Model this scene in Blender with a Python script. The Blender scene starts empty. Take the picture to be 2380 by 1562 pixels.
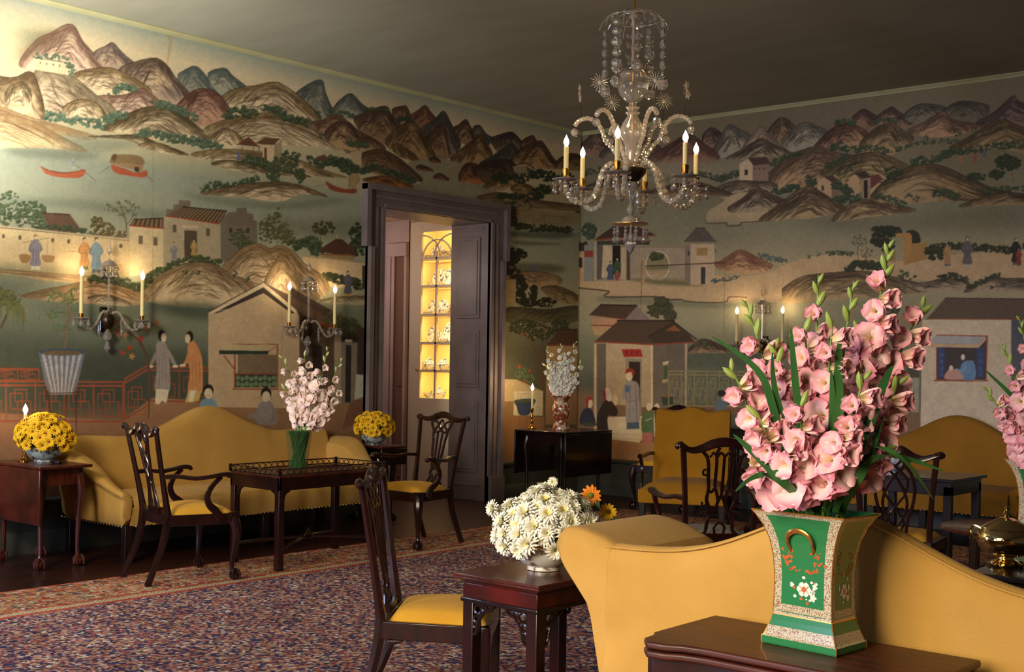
import bpy, bmesh, math, random
import numpy as np
from mathutils import Vector, Matrix
S = bpy.context.scene
COL = S.collection
# ---------------------------------------------------------------- camera (2380 x 1562 frame)
FPX, HY, ROLL, YAW = 2870., 840., .016, math.radians(40.8)
CAM = np.array([0., 0., 1.38]); WALL_X, WALL_Y, CEIL, CORNER_PX = -8.085, 10.46, 3.84, 1344.
_c = math.sqrt(1 - ROLL * ROLL)
FW = np.array([-math.sin(YAW), math.cos(YAW), 0.]); _r0 = np.array([math.cos(YAW), math.sin(YAW), 0.]); _u0 = np.array([0., 0., 1.])
RT = _c * _r0 + ROLL * _u0; UP = _c * _u0 - ROLL * _r0
cam = bpy.data.cameras.new('camera'); cam.sensor_width = 36.; cam.lens = FPX / 2380 * 36.; cam.shift_y = (HY - 781.) / 2380.
cam.clip_start = .05; cam.clip_end = 100.
co = bpy.data.objects.new('camera', cam); COL.objects.link(co)
co.matrix_world = Matrix([[RT[0], UP[0], -FW[0], CAM[0]], [RT[1], UP[1], -FW[1], CAM[1]], [RT[2], UP[2], -FW[2], CAM[2]], [0, 0, 0, 1]])
S.camera = co
# ---------------------------------------------------------------- world, exposure
S.view_settings.view_transform = 'Standard'; S.view_settings.look = 'None'; S.view_settings.gamma = 1.; S.view_settings.exposure = 0.; S.view_settings.use_curve_mapping = False
w = bpy.data.worlds.new('world'); S.world = w; w.use_nodes = True
w.node_tree.nodes['Background'].inputs[0].default_value = (.55, .68, 1., 1.); w.node_tree.nodes['Background'].inputs[1].default_value = .6
S.cycles.use_denoising = True
S.cycles.max_bounces = 10; S.cycles.transmission_bounces = 10; S.cycles.diffuse_bounces = 3; S.cycles.glossy_bounces = 4; S.cycles.transparent_max_bounces = 16
S.cycles.caustics_reflective = False; S.cycles.caustics_refractive = False
S.cycles.sample_clamp_indirect = 4.; S.cycles.sample_clamp_direct = 0.; S.cycles.blur_glossy = 1.
def light(kind, name, loc, power, col, size=.5, size_y=None, aim=None, spot=None, blend=.6):
    l = bpy.data.lights.new(name, kind); l.energy = power; l.color = col
    if kind == 'AREA':
        l.size = size
        if size_y: l.shape = 'RECTANGLE'; l.size_y = size_y
    else: l.shadow_soft_size = size
    if kind == 'SPOT': l.spot_size = math.radians(spot or 90); l.spot_blend = blend
    o = bpy.data.objects.new(name, l); COL.objects.link(o); o.location = loc
    if aim is not None: o.rotation_euler = (Vector(aim) - Vector(loc)).to_track_quat('-Z', 'Y').to_euler()
    return o
WARM = (1., .70, .40); WARM2 = (1., .80, .55); DAY = (.50, .62, 1.)
# flood standing by the long wall just beyond the frame, aimed up the wallpaper
light('SPOT', 'flood_wall', (-7.1, 2.6, 2.0), 760, (1., .93, .82), .2, aim=(-8.0, 3.7, 4.1), spot=112, blend=1.)
# flood by the camera
fl = light('AREA', 'flood_camera', (-2.0, -1.9, 2.3), 108, (1., .84, .63), 2.8, 2.4, aim=(-2.4, 3.0, -.3)); fl.data.spread = math.radians(88)
fw_ = light('AREA', 'fill_side', (-5.0, .9, 2.5), 62, (1., .88, .70), .8, .8, aim=(-8.08, 4.9, 2.1)); fw_.data.spread = math.radians(125)  # soft fill lamp added out of view to brighten the long wall
# daylight through the two windows behind the camera
light('AREA', 'window_daylight', (-5.2, -3.85, 1.9), 170, DAY, 1.2, 2.2, aim=(-5.0, 3.0, .3))
light('AREA', 'window_daylight_side', (-7.95, .8, 1.7), 100, DAY, 1.2, 2.0, aim=(-5.0, 3.0, .0))
# ---------------------------------------------------------------- painted wallpaper (pigment laid out on the wall planes)
class Paint:
    def __init__(s):
        s.W, s.H, s.ox, s.oy = 3000, 1800, 300, 250
        s.a = np.zeros((s.H, s.W, 3), np.float32)
        s.sc, s.tx, s.ty = 1., 0., 0.
        s.rng = np.random.RandomState(7)
        s.clip = None
        n = s.rng.rand(64, 64).astype(np.float32)
        s.noise_tile = n
    def frame(s, sc, tx, ty): s.sc, s.tx, s.ty = sc, tx, ty
    def T(s, pts):
        p = np.asarray(pts, float) * s.sc
        return p + np.array([s.tx + s.ox, s.ty + s.oy])
    def smooth(s, P, closed=True, n=6):
        P = np.asarray(P, float); N = len(P)
        if N < 3: return P
        idx = range(N) if closed else range(N - 1)
        out = []
        for i in idx:
            if closed: a, b, c, d = P[i-1], P[i], P[(i+1) % N], P[(i+2) % N]
            else: a, b, c, d = P[max(i-1, 0)], P[i], P[i+1], P[min(i+2, N-1)]
            for k in range(n):
                t = k / n
                out.append(.5*((2*b) + (-a+c)*t + (2*a-5*b+4*c-d)*t*t + (-a+3*b-3*c+d)*t**3))
        if not closed: out.append(P[-1])
        return np.array(out)
    def mask(s, P):
        x0 = int(max(0, math.floor(P[:, 0].min()) - 1)); x1 = int(min(s.W, math.ceil(P[:, 0].max()) + 2))
        y0 = int(max(0, math.floor(P[:, 1].min()) - 1)); y1 = int(min(s.H, math.ceil(P[:, 1].max()) + 2))
        if x1 <= x0 or y1 <= y0: return None, None
        S = 3
        ys = y0 + (np.arange((y1 - y0) * S) + .5) / S
        xs = np.arange(x0, x1) + .5
        m = np.zeros((len(ys), len(xs)), np.float32)
        Q = np.roll(P, -1, axis=0)
        for (ax, ay), (bx, by) in zip(P, Q):
            if ay == by: continue
            sg = 1. if by > ay else -1.
            lo, hi = (ay, by) if by > ay else (by, ay)
            i0 = np.searchsorted(ys, lo); i1 = np.searchsorted(ys, hi)
            if i1 <= i0: continue
            xi = ax + (ys[i0:i1] - ay) * (bx - ax) / (by - ay)
            m[i0:i1] += sg * np.clip(xi[:, None] - xs[None, :] + .5, 0, 1)
        m = np.clip(np.abs(m), 0, 1).reshape(y1 - y0, S, x1 - x0).mean(1)
        return (slice(y0, y1), slice(x0, x1)), m
    def noise(s, sl, cell):
        h = sl[0].stop - sl[0].start; w = sl[1].stop - sl[1].start
        yy = (np.arange(h) + sl[0].start) / cell; xx = (np.arange(w) + sl[1].start) / cell
        iy = np.floor(yy).astype(int); ix = np.floor(xx).astype(int)
        fy = (yy - iy)[:, None]; fx = (xx - ix)[None, :]
        fy = fy*fy*(3-2*fy); fx = fx*fx*(3-2*fx); N = s.noise_tile
        g = lambda a, b: N[np.ix_((iy + a) % 64, (ix + b) % 64)]
        return (g(0,0)*(1-fy)*(1-fx) + g(1,0)*fy*(1-fx) + g(0,1)*(1-fy)*fx + g(1,1)*fy*fx)
    def put(s, sl, m, col):
        if sl is None: return
        if s.clip is not None:
            m = m * s.clip[sl]
        col = np.asarray(col, np.float32)
        s.a[sl] = s.a[sl] * (1 - m[..., None]) + col * m[..., None]
    def poly(s, pts, col, al=1., sm=False, col2=None, grain=.06, soft=0):
        P = s.T(pts)
        if sm: P = s.smooth(P)
        sl, m = s.mask(P)
        if sl is None: return
        if al < .9 and sm and not soft: soft = .16
        if soft:
            k = max(2, int(soft * min(m.shape)))
            y0, y1, x0, x1 = max(0, sl[0].start - 2*k), min(s.H, sl[0].stop + 2*k), max(0, sl[1].start - 4*k), min(s.W, sl[1].stop + 4*k)
            M = np.zeros((y1 - y0, x1 - x0), np.float32); M[sl[0].start-y0:sl[0].stop-y0, sl[1].start-x0:sl[1].stop-x0] = m
            for ax, kk in ((0, k), (1, 2*k), (0, k), (1, 2*k)):
                pad = [(0, 0), (0, 0)]; pad[ax] = (kk + 1, kk); c = np.cumsum(np.pad(M, pad), ax)
                M = (np.take(c, range(2*kk + 1, c.shape[ax]), ax) - np.take(c, range(0, c.shape[ax] - 2*kk - 1), ax)) / (2*kk + 1)
            m = M; sl = (slice(y0, y1), slice(x0, x1)); col = np.array(col) * .92
        c = np.array(col, np.float32) * np.ones(m.shape + (3,), np.float32)
        if col2 is not None:
            t = np.linspace(0, 1, m.shape[0], dtype=np.float32)[:, None, None]
            c = c * (1 - t) + np.array(col2, np.float32) * t
        if grain: c = c * (1 + grain * 2 * (s.noise(sl, 5) * .5 + s.noise(sl, 17) * .5 - .5))[..., None]
        s.put(sl, m * al, c)
    def line(s, pts, w, col, al=1., sm=True, taper=True):
        P = s.T(pts)
        if sm and len(P) > 2: P = s.smooth(P, False, 4)
        s.stroke(P, w * s.sc, col, al, taper)
    def stroke(s, P, w, col, al=1., taper=True):
        if len(P) < 2: return
        d = np.gradient(P, axis=0); L = np.maximum(np.hypot(d[:, 0], d[:, 1]), 1e-6)
        n = np.stack([-d[:, 1], d[:, 0]], 1) / L[:, None]
        ww = np.full(len(P), w / 2.)
        if taper: ww = ww * (.35 + .65 * np.sin(np.linspace(.05, 3.09, len(P))))
        Q = np.concatenate([P + n * ww[:, None], (P - n * ww[:, None])[::-1]])
        sl, m = s.mask(Q)
        if sl is not None: s.put(sl, m * al, np.array(col, np.float32) * np.ones(m.shape + (3,), np.float32))
    def hill(s, pts, light=(206,182,142), dark=(112,88,60), ink=(66,48,34), n=5, h=.4, seed=None, wash=None, ol=.75):
        P = s.smooth(s.T(pts)); sl, m = s.mask(P)
        if sl is None or m.shape[1] < 4: return
        r = s.rng
        has = m > .5
        yt = np.where(has.any(0), has.argmax(0), m.shape[0] - 1).astype(float)
        yy = np.arange(m.shape[0])[:, None]
        H = max(6, m.shape[0] * h)
        t = np.clip((yy - yt[None]) / H, 0, 1); t = t * t * (3 - 2 * t)
        nz = s.noise(sl, 9); nz2 = s.noise(sl, 31)
        t = np.clip(t + (nz - .5) * .5 + (nz2 - .5) * .35, 0, 1)[..., None]
        c = np.array(dark, np.float32) * (1 - t) + np.array(light, np.float32) * t
        if wash is not None:
            w = np.clip(nz2 * 1.6 - .5, 0, 1)[..., None] * .6
            c = c * (1 - w) + np.array(wash, np.float32) * w
        s.put(sl, m, c)
        keep = s.clip
        full = np.zeros((s.H, s.W), np.float32); full[sl] = m
        s.clip = full if keep is None else full * keep
        cols = np.where(has.any(0))[0]
        if len(cols) > 8:
            cols = cols[::max(1, len(cols)//22)]
            X = cols + sl[1].start + .5; Y = yt[cols] + sl[0].start
            yb = sl[0].stop; k0 = Y.argmin(); cx = X[k0]
            u = s.sc / .36
            n = int(n * 1.9) + 1
            for k in range(n):
                f = 1 - (k + .6) / (n + 1.2) * .66
                for side in (0, 1, 2):
                    a = r.rand() * .7; b = a + .18 + r.rand() * .38
                    i0 = min(int(a * len(X)), len(X) - 4); i1 = min(len(X), max(int(b * len(X)), i0 + 4))
                    x = cx + (X[i0:i1] - cx) * (f + (r.rand() - .5) * .06) + (r.rand() - .5) * 10
                    y = yb + (Y[i0:i1] - yb) * (f - .03 + (r.rand() - .5) * .08) + np.sin(np.arange(i1 - i0) * 1.1 + r.rand() * 6) * 1.9
                    s.stroke(np.stack([x, y], 1), (1.6 + 2.6 * r.rand()) * (1 if side else 1.7), np.array(ink) * (1 if side else 1.35), (.42 if side else .3))
            Hh = yb - Y.min()
            for k in range(int(n * 3.5)):
                i = r.randint(1, len(X) - 1); sg = 1. if X[i] > cx else -1.
                L_ = Hh * (.18 + .34 * r.rand()); wd = (X.max() - X.min()) * .5; sl_ = .55 + .5 * r.rand()
                tt = np.linspace(0, 1, 7); o_ = r.rand() * Hh * .3
                x = X[i] + sg * tt * L_ * wd / max(Hh, 1) * sl_ + np.sin(tt * 7 + r.rand() * 6) * 1.4; y = Y[i] + o_ + tt * L_
                s.stroke(np.stack([x, y], 1), 1.4 + 2.4 * r.rand(), np.array(ink) * 1.1, .38)
        s.clip = keep
        if ol:
            Yt = yt[has.any(0)] + sl[0].start; Xt = np.where(has.any(0))[0] + sl[1].start + .5
            st = max(1, len(Xt) // 40)
            s.stroke(np.stack([Xt[::st], Yt[::st]], 1), 2.0, ink, ol, False)
    def leaves(s, cx, cy, rx, ry, n=16, r=None, dark=(44,62,42), light=(122,138,96)):
        g = s.rng; (cx, cy), = s.T([(cx, cy)]); rx *= s.sc; ry *= s.sc
        r = max(1.7, ((r * s.sc) if r else min(rx, ry) * .34) * .62); n = int(n * 2.1)
        spots = []
        for _ in range(n):
            a = g.rand() * 6.283; q = g.rand() ** .5
            spots.append((cx + math.cos(a) * q * rx, cy + math.sin(a) * q * ry))
        spots.sort(key=lambda p: p[1])
        D, L = np.array(dark, float), np.array(light, float)
        th = np.linspace(0, 6.283, 10)[:-1]
        for x, y in spots:
            rr = r * (.7 + g.rand() * .6)
            C = np.stack([x + np.cos(th) * rr, y + np.sin(th) * rr * .8], 1)
            sl, m = s.mask(C)
            if sl: s.put(sl, m * .8, D * (.8 + .45 * g.rand()))
            for q in (.6,):
                C = np.stack([x - rr * .12 + np.cos(th) * rr * q, y - rr * (.62 - q * .35) + np.sin(th) * rr * q * .7], 1)
                sl, m = s.mask(C)
                if sl: s.put(sl, m * .42, L * (.8 + .35 * g.rand()))
    def scrub(s, pts, r, n=3, dark=(44,62,42), light=(118,134,94)):
        P = s.smooth(np.asarray(pts, float), False, 5)
        for x, y in P: s.leaves(x, y, r, r * .8, n, r * .55, dark, light)
    def roof(s, quad, n, c1=(84,62,48), c2=(150,122,88), red=True, w=.5):
        a, b, c, d = [np.array(q, float) for q in quad]        # a-b ridge, d-c eave
        s.poly([a, b, c, d], c1)
        for k in range(n):
            t0, t1 = (k + .2) / n, (k + .2 + w) / n
            s.poly([a + (b-a)*t0, a + (b-a)*t1, d + (c-d)*t1, d + (c-d)*t0], c2, .75, grain=0)
        s.line([a, b], 7, (52,38,30), 1, False, False)
        if red: s.line([d, c], 8, (158,62,40), 1, False, False)
    def man(s, x, y, h, robe=(110,110,140), skirt=None, hair=(34,28,26), lean=0, hat=None, arms=1, skin=(226,202,168)):
        w = h * .13; d = lean * h
        f = lambda px, py: (x + px * w + d * py, y - py * h)
        if skirt is not None: s.poly([f(-.85,.3), f(.85,.3), f(.95,0), f(.1,.02), f(0,.1), f(-.1,.02), f(-.95,0)], skirt)
        s.poly([f(-.35,.86), f(.35,.86), f(1.0,.75), f(1.05,.55), f(.9,.4), f(1.15,.14), f(-1.15,.14), f(-.9,.4), f(-1.05,.55), f(-1,.75)], robe, sm=True)
        k = np.array(robe) * .6
        for q in (-.55, .1, .6): s.line([f(q*.8,.62), f(q,.4), f(q*1.1,.17)], h*.014+1, k, .7)
        if arms:
            s.line([f(-.9,.76), f(-1.3,.58), f(-.6,.5)], h * .06, np.array(robe) * .85, 1)
            s.line([f(.9,.76), f(1.3,.6), f(.9,.52)], h * .06, np.array(robe) * .9, 1)
        th = np.linspace(0, 6.283, 14)[:-1]; hx, hy = f(0, .925); r = h * .055
        s.poly([(hx + math.cos(t) * r * .95, hy - r*.25 + math.sin(t) * r * 1.22) for t in th], hair)
        s.poly([(hx + math.cos(t) * r * .72 + r*.1, hy + r*.12 + math.sin(t) * r * .98) for t in th], skin, grain=0)
        if hat is not None: s.poly([(hx - r*1.25, hy - r*.35), (hx - r*.5, hy - r*1.5), (hx + r*.5, hy - r*1.5), (hx + r*1.25, hy - r*.35)], hat)
    def fence(s, x0, x1, y0, y1, dy, n, col, w):
        # a lattice rail between two heights, dy = rise of the line from x0 to x1
        g = lambda x: dy * (x - x0) / (x1 - x0)
        for yy in (y0, y0 + (y1-y0)*.1, y1): s.line([(x0, yy), (x1, yy + dy)], w*1.3, col, 1, False, False)
        for k in range(n + 1):
            x = x0 + (x1 - x0) * k / n; s.line([(x, y0 + g(x)), (x, y1 + g(x))], w, col, 1, False, False)
            if k < n:
                a = (x1 - x0) / n; hh = (y1 - y0)
                for fx0, fx1, fy0, fy1 in ((.15,.55,.3,.7), (.4,.85,.5,.88), (.3,.7,.2,.5)):
                    X0, X1, Y0, Y1 = x + a*fx0, x + a*fx1, y0 + hh*fy0 + g(x), y0 + hh*fy1 + g(x)
                    for q in (((X0,Y0),(X1,Y0)), ((X1,Y0),(X1,Y1)), ((X1,Y1),(X0,Y1)), ((X0,Y1),(X0,Y0))): s.line(q, w*.8, col, .9, False, False)

def lerp3(z, stops):
    zs = [q[0] for q in stops]
    return np.stack([np.interp(z, zs, [q[1][i] for q in stops]) for i in range(3)], -1).astype(np.float32)

def paint_walls():
    p = Paint(); A = p.a
    X, Y = np.meshgrid(np.arange(p.W) - p.ox + .5, np.arange(p.H) - p.oy + .5)
    av, bv = (X - 1190) / FPX, -(Y - HY) / FPX
    dx = FW[0] + av*RT[0] + bv*UP[0]; dy = FW[1] + av*RT[1] + bv*UP[1]; dz = FW[2] + av*RT[2] + bv*UP[2]
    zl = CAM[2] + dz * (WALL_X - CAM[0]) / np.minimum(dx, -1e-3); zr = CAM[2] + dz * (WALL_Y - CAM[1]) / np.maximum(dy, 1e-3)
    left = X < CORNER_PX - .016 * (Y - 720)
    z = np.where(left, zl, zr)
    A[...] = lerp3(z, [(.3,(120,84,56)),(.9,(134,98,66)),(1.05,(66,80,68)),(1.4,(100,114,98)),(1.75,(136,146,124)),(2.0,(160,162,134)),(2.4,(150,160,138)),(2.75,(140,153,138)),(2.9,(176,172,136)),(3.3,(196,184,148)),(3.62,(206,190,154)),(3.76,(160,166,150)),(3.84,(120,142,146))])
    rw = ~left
    A[rw] = lerp3(z, [(.3,(120,88,60)),(1.0,(128,98,68)),(1.15,(84,92,76)),(1.5,(112,118,94)),(1.8,(160,158,124)),(2.2,(178,164,126)),(2.5,(156,150,120)),(2.8,(130,132,108)),(3.1,(128,120,94)),(3.5,(126,114,90)),(3.84,(120,110,86))])[rw]  # upper stops darkened: the dim light high on this wall is put into the paint
    LM = left.astype(np.float32); RM = 1 - LM
    G1, G2 = (44,62,42), (122,136,98)
    sky = dict(light=(150,152,136), dark=(70,84,84), ink=(52,58,58))
    brn = dict(light=(212,180,142), dark=(98,66,48), ink=(66,44,32))
    tan = dict(light=(224,202,164), dark=(122,100,62), ink=(64,50,34))
    pnk = dict(light=(222,192,168), dark=(126,94,80), ink=(80,56,48))
    olv = dict(light=(214,194,154), dark=(88,74,46), ink=(56,44,28))
    p.clip = LM
    # ---- long wall, upper landscape
    p.frame(.36134, 0, 0)
    p.poly([(95,230),(140,180),(200,160),(260,190),(330,180),(360,210),(300,300),(180,320)], (150,156,124), .8, True)
    p.hill([(120,420),(230,260),(330,210),(420,160),(480,168),(530,260),(610,350),(700,450),(520,480),(300,460)], **pnk, n=5)
    p.poly([(130,350),(240,260),(340,210),(430,205),(330,310),(250,330),(160,390)], (96,74,52), .75, True)
    p.hill([(600,350),(680,295),(725,275),(770,320),(810,360),(870,415),(800,450),(690,450)], light=(176,150,128), dark=(98,84,82), ink=(60,50,48), n=4)
    p.hill([(1140,500),(1190,450),(1258,426),(1320,480),(1380,560),(1450,620),(1400,660),(1200,640)], **sky, n=4)
    p.hill([(1335,480),(1440,438),(1500,490),(1600,575),(1560,620),(1420,610)], **sky, n=3)
    p.hill([(1890,620),(1985,540),(2070,516),(2095,600),(2140,700),(2190,760),(2060,790),(1950,700)], **sky, n=4)
    p.hill([(2140,700),(2250,603),(2330,670),(2400,720),(2380,770),(2200,760)], **sky, n=3)
    p.hill([(770,440),(880,395),(1000,374),(1075,420),(1130,500),(1225,620),(1130,690),(930,640),(780,520)], light=(208,178,144), dark=(84,66,50), ink=(52,40,34), n=6, wash=(104,92,92))
    p.hill([(480,470),(600,440),(720,438),(860,500),(980,590),(900,640),(640,620),(500,520)], **tan, n=5)
    p.hill([(1420,640),(1500,575),(1640,550),(1770,528),(1860,570),(1960,650),(2070,770),(1900,790),(1480,740)], **tan, n=7)
    p.hill([(1130,690),(1230,590),(1310,570),(1400,600),(1490,720),(1470,800),(1280,810),(1160,760)], light=(190,144,118), dark=(96,58,48), ink=(58,36,30), n=6)
    p.hill([(620,620),(800,610),(900,568),(980,610),(1060,680),(1100,760),(820,760),(700,700)], **pnk, n=6)
    p.hill([(200,560),(240,440),(340,440),(480,500),(620,610),(745,710),(680,810),(520,790),(360,760),(260,740)], light=(212,188,158), dark=(122,110,84), ink=(72,60,46), n=7)
    p.hill([(400,700),(470,650),(560,640),(650,690),(700,800),(560,790),(440,760)], **tan, n=3)
    p.hill([(-900,800),(-800,300),(-500,260),(-200,420),(60,500),(180,460),(230,500),(290,720),(230,780),(0,720)], light=(196,172,130), dark=(88,70,44), ink=(56,44,32), n=8)
    p.hill([(30,640),(60,560),(150,530),(200,600),(190,720),(80,720)], **olv, n=4)
    p.poly([(215,370),(450,405),(440,485),(215,445)], (214,196,158)); p.line([(215,370),(450,405)], 5, (90,70,50), 1, False, False)
    for k in range(5): p.poly([(255+k*42,397+k*6),(262+k*42,398+k*6),(262+k*42,412+k*6),(255+k*42,411+k*6)], (70,56,40))
    p.scrub([(230,360),(330,365),(440,400),(460,470)], 26, 2, (58,86,66), (128,148,120))
    p.scrub([(720,590),(790,555),(850,570)], 30, 3, (60,88,70), (118,140,112))
    p.hill([(640,830),(760,760),(900,700),(980,684),(1090,690),(1180,740),(1280,820),(1380,900),(1300,930),(1000,900),(800,860)], **olv, n=8)
    p.scrub([(1010,660),(1100,690),(1180,720),(1250,760)], 34, 3, (60,86,66), (116,134,104))
    p.scrub([(290,740),(400,760),(520,780),(640,800),(700,760),(800,735)], 38, 3, (60,90,72), (124,144,118))
    p.hill([(1310,830),(1480,760),(1600,740),(1720,725),(1830,740),(1960,780),(2120,850),(2300,990),(2000,940),(1700,930),(1400,900)], **tan, n=8)
    p.hill([(1350,900),(1390,850),(1450,825),(1530,860),(1560,930),(1420,960)], **tan, n=3)
    p.hill([(1980,800),(2080,770),(2180,740),(2300,850),(2400,960),(2300,990),(2120,880)], **brn, n=5)
    p.scrub([(1470,740),(1560,715),(1620,730)], 40, 3); p.scrub([(1710,700),(1790,710),(1830,750),(1900,770),(1980,790)], 32, 3); p.scrub([(2050,735),(2110,720)], 30, 3); p.scrub([(2200,725),(2270,735)], 30, 3); p.scrub([(2080,870),(2180,890)], 30, 3)
    # spits of land and water
    p.hill([(-900,640),(-300,640),(20,690),(150,740),(400,810),(620,880),(560,900),(380,860),(100,780),(-300,740)], light=(214,194,146), dark=(150,122,82), ink=(90,66,44), n=3, ol=.5)
    p.hill([(-900,760),(-200,730),(60,740),(250,800),(420,890),(560,975),(300,955),(-200,950),(-900,960)], light=(208,188,140), dark=(146,118,78), ink=(92,70,46), n=6, ol=.5)
    p.hill([(560,880),(760,870),(900,870),(1010,920),(1130,960),(1210,1000),(1000,965),(800,900)], **olv, n=3)
    p.hill([(890,940),(960,915),(1060,930),(1150,975),(1220,1002),(1050,985)], **tan, n=2)
    p.scrub([(900,860),(1000,860),(1100,890),(1200,900),(1300,920),(1400,950)], 36, 4, (58,84,66), (112,130,100))
    p.poly([(390,870),(560,880),(780,900),(900,930),(560,985)], (116,130,116), .6, True)
    p.poly([(60,955),(400,960),(640,1000),(500,1030),(160,1010),(60,990)], (96,112,98), .55, True)
    p.hill([(1230,1000),(1340,965),(1500,960),(1700,980),(1900,1020),(2100,1100),(2230,1145),(1900,1120),(1500,1060)], **tan, n=4, ol=.5)
    p.hill([(1360,1060),(1450,1030),(1600,1050),(1800,1090),(2000,1140),(1600,1110)], **olv, n=2)
    # huts
    p.poly([(1525,930),(1600,880),(1670,945)], (92,62,46)); p.line([(1525,932),(1600,885),(1672,948)], 7, (140,54,36), 1, False, False)
    for x in (1560,1630,1665): p.line([(x,945),(x,1010)], 5, (140,66,44), 1, False, False)
    p.poly([(1690,930),(1765,930),(1765,1050),(1690,1010)], (206,182,142)); p.poly([(1765,930),(1810,905),(1812,1010),(1765,1050)], (150,132,104))
    p.poly([(1645,920),(1700,888),(1800,890),(1765,932),(1690,930)], (96,66,48)); p.poly([(1700,950),(1716,950),(1716,1030),(1700,1020)], (110,60,40))
    p.man(1536, 1040, 80, (90,110,140), None)
    p.scrub([(1580,1020),(1650,1040),(1700,1050)], 34, 4)
    for x, y, h in ((1740,1100,100),(1790,1060,130),(1840,1040,150),(1890,1050,140),(1930,1130,90),(1770,1140,70)): p.leaves(x, y, 30, h*.5, 26, 15, (44,62,38), (112,124,84))
    p.scrub([(1310,1215),(1400,1190),(1500,1200),(1560,1180),(1640,1150)], 30, 3)
    p.hill([(1285,1245),(1400,1215),(1520,1195),(1600,1180),(1800,1170),(1960,1200),(2110,1270),(1950,1250),(1790,1298),(1560,1270),(1400,1260)], **tan, n=5)
    p.poly([(1190,1240),(1500,1290),(1800,1310),(2150,1280),(2200,1300),(1800,1345),(1300,1290)], (92,104,84), .5, True)
    # boats
    p.poly([(255,1065),(300,1090),(400,1108),(490,1100),(550,1090),(520,1140),(400,1142),(300,1120),(270,1085)], (176,84,52), 1, True); p.line([(262,1068),(320,1098),(420,1112),(545,1096)], 6, (92,50,36))
    p.line([(485,1060),(620,1165)], 6, (84,62,48), 1, False); p.man(470, 1085, 75, (140,146,150), (200,190,160))
    p.poly([(715,1060),(790,1080),(880,1110),(945,1095),(930,1140),(820,1130),(740,1110)], (178,78,50), 1, True)
    p.poly([(705,1050),(740,1000),(900,1010),(925,1060),(915,1100),(840,1085)], (150,118,78)); p.poly([(710,1045),(745,995),(900,1005),(925,1058),(820,1050)], (128,104,68), 1, True); p.poly([(715,1010),(740,988),(752,1010),(735,1040)], (90,66,46), 1, True); p.poly([(865,1075),(895,1075),(895,1110),(865,1100)], (70,48,36))
    p.line([(705,1072),(635,1118)], 6, (84,62,48), 1, False); p.line([(930,1115),(990,1170)], 7, (84,62,48), 1, False)
    p.poly([(2240,1120),(2300,1100),(2320,1160),(2280,1215),(2240,1200)], (168,140,92), .9); p.poly([(2095,1165),(2150,1195),(2220,1215),(2290,1215),(2280,1245),(2150,1230),(2110,1200)], (140,64,44), 1, True); p.line([(2020,1200),(2100,1185)], 5, (120,60,44)); p.line([(2245,1215),(2255,1090)], 4, (60,44,34))
    for k in range(6): p.line([(2238,1120+k*16),(2318,1112+k*16)], 2.4, (96,72,48), .8, False)
    p.poly([(2255,975),(2325,960),(2325,1070),(2255,1080)], (186,168,134)); p.poly([(2325,960),(2350,970),(2350,1070),(2325,1070)], (140,124,100)); p.line([(2245,978),(2330,955),(2355,968)], 7, (70,56,42), 1, False)
    p.scrub([(2050,1050),(2110,1030),(2200,1060),(2260,1090)], 40, 4); p.scrub([(1900,1010),(1980,1030)], 34, 4); p.poly([(2035,1015),(2070,1000),(2120,1015),(2110,1030),(2045,1030)], (100,66,50))
    p.scrub([(2240,930),(2350,930)], 34, 3)
    # ---- long wall, middle band with the walled garden
    p.frame(.36134, 0, 440)
    p.poly([(-900,120),(200,110),(560,130),(900,180),(1060,200),(1100,160),(700,95),(300,60),(-900,80)], (84,104,92), .42, True)
    p.poly([(1700,170),(2000,200),(2360,190),(2360,300),(1900,300)], (98,108,84), .45, True)
    for x, y, rx, ry in ((60,110,70,100),(140,160,40,90),(210,150,40,80),(265,170,34,70),(20,170,50,70)): p.leaves(x, y, rx, ry, 26, 17, (44,66,42), (128,142,104))
    p.roof([(270,152),(450,162),(530,270),(330,300)], 9, (90,66,54), (112,86,68), False)
    p.scrub([(220,250),(330,245),(450,255),(560,280)], 28, 3)
    p.leaves(620,240,50,70,28,17,(70,62,34),(150,138,88)); p.leaves(690,260,44,50,20,16,(84,72,40),(160,142,92)); p.leaves(770,290,40,26,12,14,(90,72,42),(150,132,86))
    p.line([(815,310),(812,220),(800,170),(770,110)], 7, (92,74,52)); p.line([(812,230),(850,180),(870,120)], 5, (92,74,52)); p.line([(806,190),(740,130),(700,110)], 4, (92,74,52))
    for x, y in ((700,100),(735,130),(760,92),(790,120),(820,80),(850,100),(880,120),(690,130),(780,160),(830,140),(865,160),(880,190)): p.leaves(x, y, 20, 12, 4, 9, (84,84,56), (124,120,84))
    p.poly([(-900,200),(0,240),(830,322),(830,560),(560,575),(0,500),(-900,500)], (222,202,150), col2=(212,184,136)); p.line([(-900,196),(0,238),(830,322)], 11, (196,180,146), 1, False, False); p.line([(0,246),(830,330)], 4, (120,96,66), 1, False, False)
    for x in (22,128,340,442,778): p.poly([(x-9,285+x*.085),(x+9,287+x*.085),(x+9,312+x*.085),(x-9,310+x*.085)], (96,84,66))
    p.poly([(-900,470),(0,475),(560,520),(830,550),(700,580),(300,560),(-900,540)], (150,150,104), .6, True)
    p.hill([(-900,520),(0,520),(300,540),(560,560),(740,570),(600,600),(300,590),(0,548),(-900,560)], light=(206,172,120), dark=(170,136,92), ink=(100,70,46), n=2)
    p.poly([(832,235),(1052,250),(1050,540),(832,560)], (216,196,150)); p.roof([(860,195),(1052,185),(1052,252),(832,232)], 7, (78,58,42), (150,124,88))
    for x, y in ((905,325),(1000,335)): p.poly([(x-13,y-27),(x+13,y-26),(x+13,y+27),(x-13,y+26)], (110,98,82))
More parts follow.
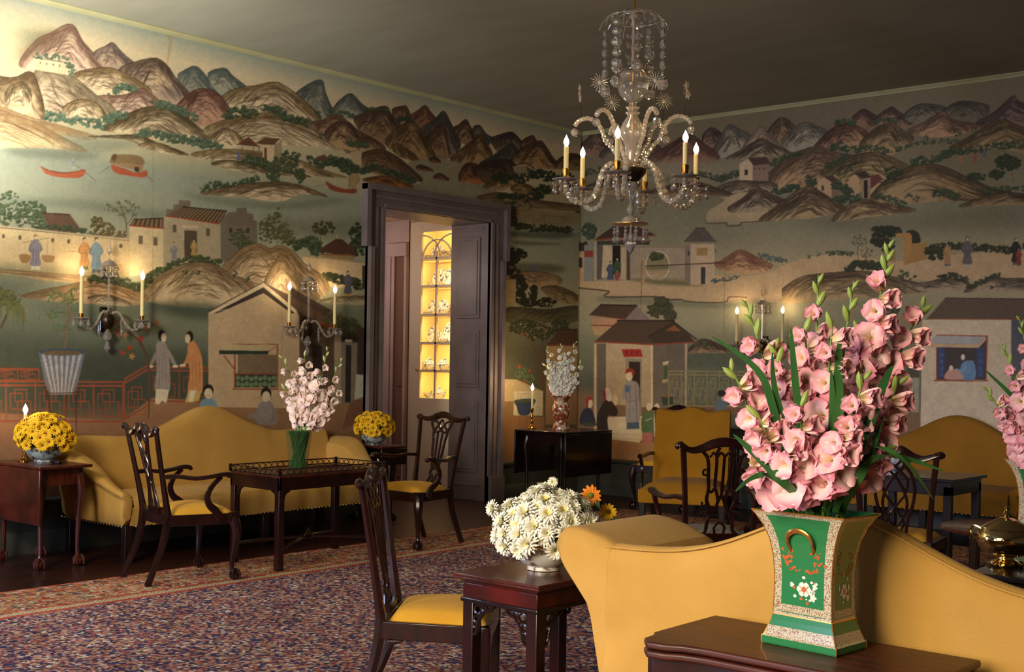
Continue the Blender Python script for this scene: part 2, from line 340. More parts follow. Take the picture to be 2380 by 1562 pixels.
    p.poly([(1055,165),(1410,215),(1420,470),(1220,490),(1055,520)], (176,162,130)); p.poly([(1420,175),(1470,160),(1655,205),(1655,420),(1560,450),(1420,470)], (116,106,92))
    p.poly([(1465,165),(1465,148),(1520,148),(1520,120),(1585,118),(1588,150),(1630,160),(1632,200),(1655,205),(1655,240),(1465,230)], (110,100,88)); p.poly([(1070,160),(1072,125),(1115,130),(1115,98),(1150,98),(1150,70),(1225,72),(1225,105),(1180,130),(1110,165)], (112,102,88))
    p.roof([(1175,112),(1460,140),(1410,222),(1062,170)], 14, (72,54,40), (156,128,90))
    for x, y in ((1124,252),(1338,276)): p.poly([(x-11,y-25),(x+11,y-23),(x+11,y+25),(x-11,y+23)], (92,82,68))
    for x, y in ((1485,265),(1595,265)): p.poly([(x-10,y-15),(x+10,y-15),(x+10,y+15),(x-10,y+15)], (60,54,46))
    p.poly([(1190,262),(1268,268),(1268,450),(1190,445)], (84,70,54)); p.poly([(1170,235),(1270,232),(1290,248),(1180,246)], (214,184,156)); p.line([(1190,262),(1190,445)], 5, (60,50,40), 1, False, False)
    p.man(1120, 470, 130, (140,140,150), (210,204,184)); p.man(1247, 445, 125, (190,150,84), None)
    p.scrub([(1000,545),(1080,500),(1180,470),(1290,450),(1400,480)], 34, 4, (50,66,38), (112,124,78)); p.leaves(1540,310,60,55,34,17,(52,66,38),(150,152,104)); p.leaves(1580,370,60,50,26,17,(52,66,38),(140,144,98))
    for x, y, rx, ry in ((1700,260,34,80),(1740,250,30,90),(1785,230,34,110),(1830,280,36,70),(1860,310,34,50)): p.leaves(x, y, rx, ry, 26, 15, (66,72,42), (142,138,92))
    p.leaves(2080,250,70,44,26,17,(48,52,30),(104,98,58)); p.line([(2060,330),(2070,280)], 9, (74,54,38)); p.scrub([(1900,360),(2000,340),(2040,390)], 44, 5); p.leaves(2310,290,60,70,34,20,(30,46,30),(70,84,54)); p.leaves(2290,390,50,60,20,18,(34,50,34),(74,88,56))
    p.poly([(2050,400),(2080,370),(2160,318),(2200,320),(2270,380),(2290,415),(2170,420)], (80,50,38)); p.line([(2168,318),(2168,290)], 8, (200,190,160)); p.poly([(2065,420),(2280,425),(2275,455),(2065,445)], (150,128,84)); p.line([(2060,418),(2285,424)], 8, (130,66,44), 1, False, False)
    p.poly([(1945,430),(2360,480),(2360,600),(2150,640),(1960,520)], (216,190,148)); p.line([(1940,428),(2360,474)], 9, (176,150,116), 1, False, False)
    p.scrub([(2110,560),(2180,580),(2260,590),(2310,620)], 36, 4, (36,48,30), (84,92,58)); p.poly([(2330,490),(2380,490),(2380,650),(2330,640)], (66,58,44))
    p.hill([(1430,500),(1500,430),(1570,370),(1660,350),(1740,380),(1800,360),(1890,400),(1960,480),(2080,560),(2120,650),(2020,730),(1800,700),(1600,620),(1480,560)], light=(224,198,156), dark=(146,118,80), ink=(84,66,42), n=9)
    p.hill([(1700,600),(1760,480),(1810,420),(1880,480),(1950,580),(2060,700),(1900,740),(1760,680)], light=(226,200,158), dark=(150,122,82), ink=(84,66,42), n=6)
    p.hill([(2050,720),(2200,690),(2360,690),(2360,740),(2200,740)], **tan, n=2); p.man(2238, 690, 165, (84,84,110), (196,160,70))
    p.poly([(1900,700),(2100,730),(2360,740),(2360,1000),(2100,900),(1950,800)], (98,110,88), .8, True)
    p.hill([(920,700),(970,600),(1080,520),(1200,480),(1290,468),(1390,490),(1500,550),(1640,610),(1560,680),(1420,760),(1100,750)], light=(226,200,156), dark=(146,120,82), ink=(84,66,44), n=9)
    p.hill([(130,690),(260,650),(420,620),(560,590),(700,600),(860,650),(960,700),(880,745),(600,740),(300,715)], light=(212,172,124), dark=(150,116,74), ink=(92,66,42), n=4)
    p.hill([(560,700),(700,680),(850,745),(700,745)], **tan, n=2)
    p.scrub([(600,580),(700,585),(800,600),(900,630),(960,570)], 34, 4, (40,52,30), (104,110,66)); p.scrub([(1190,530),(1270,530)], 22, 3); p.scrub([(1510,540),(1590,580)], 24, 3)
    p.man(228, 520, 230, (132,128,150), (220,212,190), hat=(170,120,70)); p.line([(140,345),(320,312)], 7, (110,80,50)); p.line([(160,345),(155,420)], 2, (90,70,50)); p.line([(305,318),(305,420)], 2, (90,70,50))
    p.poly([(125,420),(195,425),(182,470),(140,470)], (164,120,72), 1, True); p.poly([(270,425),(350,430),(335,468),(285,466)], (164,124,78), 1, True)
    p.man(543, 520, 210, (206,146,84), (96,110,60)); p.man(620, 540, 230, (120,152,176), (90,100,110)); p.line([(440,395),(560,415)], 4, (110,76,48)); p.scrub([(600,560),(730,570)], 26, 4)
    p.poly([(-900,560),(0,560),(300,600),(130,690),(500,740),(900,745),(1350,760),(1340,830),(900,800),(400,810),(0,700),(-900,680)], (58,78,66), .42, True)
    # ---- lake edge, terrace, figures
    p.poly([(940,735),(1400,740),(1350,840),(1100,800)], (52,70,54), .6, True)
    p.poly([(500,1040),(1340,1050),(1340,1330),(500,1330)], (54,64,52), .6, True); p.poly([(-900,900),(500,1000),(500,1400),(-900,1400)], (60,70,58), .6, True)
    p.poly([(-900,1380),(0,1440),(780,1490),(980,1340),(1340,1360),(1960,1400),(2360,1330),(2380,2200),(-900,2200)], (156,112,76), col2=(130,90,62)); p.poly([(-900,1500),(300,1530),(800,1500),(1200,1480),(700,1600),(-900,1620)], (176,118,84), .5, True)
    p.fence(-900,790,1230,1485,10,9,(160,72,50),9); p.fence(800,960,1222,1480,-95,1,(160,72,50),9); p.fence(960,1345,1140,1360,8,2,(150,72,48),9)
    p.poly([(0,1140),(250,1150),(250,1230),(0,1230)], (60,68,56)); p.fence(-300,250,1150,1225,4,4,(150,72,48),8)
    # potted tree
    p.line([(410,1060),(425,960),(415,880),(450,830),(430,740),(400,690)], 17, (128,106,80)); p.line([(440,800),(380,790),(330,800)], 6, (96,78,58)); p.line([(420,900),(380,910),(360,900)], 5, (96,78,58)); p.line([(430,740),(470,720),(510,700)], 6, (96,78,58))
    r = np.random.RandomState(3)
    for cx, cy, rx, ry, n in ((380,680,70,45,22),(470,660,50,35,12),(340,800,55,26,14),(470,730,55,30,12),(370,890,36,18,8),(430,880,20,16,4)):
        for _ in range(n):
            x, y, a = cx + r.randn()*rx*.55, cy + r.randn()*ry*.55, r.rand()*6.3; L = 15 + r.rand()*8; ca, sa = math.cos(a), math.sin(a)
            p.poly([(x,y),(x+L*ca-4*sa,y+L*sa+4*ca),(x+2*L*ca,y+2*L*sa),(x+L*ca+4*sa,y+L*sa-4*ca)], (64+r.rand()*40,104+r.rand()*34,66), 1, True, grain=0)
    p.poly([(248,1045),(548,1045),(500,1250),(470,1320),(320,1320),(290,1250)], (96,116,150), col2=(122,116,122))
    for k in range(7): x = 268 + k*40; p.poly([(x,1060),(x+20,1060),(335+k*19+10,1318),(335+k*19,1318)], (196,194,196), .75, grain=.1)
    th = np.linspace(0, 6.283, 24)[:-1]
    p.poly([(400+150*math.cos(t),1048+22*math.sin(t)) for t in th], (52,80,110)); p.poly([(400+128*math.cos(t),1052+16*math.sin(t)) for t in th], (110,92,62))
    for x0, x1 in ((288,318),(512,490)): p.line([(x0,1260),((x0+x1)/2,1330),(x1,1345),(x1,1560)], 10, (80,44,34)); p.line([(300,1310),(505,1310)], 8, (80,44,34)); p.line([(420,1330),(420,1560)], 8, (80,44,34))
    p.line([(0,900),(30,840),(60,760)], 14, (96,72,50)); 
    for k in range(26): x = -60 + k*8.4; y0 = 640 + abs(k-9)*7; p.line([(x,y0),(x+8,y0+60),(x+4,y0+90+(k*37)%90)], 9, (84+(k*13)%30,100+(k*7)%24,56), .85)
    p.leaves(30,690,110,60,30,18,(84,88,50),(128,126,72))
    # two women and seated men
    p.poly([(1010,985),(1060,985),(1085,1060),(1092,1180),(1088,1300),(1000,1295),(1008,1160),(1002,1060)], (150,142,140), 1, True); p.line([(1078,1030),(1110,1100),(1130,1135)], 26, (150,142,140)); p.line([(1012,1030),(990,1090),(968,1130)], 24, (142,134,134))
    for q in (1020,1040,1062): p.line([(q,1060),(q+4,1180),(q+6,1285)], 4, (104,96,98), .7)
    p.poly([(1003,1285),(1088,1290),(1070,1375),(1042,1360),(1020,1385),(998,1375)], (220,206,176))
    p.poly([(1214,985),(1250,980),(1290,1050),(1304,1150),(1296,1310),(1212,1300),(1222,1180),(1205,1080)], (214,140,80), 1, True); p.line([(1215,1040),(1205,1100),(1180,1130)], 26, (208,134,76))
    for q in (1236,1258,1280): p.line([(q,1070),(q+4,1190),(q+2,1290)], 4, (168,100,54), .7)
    p.poly([(1212,1290),(1296,1300),(1280,1360),(1240,1370),(1190,1370)], (206,170,84)); p.poly([(1222,1290),(1262,1295),(1240,1365),(1212,1365)], (226,214,186))
    for x, y, fl in ((1046,948,1),(1214,955,-1)):
        p.poly([(x-6*fl+24*math.cos(t),y-8+36*math.sin(t)) for t in th], (38,30,28)); p.poly([(x+7*fl+17*math.cos(t),y+6+29*math.sin(t)) for t in th], (228,206,170), grain=0)
    for x, y in ((968,1138),(1128,1138),(1175,1132)): p.poly([(x-16,y-6),(x+16,y-6),(x+14,y+8),(x-14,y+8)], (228,206,170), 1, True)
    # flowering tree by the terrace
    p.line([(955,1480),(960,1300),(952,1100),(930,1040),(900,980),(800,900)], 18, (92,68,50)); p.line([(905,985),(860,940),(760,880)], 8, (92,68,50)); p.line([(935,1045),(900,1000),(890,960)], 8, (92,68,50))
    for x, y, c in ((740,850,(176,56,40)),(905,962,(186,44,36)),(765,920,(170,60,44)),(790,1050,(184,58,44)),(835,1020,(170,64,44)),(848,1075,(196,128,66)),(700,930,(190,120,70)),(930,890,(190,110,56)),(1005,860,(150,90,60)),(800,940,(184,120,70))):
        p.poly([(x+(18+6*math.cos(5*t))*math.cos(t),y+(18+6*math.cos(5*t))*math.sin(t)) for t in th], c); p.leaves(x-26,y+14,20,10,3,8,(52,72,46),(96,112,72))
    # near house
    p.poly([(1850,620),(2350,900),(2350,1180),(2200,1330),(1930,1400),(1920,800)], (66,52,42)); p.poly([(1720,612),(1900,770),(2210,960),(2200,890),(2050,790),(1860,680)], (92,70,52))
    for k in range(7): p.line([(1760+k*18,640+k*9),(1940+k*40,790+k*24)], 4, (128,100,74), .6, False)
    p.line([(1940,830),(2180,900)], 16, (150,62,42), 1, False, False)
    p.poly([(1340,795),(1695,600),(1900,775),(1925,820),(1930,1410),(1340,1400)], (206,180,142), col2=(196,168,128)); p.poly([(1340,795),(1695,600),(1905,775),(1905,800),(1695,628),(1370,800)], (224,206,170))
    p.poly([(1370,800),(1695,630),(1895,795),(1880,802),(1695,668),(1420,790)], (58,46,44)); p.line([(1345,785),(1695,596),(1905,768)], 6, (80,56,44), 1, False, False)
    for k in range(7): p.line([(1390+k*12,788-k*2),(1398+k*12,780-k*2)], 5, (200,190,160), .9, False, False)
    p.poly([(1530,1060),(1780,1065),(1780,1190),(1530,1190)], (124,106,82)); p.poly([(1510,1190),(1780,1190),(1775,1275),(1505,1275)], (44,66,50))
    for k in range(9):
        for j in range(2): cx, cy = 1530 + k*29, 1212 + j*38 + (k%2)*8; p.poly([(cx+14*math.cos(t),cy+16*math.sin(t)) for t in th], (104,136,92), grain=0)
    for q in (((1510,1060),(1510,1280)),((1785,1000),(1785,1280)),((1505,1188),(1785,1188)),((1495,1285),(1790,1285)),((1500,998),(1790,1000)),((1440,1070),(1510,1160)),((1785,1000),(1700,1062))): p.line(q, 8, (158,60,42), 1, False, False)
    p.poly([(1500,998),(1790,1000),(1725,1042),(1415,1036)], (196,180,134)); p.poly([(1408,1036),(1728,1040),(1726,1062),(1410,1060)], (40,58,50))
    p.poly([(1930,830),(2150,920),(2150,1390),(1930,1410)], (88,70,56)); p.poly([(2010,1000),(2070,1010),(2070,1220),(2010,1210)], (40,32,28))
    p.poly([(2150,910),(2195,915),(2195,1380),(2150,1390)], (166,148,124)); p.poly([(2195,980),(2300,985),(2290,1370),(2195,1380)], (124,116,100)); p.poly([(2225,1000),(2260,1002),(2255,1370),(2220,1372)], (44,38,36)); p.poly([(2195,945),(2310,955),(2300,985),(2195,975)], (40,48,48)); p.poly([(2220,965),(2265,967),(2265,982),(2220,980)], (206,204,190))
    p.leaves(2150,830,60,40,20,18,(70,70,36),(120,112,66)); p.leaves(2240,880,70,56,34,20,(46,58,34),(100,104,62)); p.poly([(2290,1190),(2350,1195),(2345,1360),(2280,1350)], (186,190,168)); p.poly([(2250,1370),(2350,1330),(2350,1500),(2200,1540)], (120,74,48), .8)
    for x, y, rb in ((1340,1420,(110,150,180)),(1712,1440,(140,134,136))):
        p.poly([(x-60,y+60),(x-50,y-50),(x-10,y-76),(x+30,y-70),(x+60,y-20),(x+62,y+70)], rb, 1, True)
        hy = y - 115; p.poly([(x+34*math.cos(t),hy-12+40*math.sin(t)) for t in th], (38,32,30)); p.poly([(x+26*math.cos(t),hy+8+34*math.sin(t)) for t in th], (226,204,170), grain=0)
    p.line([(1328,1328),(1352,1328)], 5, (50,40,36)); p.line([(1670,1400),(1640,1455),(1590,1460)], 30, (136,130,132)); p.line([(1752,1400),(1765,1450),(1750,1500)], 30, (128,122,126))
    # stains and paper joints
    for x, y0, y1, al in ((985,600,1550,.2),(1815,760,1550,.2),(345,300,1500,.1)): p.line([(x,y0-1217),(x-4,y1)], 7, (120,90,52), al, False, False)
    p.line([(1085,-960),(1070,-1100),(1100,-1000),(1075,-800)], 26, (170,132,70), .4)
    # ---- long wall, dark end above and beside the doorway
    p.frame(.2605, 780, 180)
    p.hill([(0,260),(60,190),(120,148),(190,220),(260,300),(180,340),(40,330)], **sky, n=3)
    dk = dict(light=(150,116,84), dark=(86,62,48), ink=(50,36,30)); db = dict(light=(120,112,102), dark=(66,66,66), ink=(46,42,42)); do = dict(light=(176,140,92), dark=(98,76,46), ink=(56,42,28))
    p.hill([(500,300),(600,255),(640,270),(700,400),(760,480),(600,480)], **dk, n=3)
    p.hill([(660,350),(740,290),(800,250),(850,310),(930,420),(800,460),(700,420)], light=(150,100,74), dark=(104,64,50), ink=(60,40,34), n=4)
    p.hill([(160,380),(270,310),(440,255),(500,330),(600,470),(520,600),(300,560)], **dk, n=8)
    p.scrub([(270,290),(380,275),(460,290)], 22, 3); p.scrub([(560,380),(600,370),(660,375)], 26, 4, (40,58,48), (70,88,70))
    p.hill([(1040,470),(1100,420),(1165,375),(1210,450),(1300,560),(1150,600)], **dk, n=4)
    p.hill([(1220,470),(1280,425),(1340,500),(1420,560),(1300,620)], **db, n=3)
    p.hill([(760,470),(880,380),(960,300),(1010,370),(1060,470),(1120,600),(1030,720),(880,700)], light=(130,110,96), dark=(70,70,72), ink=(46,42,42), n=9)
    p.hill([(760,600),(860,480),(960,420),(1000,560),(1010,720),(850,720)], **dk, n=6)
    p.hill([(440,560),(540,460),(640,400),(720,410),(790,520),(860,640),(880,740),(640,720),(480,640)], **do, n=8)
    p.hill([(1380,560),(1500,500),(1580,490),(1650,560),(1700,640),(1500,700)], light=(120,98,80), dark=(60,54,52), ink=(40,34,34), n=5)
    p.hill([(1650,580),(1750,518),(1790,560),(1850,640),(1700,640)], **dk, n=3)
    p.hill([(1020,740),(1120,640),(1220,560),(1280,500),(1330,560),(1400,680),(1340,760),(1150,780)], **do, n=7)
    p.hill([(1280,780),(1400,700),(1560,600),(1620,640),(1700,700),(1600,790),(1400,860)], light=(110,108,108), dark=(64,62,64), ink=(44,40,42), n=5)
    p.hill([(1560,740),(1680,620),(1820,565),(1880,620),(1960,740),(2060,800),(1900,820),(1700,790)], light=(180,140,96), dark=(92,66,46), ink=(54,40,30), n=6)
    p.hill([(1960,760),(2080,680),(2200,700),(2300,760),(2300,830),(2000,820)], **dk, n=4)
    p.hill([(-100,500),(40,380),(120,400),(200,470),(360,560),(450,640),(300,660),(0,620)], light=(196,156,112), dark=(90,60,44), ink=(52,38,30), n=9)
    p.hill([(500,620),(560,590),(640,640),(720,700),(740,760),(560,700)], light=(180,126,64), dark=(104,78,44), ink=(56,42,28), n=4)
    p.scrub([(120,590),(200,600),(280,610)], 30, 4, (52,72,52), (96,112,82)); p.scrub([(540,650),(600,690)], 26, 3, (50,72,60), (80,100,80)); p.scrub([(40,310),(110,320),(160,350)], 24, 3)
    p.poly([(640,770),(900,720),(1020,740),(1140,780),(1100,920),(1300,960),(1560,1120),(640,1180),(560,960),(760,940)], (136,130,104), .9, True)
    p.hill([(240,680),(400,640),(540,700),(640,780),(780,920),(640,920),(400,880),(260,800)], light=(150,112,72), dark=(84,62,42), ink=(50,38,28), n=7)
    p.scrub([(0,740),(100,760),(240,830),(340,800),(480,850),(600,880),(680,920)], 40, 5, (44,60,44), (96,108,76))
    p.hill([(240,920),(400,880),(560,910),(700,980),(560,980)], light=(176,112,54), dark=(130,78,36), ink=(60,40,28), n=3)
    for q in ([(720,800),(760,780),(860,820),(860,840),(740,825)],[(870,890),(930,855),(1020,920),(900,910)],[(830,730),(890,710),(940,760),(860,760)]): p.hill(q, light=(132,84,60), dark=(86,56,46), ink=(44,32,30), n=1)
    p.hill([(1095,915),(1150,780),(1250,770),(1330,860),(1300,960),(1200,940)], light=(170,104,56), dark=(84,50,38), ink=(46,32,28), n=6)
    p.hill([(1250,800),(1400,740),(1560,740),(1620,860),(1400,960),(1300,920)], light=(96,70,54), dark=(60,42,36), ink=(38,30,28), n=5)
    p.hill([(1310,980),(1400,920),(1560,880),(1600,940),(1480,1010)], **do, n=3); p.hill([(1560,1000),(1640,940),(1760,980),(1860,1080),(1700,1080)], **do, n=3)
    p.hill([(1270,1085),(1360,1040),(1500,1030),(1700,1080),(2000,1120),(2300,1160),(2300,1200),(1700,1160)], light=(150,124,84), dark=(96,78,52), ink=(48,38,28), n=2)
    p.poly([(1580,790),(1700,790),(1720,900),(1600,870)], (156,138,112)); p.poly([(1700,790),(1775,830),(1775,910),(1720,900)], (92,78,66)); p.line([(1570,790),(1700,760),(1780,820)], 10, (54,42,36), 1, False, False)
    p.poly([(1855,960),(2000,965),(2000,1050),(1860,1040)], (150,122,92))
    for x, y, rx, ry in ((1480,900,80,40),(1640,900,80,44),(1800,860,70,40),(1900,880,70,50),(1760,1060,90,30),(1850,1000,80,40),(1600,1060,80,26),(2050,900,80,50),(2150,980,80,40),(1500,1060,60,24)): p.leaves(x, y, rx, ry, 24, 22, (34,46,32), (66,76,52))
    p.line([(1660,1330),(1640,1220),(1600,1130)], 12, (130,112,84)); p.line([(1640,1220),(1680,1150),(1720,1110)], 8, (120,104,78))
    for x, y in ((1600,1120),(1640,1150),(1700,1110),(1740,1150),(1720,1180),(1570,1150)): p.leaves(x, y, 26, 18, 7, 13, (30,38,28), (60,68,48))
    # ---- corner of the long wall
    p.frame(.2605, 1140, 440)
    p.poly([(150,120),(760,200),(880,240),(840,280),(600,330),(200,300)], (140,122,88), .8, True)
    for q in (((480,230),(650,250)),((480,300),(650,310)),((480,220),(480,330)),((650,240),(650,340)),((380,310),(480,225)),((650,250),(760,330)),((385,130),(380,310)),((300,170),(310,330))): p.line(q, 8, (92,66,46), .9, False)
    p.scrub([(170,140),(200,220),(200,300),(300,340),(440,350),(560,350),(700,370)], 40, 4, (40,44,30), (72,72,48))
    p.poly([(180,380),(500,380),(760,400),(600,440),(200,420)], (66,78,62), .7, True); p.poly([(200,460),(440,470),(640,490),(300,500)], (72,84,68), .6, True)
    p.hill([(750,200),(860,210),(900,240),(840,290),(800,300),(860,250)], **dk, n=1)
    p.poly([(250,660),(620,680),(620,740),(250,740)], (78,84,64), .7, True); p.man(380, 770, 120, (84,104,130), None)
    p.hill([(100,760),(300,730),(560,760),(640,830),(460,900),(300,860),(100,800)], light=(176,146,106), dark=(130,104,74), ink=(60,48,36), n=2)
    p.poly([(120,560),(190,520),(190,740),(120,760)], (140,118,86)); p.line([(110,560),(200,515)], 10, (120,54,40), 1, False, False)
    for x, y, rx, ry in ((250,580,70,44),(200,620,60,40),(170,700,60,60),(230,780,60,60),(280,860,50,80),(260,960,60,50),(380,920,36,70),(340,1010,90,36),(500,1010,90,40),(170,560,50,40)): p.leaves(x, y, rx, ry, 26, 24, (26,30,22), (64,60,38))
    p.poly([(115,805),(225,808),(225,1030),(115,1025)], (178,152,112)); p.line([(115,800),(230,803)], 9, (140,112,78), 1, False, False)
    p.hill([(450,890),(560,860),(700,900),(820,980),(820,1030),(600,1000)], light=(150,128,90), dark=(104,88,62), ink=(50,42,30), n=2)
    p.hill([(100,1090),(200,1050),(500,1070),(760,1040),(840,1100),(700,1200),(400,1180),(100,1180)], light=(96,92,64), dark=(66,66,44), ink=(44,42,30), n=3)
    p.poly([(90,1180),(300,1220),(560,1280),(900,1300),(900,2300),(90,2300)], (92,84,60), .85, True, (74,74,58))
    p.poly([(100,1400),(480,1480),(480,1690),(90,1690)], (78,84,66), .7, True)
    for x, y, rx, ry in ((300,1230,130,70),(420,1260,130,90),(620,1240,80,80),(850,1180,60,90),(880,1320,70,80),(870,1500,60,150),(920,1280,90,70)): p.leaves(x, y, rx, ry, 40, 22, (40,50,32), (112,108,66))
    r = np.random.RandomState(5)
    for _ in range(40): x, y = 260 + r.rand()*280, 1180 + r.rand()*140; p.poly([(x-6,y),(x,y-8),(x+6,y),(x,y+8)], ((190,60,40),(200,190,160))[r.randint(2)], .8)
    p.line([(370,1390),(430,1500),(455,1680),(470,1900),(460,2090)], 20, (100,66,46)); p.line([(440,1540),(470,1420)], 10, (100,66,46))
    p.roof([(620,1250),(800,1250),(800,1390),(500,1390)], 10, (72,50,38), (104,76,54))
    p.poly([(500,1400),(910,1400),(910,2100),(490,2100)], (190,152,106), col2=(150,112,74)); p.poly([(790,1560),(910,1560),(910,2100),(790,2100)], (128,86,58))
    p.frame(.2605, 1140, 740)
    p.poly([(90,540),(230,545),(470,650),(470,870),(90,870)], (176,160,122)); p.poly([(90,740),(210,740),(210,870),(90,870)], (134,106,66)); p.poly([(210,650),(465,650),(460,865),(205,860)], (196,190,164))
    for a in (14, 34): p.line([(230+a,660+a),(455-a,660+a),(450-a,860-a),(225+a,855-a),(230+a,660+a)], 5, (140,132,106), .8, False, False)
    p.poly([(90,870),(480,880),(480,990),(500,1400),(90,1400)], (150,104,64), .9)
    p.poly([(220,730),(395,720),(370,800),(340,860),(260,860),(235,790)], (44,62,100), 1, True); p.poly([(225,730),(390,722),(385,745),(240,750)], (70,78,60), 1, True)
    for q in (((270,870),(250,970)),((320,870),(325,980)),((360,860),(370,970))): p.line(q, 11, (150,66,44), 1, False)
    p.leaves(290,500,70,50,24,20,(60,90,60),(130,150,110)); p.leaves(340,540,50,40,16,18,(64,92,60),(134,152,112))
    for x, y in ((258,425),(352,462),(300,560)): p.poly([(x-14,y+16),(x,y-18),(x+14,y+16)], (190,60,48))
    # ---- end wall, top band of hills
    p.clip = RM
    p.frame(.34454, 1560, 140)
    dR = dict(light=(156,126,96), dark=(86,64,52), ink=(48,38,32)); dG = dict(light=(128,122,106), dark=(70,70,66), ink=(46,44,40)); dT = dict(light=(174,146,104), dark=(92,74,48), ink=(46,38,28)); dP = dict(light=(150,114,94), dark=(76,56,52), ink=(44,34,32)); dW = dict(light=(176,156,130), dark=(100,82,68), ink=(50,42,34))  # hill paints toned down, painting in the weaker light on the end wall
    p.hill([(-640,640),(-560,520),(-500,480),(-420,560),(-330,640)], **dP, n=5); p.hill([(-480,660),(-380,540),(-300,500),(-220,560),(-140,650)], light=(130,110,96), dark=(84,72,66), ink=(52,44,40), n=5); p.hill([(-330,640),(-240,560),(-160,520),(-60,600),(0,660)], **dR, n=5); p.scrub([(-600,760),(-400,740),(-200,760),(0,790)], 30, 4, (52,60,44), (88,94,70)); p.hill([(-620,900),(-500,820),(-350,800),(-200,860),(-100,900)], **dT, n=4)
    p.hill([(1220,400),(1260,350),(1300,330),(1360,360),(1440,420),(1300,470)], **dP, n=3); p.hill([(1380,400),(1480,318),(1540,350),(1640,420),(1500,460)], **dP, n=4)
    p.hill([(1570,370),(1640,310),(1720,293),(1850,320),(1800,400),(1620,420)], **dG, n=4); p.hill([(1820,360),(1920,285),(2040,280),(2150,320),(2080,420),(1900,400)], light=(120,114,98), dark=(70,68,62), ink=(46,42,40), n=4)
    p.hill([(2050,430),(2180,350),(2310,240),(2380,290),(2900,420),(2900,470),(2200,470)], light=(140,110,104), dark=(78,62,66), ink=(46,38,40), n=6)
    p.hill([(205,530),(265,455),(340,500),(320,600),(240,620)], **dP, n=3); p.hill([(280,620),(330,520),(390,435),(450,460),(540,520),(480,620),(340,660)], light=(168,160,140), dark=(86,86,80), ink=(58,54,50), n=5)
    p.hill([(640,500),(740,387),(840,460),(780,560),(680,560)], **dR, n=4); p.hill([(740,560),(800,480),(900,420),(1000,450),(1060,500),(980,600),(820,620)], light=(170,164,142), dark=(96,94,84), ink=(62,58,52), n=5)
    p.hill([(480,610),(560,490),(610,450),(660,500),(760,590),(800,640),(620,640)], light=(206,188,160), dark=(140,120,100), ink=(80,64,52), n=3)
    p.hill([(-160,680),(0,560),(120,500),(220,560),(330,660),(160,700)], light=(150,100,80), dark=(92,58,50), ink=(54,38,36), n=6)
    p.hill([(960,600),(1060,480),(1160,430),(1250,440),(1330,500),(1290,590),(1100,610)], light=(190,146,110), dark=(96,64,50), ink=(54,38,32), n=7)
    p.hill([(1270,590),(1360,470),(1480,425),(1560,470),(1640,530),(1560,600),(1460,640)], **dT, n=6); p.hill([(1590,480),(1700,420),(1830,345),(1900,400),(2090,440),(1960,500),(1760,520)], light=(190,150,116), dark=(112,84,66), ink=(62,48,42), n=6)
    p.hill([(1880,600),(2000,520),(2120,450),(2240,400),(2340,440),(2700,560),(2900,620),(2500,640),(2200,600)], **dT, n=8)
    p.scrub([(1110,420),(1180,410),(1230,430)], 24, 3); p.scrub([(1360,420),(1440,400),(1510,410)], 20, 3); p.scrub([(1080,590),(1140,580),(1190,600)], 28, 3); p.scrub([(1250,600),(1330,590),(1460,620)], 30, 3); p.scrub([(1520,600),(1620,570),(1760,550),(1920,545)], 22, 3); p.scrub([(1930,490),(2040,470)], 26, 3); p.scrub([(1620,480),(1720,520)], 18, 3); p.scrub([(2140,400),(2240,380)], 26, 3)
    p.scrub([(1640,690),(1800,660),(1880,620),(2000,610),(2200,580),(2400,570),(2900,560)], 34, 4)
    p.hill([(370,670),(460,610),(560,550),(620,530),(700,570),(800,630),(600,660)], **dW, n=7)
    p.poly([(-200,690),(400,670),(640,700),(560,830),(-200,800)], (168,160,132), .7, True); p.scrub([(60,780),(200,770),(330,800),(380,780),(460,760)], 26, 4, (52,64,48), (92,100,78))
    p.hill([(580,840),(680,740),(800,640),(900,600),(1000,580),(1100,620),(1260,660),(1200,760),(1060,860),(860,880),(680,900)], light=(198,158,118), dark=(108,84,62), ink=(60,46,36), n=12)
    p.hill([(1000,770),(1100,700),(1240,640),(1360,620),(1480,650),(1600,710),(1700,740),(1500,800),(1380,900),(1200,860)], light=(198,168,116), dark=(100,84,52), ink=(52,44,30), n=9)
    p.hill([(1340,930),(1420,830),(1560,740),(1720,700),(1850,720),(2000,790),(2200,870),(2400,900),(2900,900),(2900,940),(1900,950),(1600,970),(1400,960)], **dT, n=11)
    p.scrub([(680,700),(760,660),(860,620)], 26, 3); p.scrub([(1050,720),(1120,680),(1180,650)], 26, 3); p.scrub([(1120,760),(1200,740)], 24, 3); p.scrub([(1640,690),(1680,670)], 34, 3); p.leaves(1500,760,60,40,20,22,(40,50,30),(84,92,60))
    p.poly([(460,700),(515,665),(550,700),(550,820),(460,825)], (216,190,156)); p.poly([(550,705),(655,700),(655,815),(550,820)], (150,120,106)); p.poly([(520,660),(640,650),(670,698),(555,712)], (82,60,54)); p.poly([(495,737),(517,737),(517,775),(495,775)], (60,48,42)); 
    for x in (563,595,627): p.poly([(x-5,725),(x+5,725),(x+5,737),(x-5,737)], (80,60,54))
    p.hill([(300,880),(400,820),(560,815),(700,830),(700,880),(500,890),(400,960)], **dW, n=5); p.hill([(-160,900),(0,840),(160,820),(300,860),(420,910),(200,920)], **dR, n=5)
    p.scrub([(700,890),(780,870),(860,860)], 30, 4, (46,64,54), (84,100,80)); p.scrub([(940,800),(960,880),(980,930)], 34, 4)
    p.poly([(985,830),(1030,785),(1085,820),(1080,955),(985,890)], (212,176,134)); p.poly([(1085,820),(1130,810),(1130,940),(1080,955)], (150,116,92)); p.poly([(1025,785),(1085,775),(1140,815),(1085,825)], (84,60,50)); p.poly([(1015,845),(1030,845),(1030,880),(1015,880)], (70,54,44))
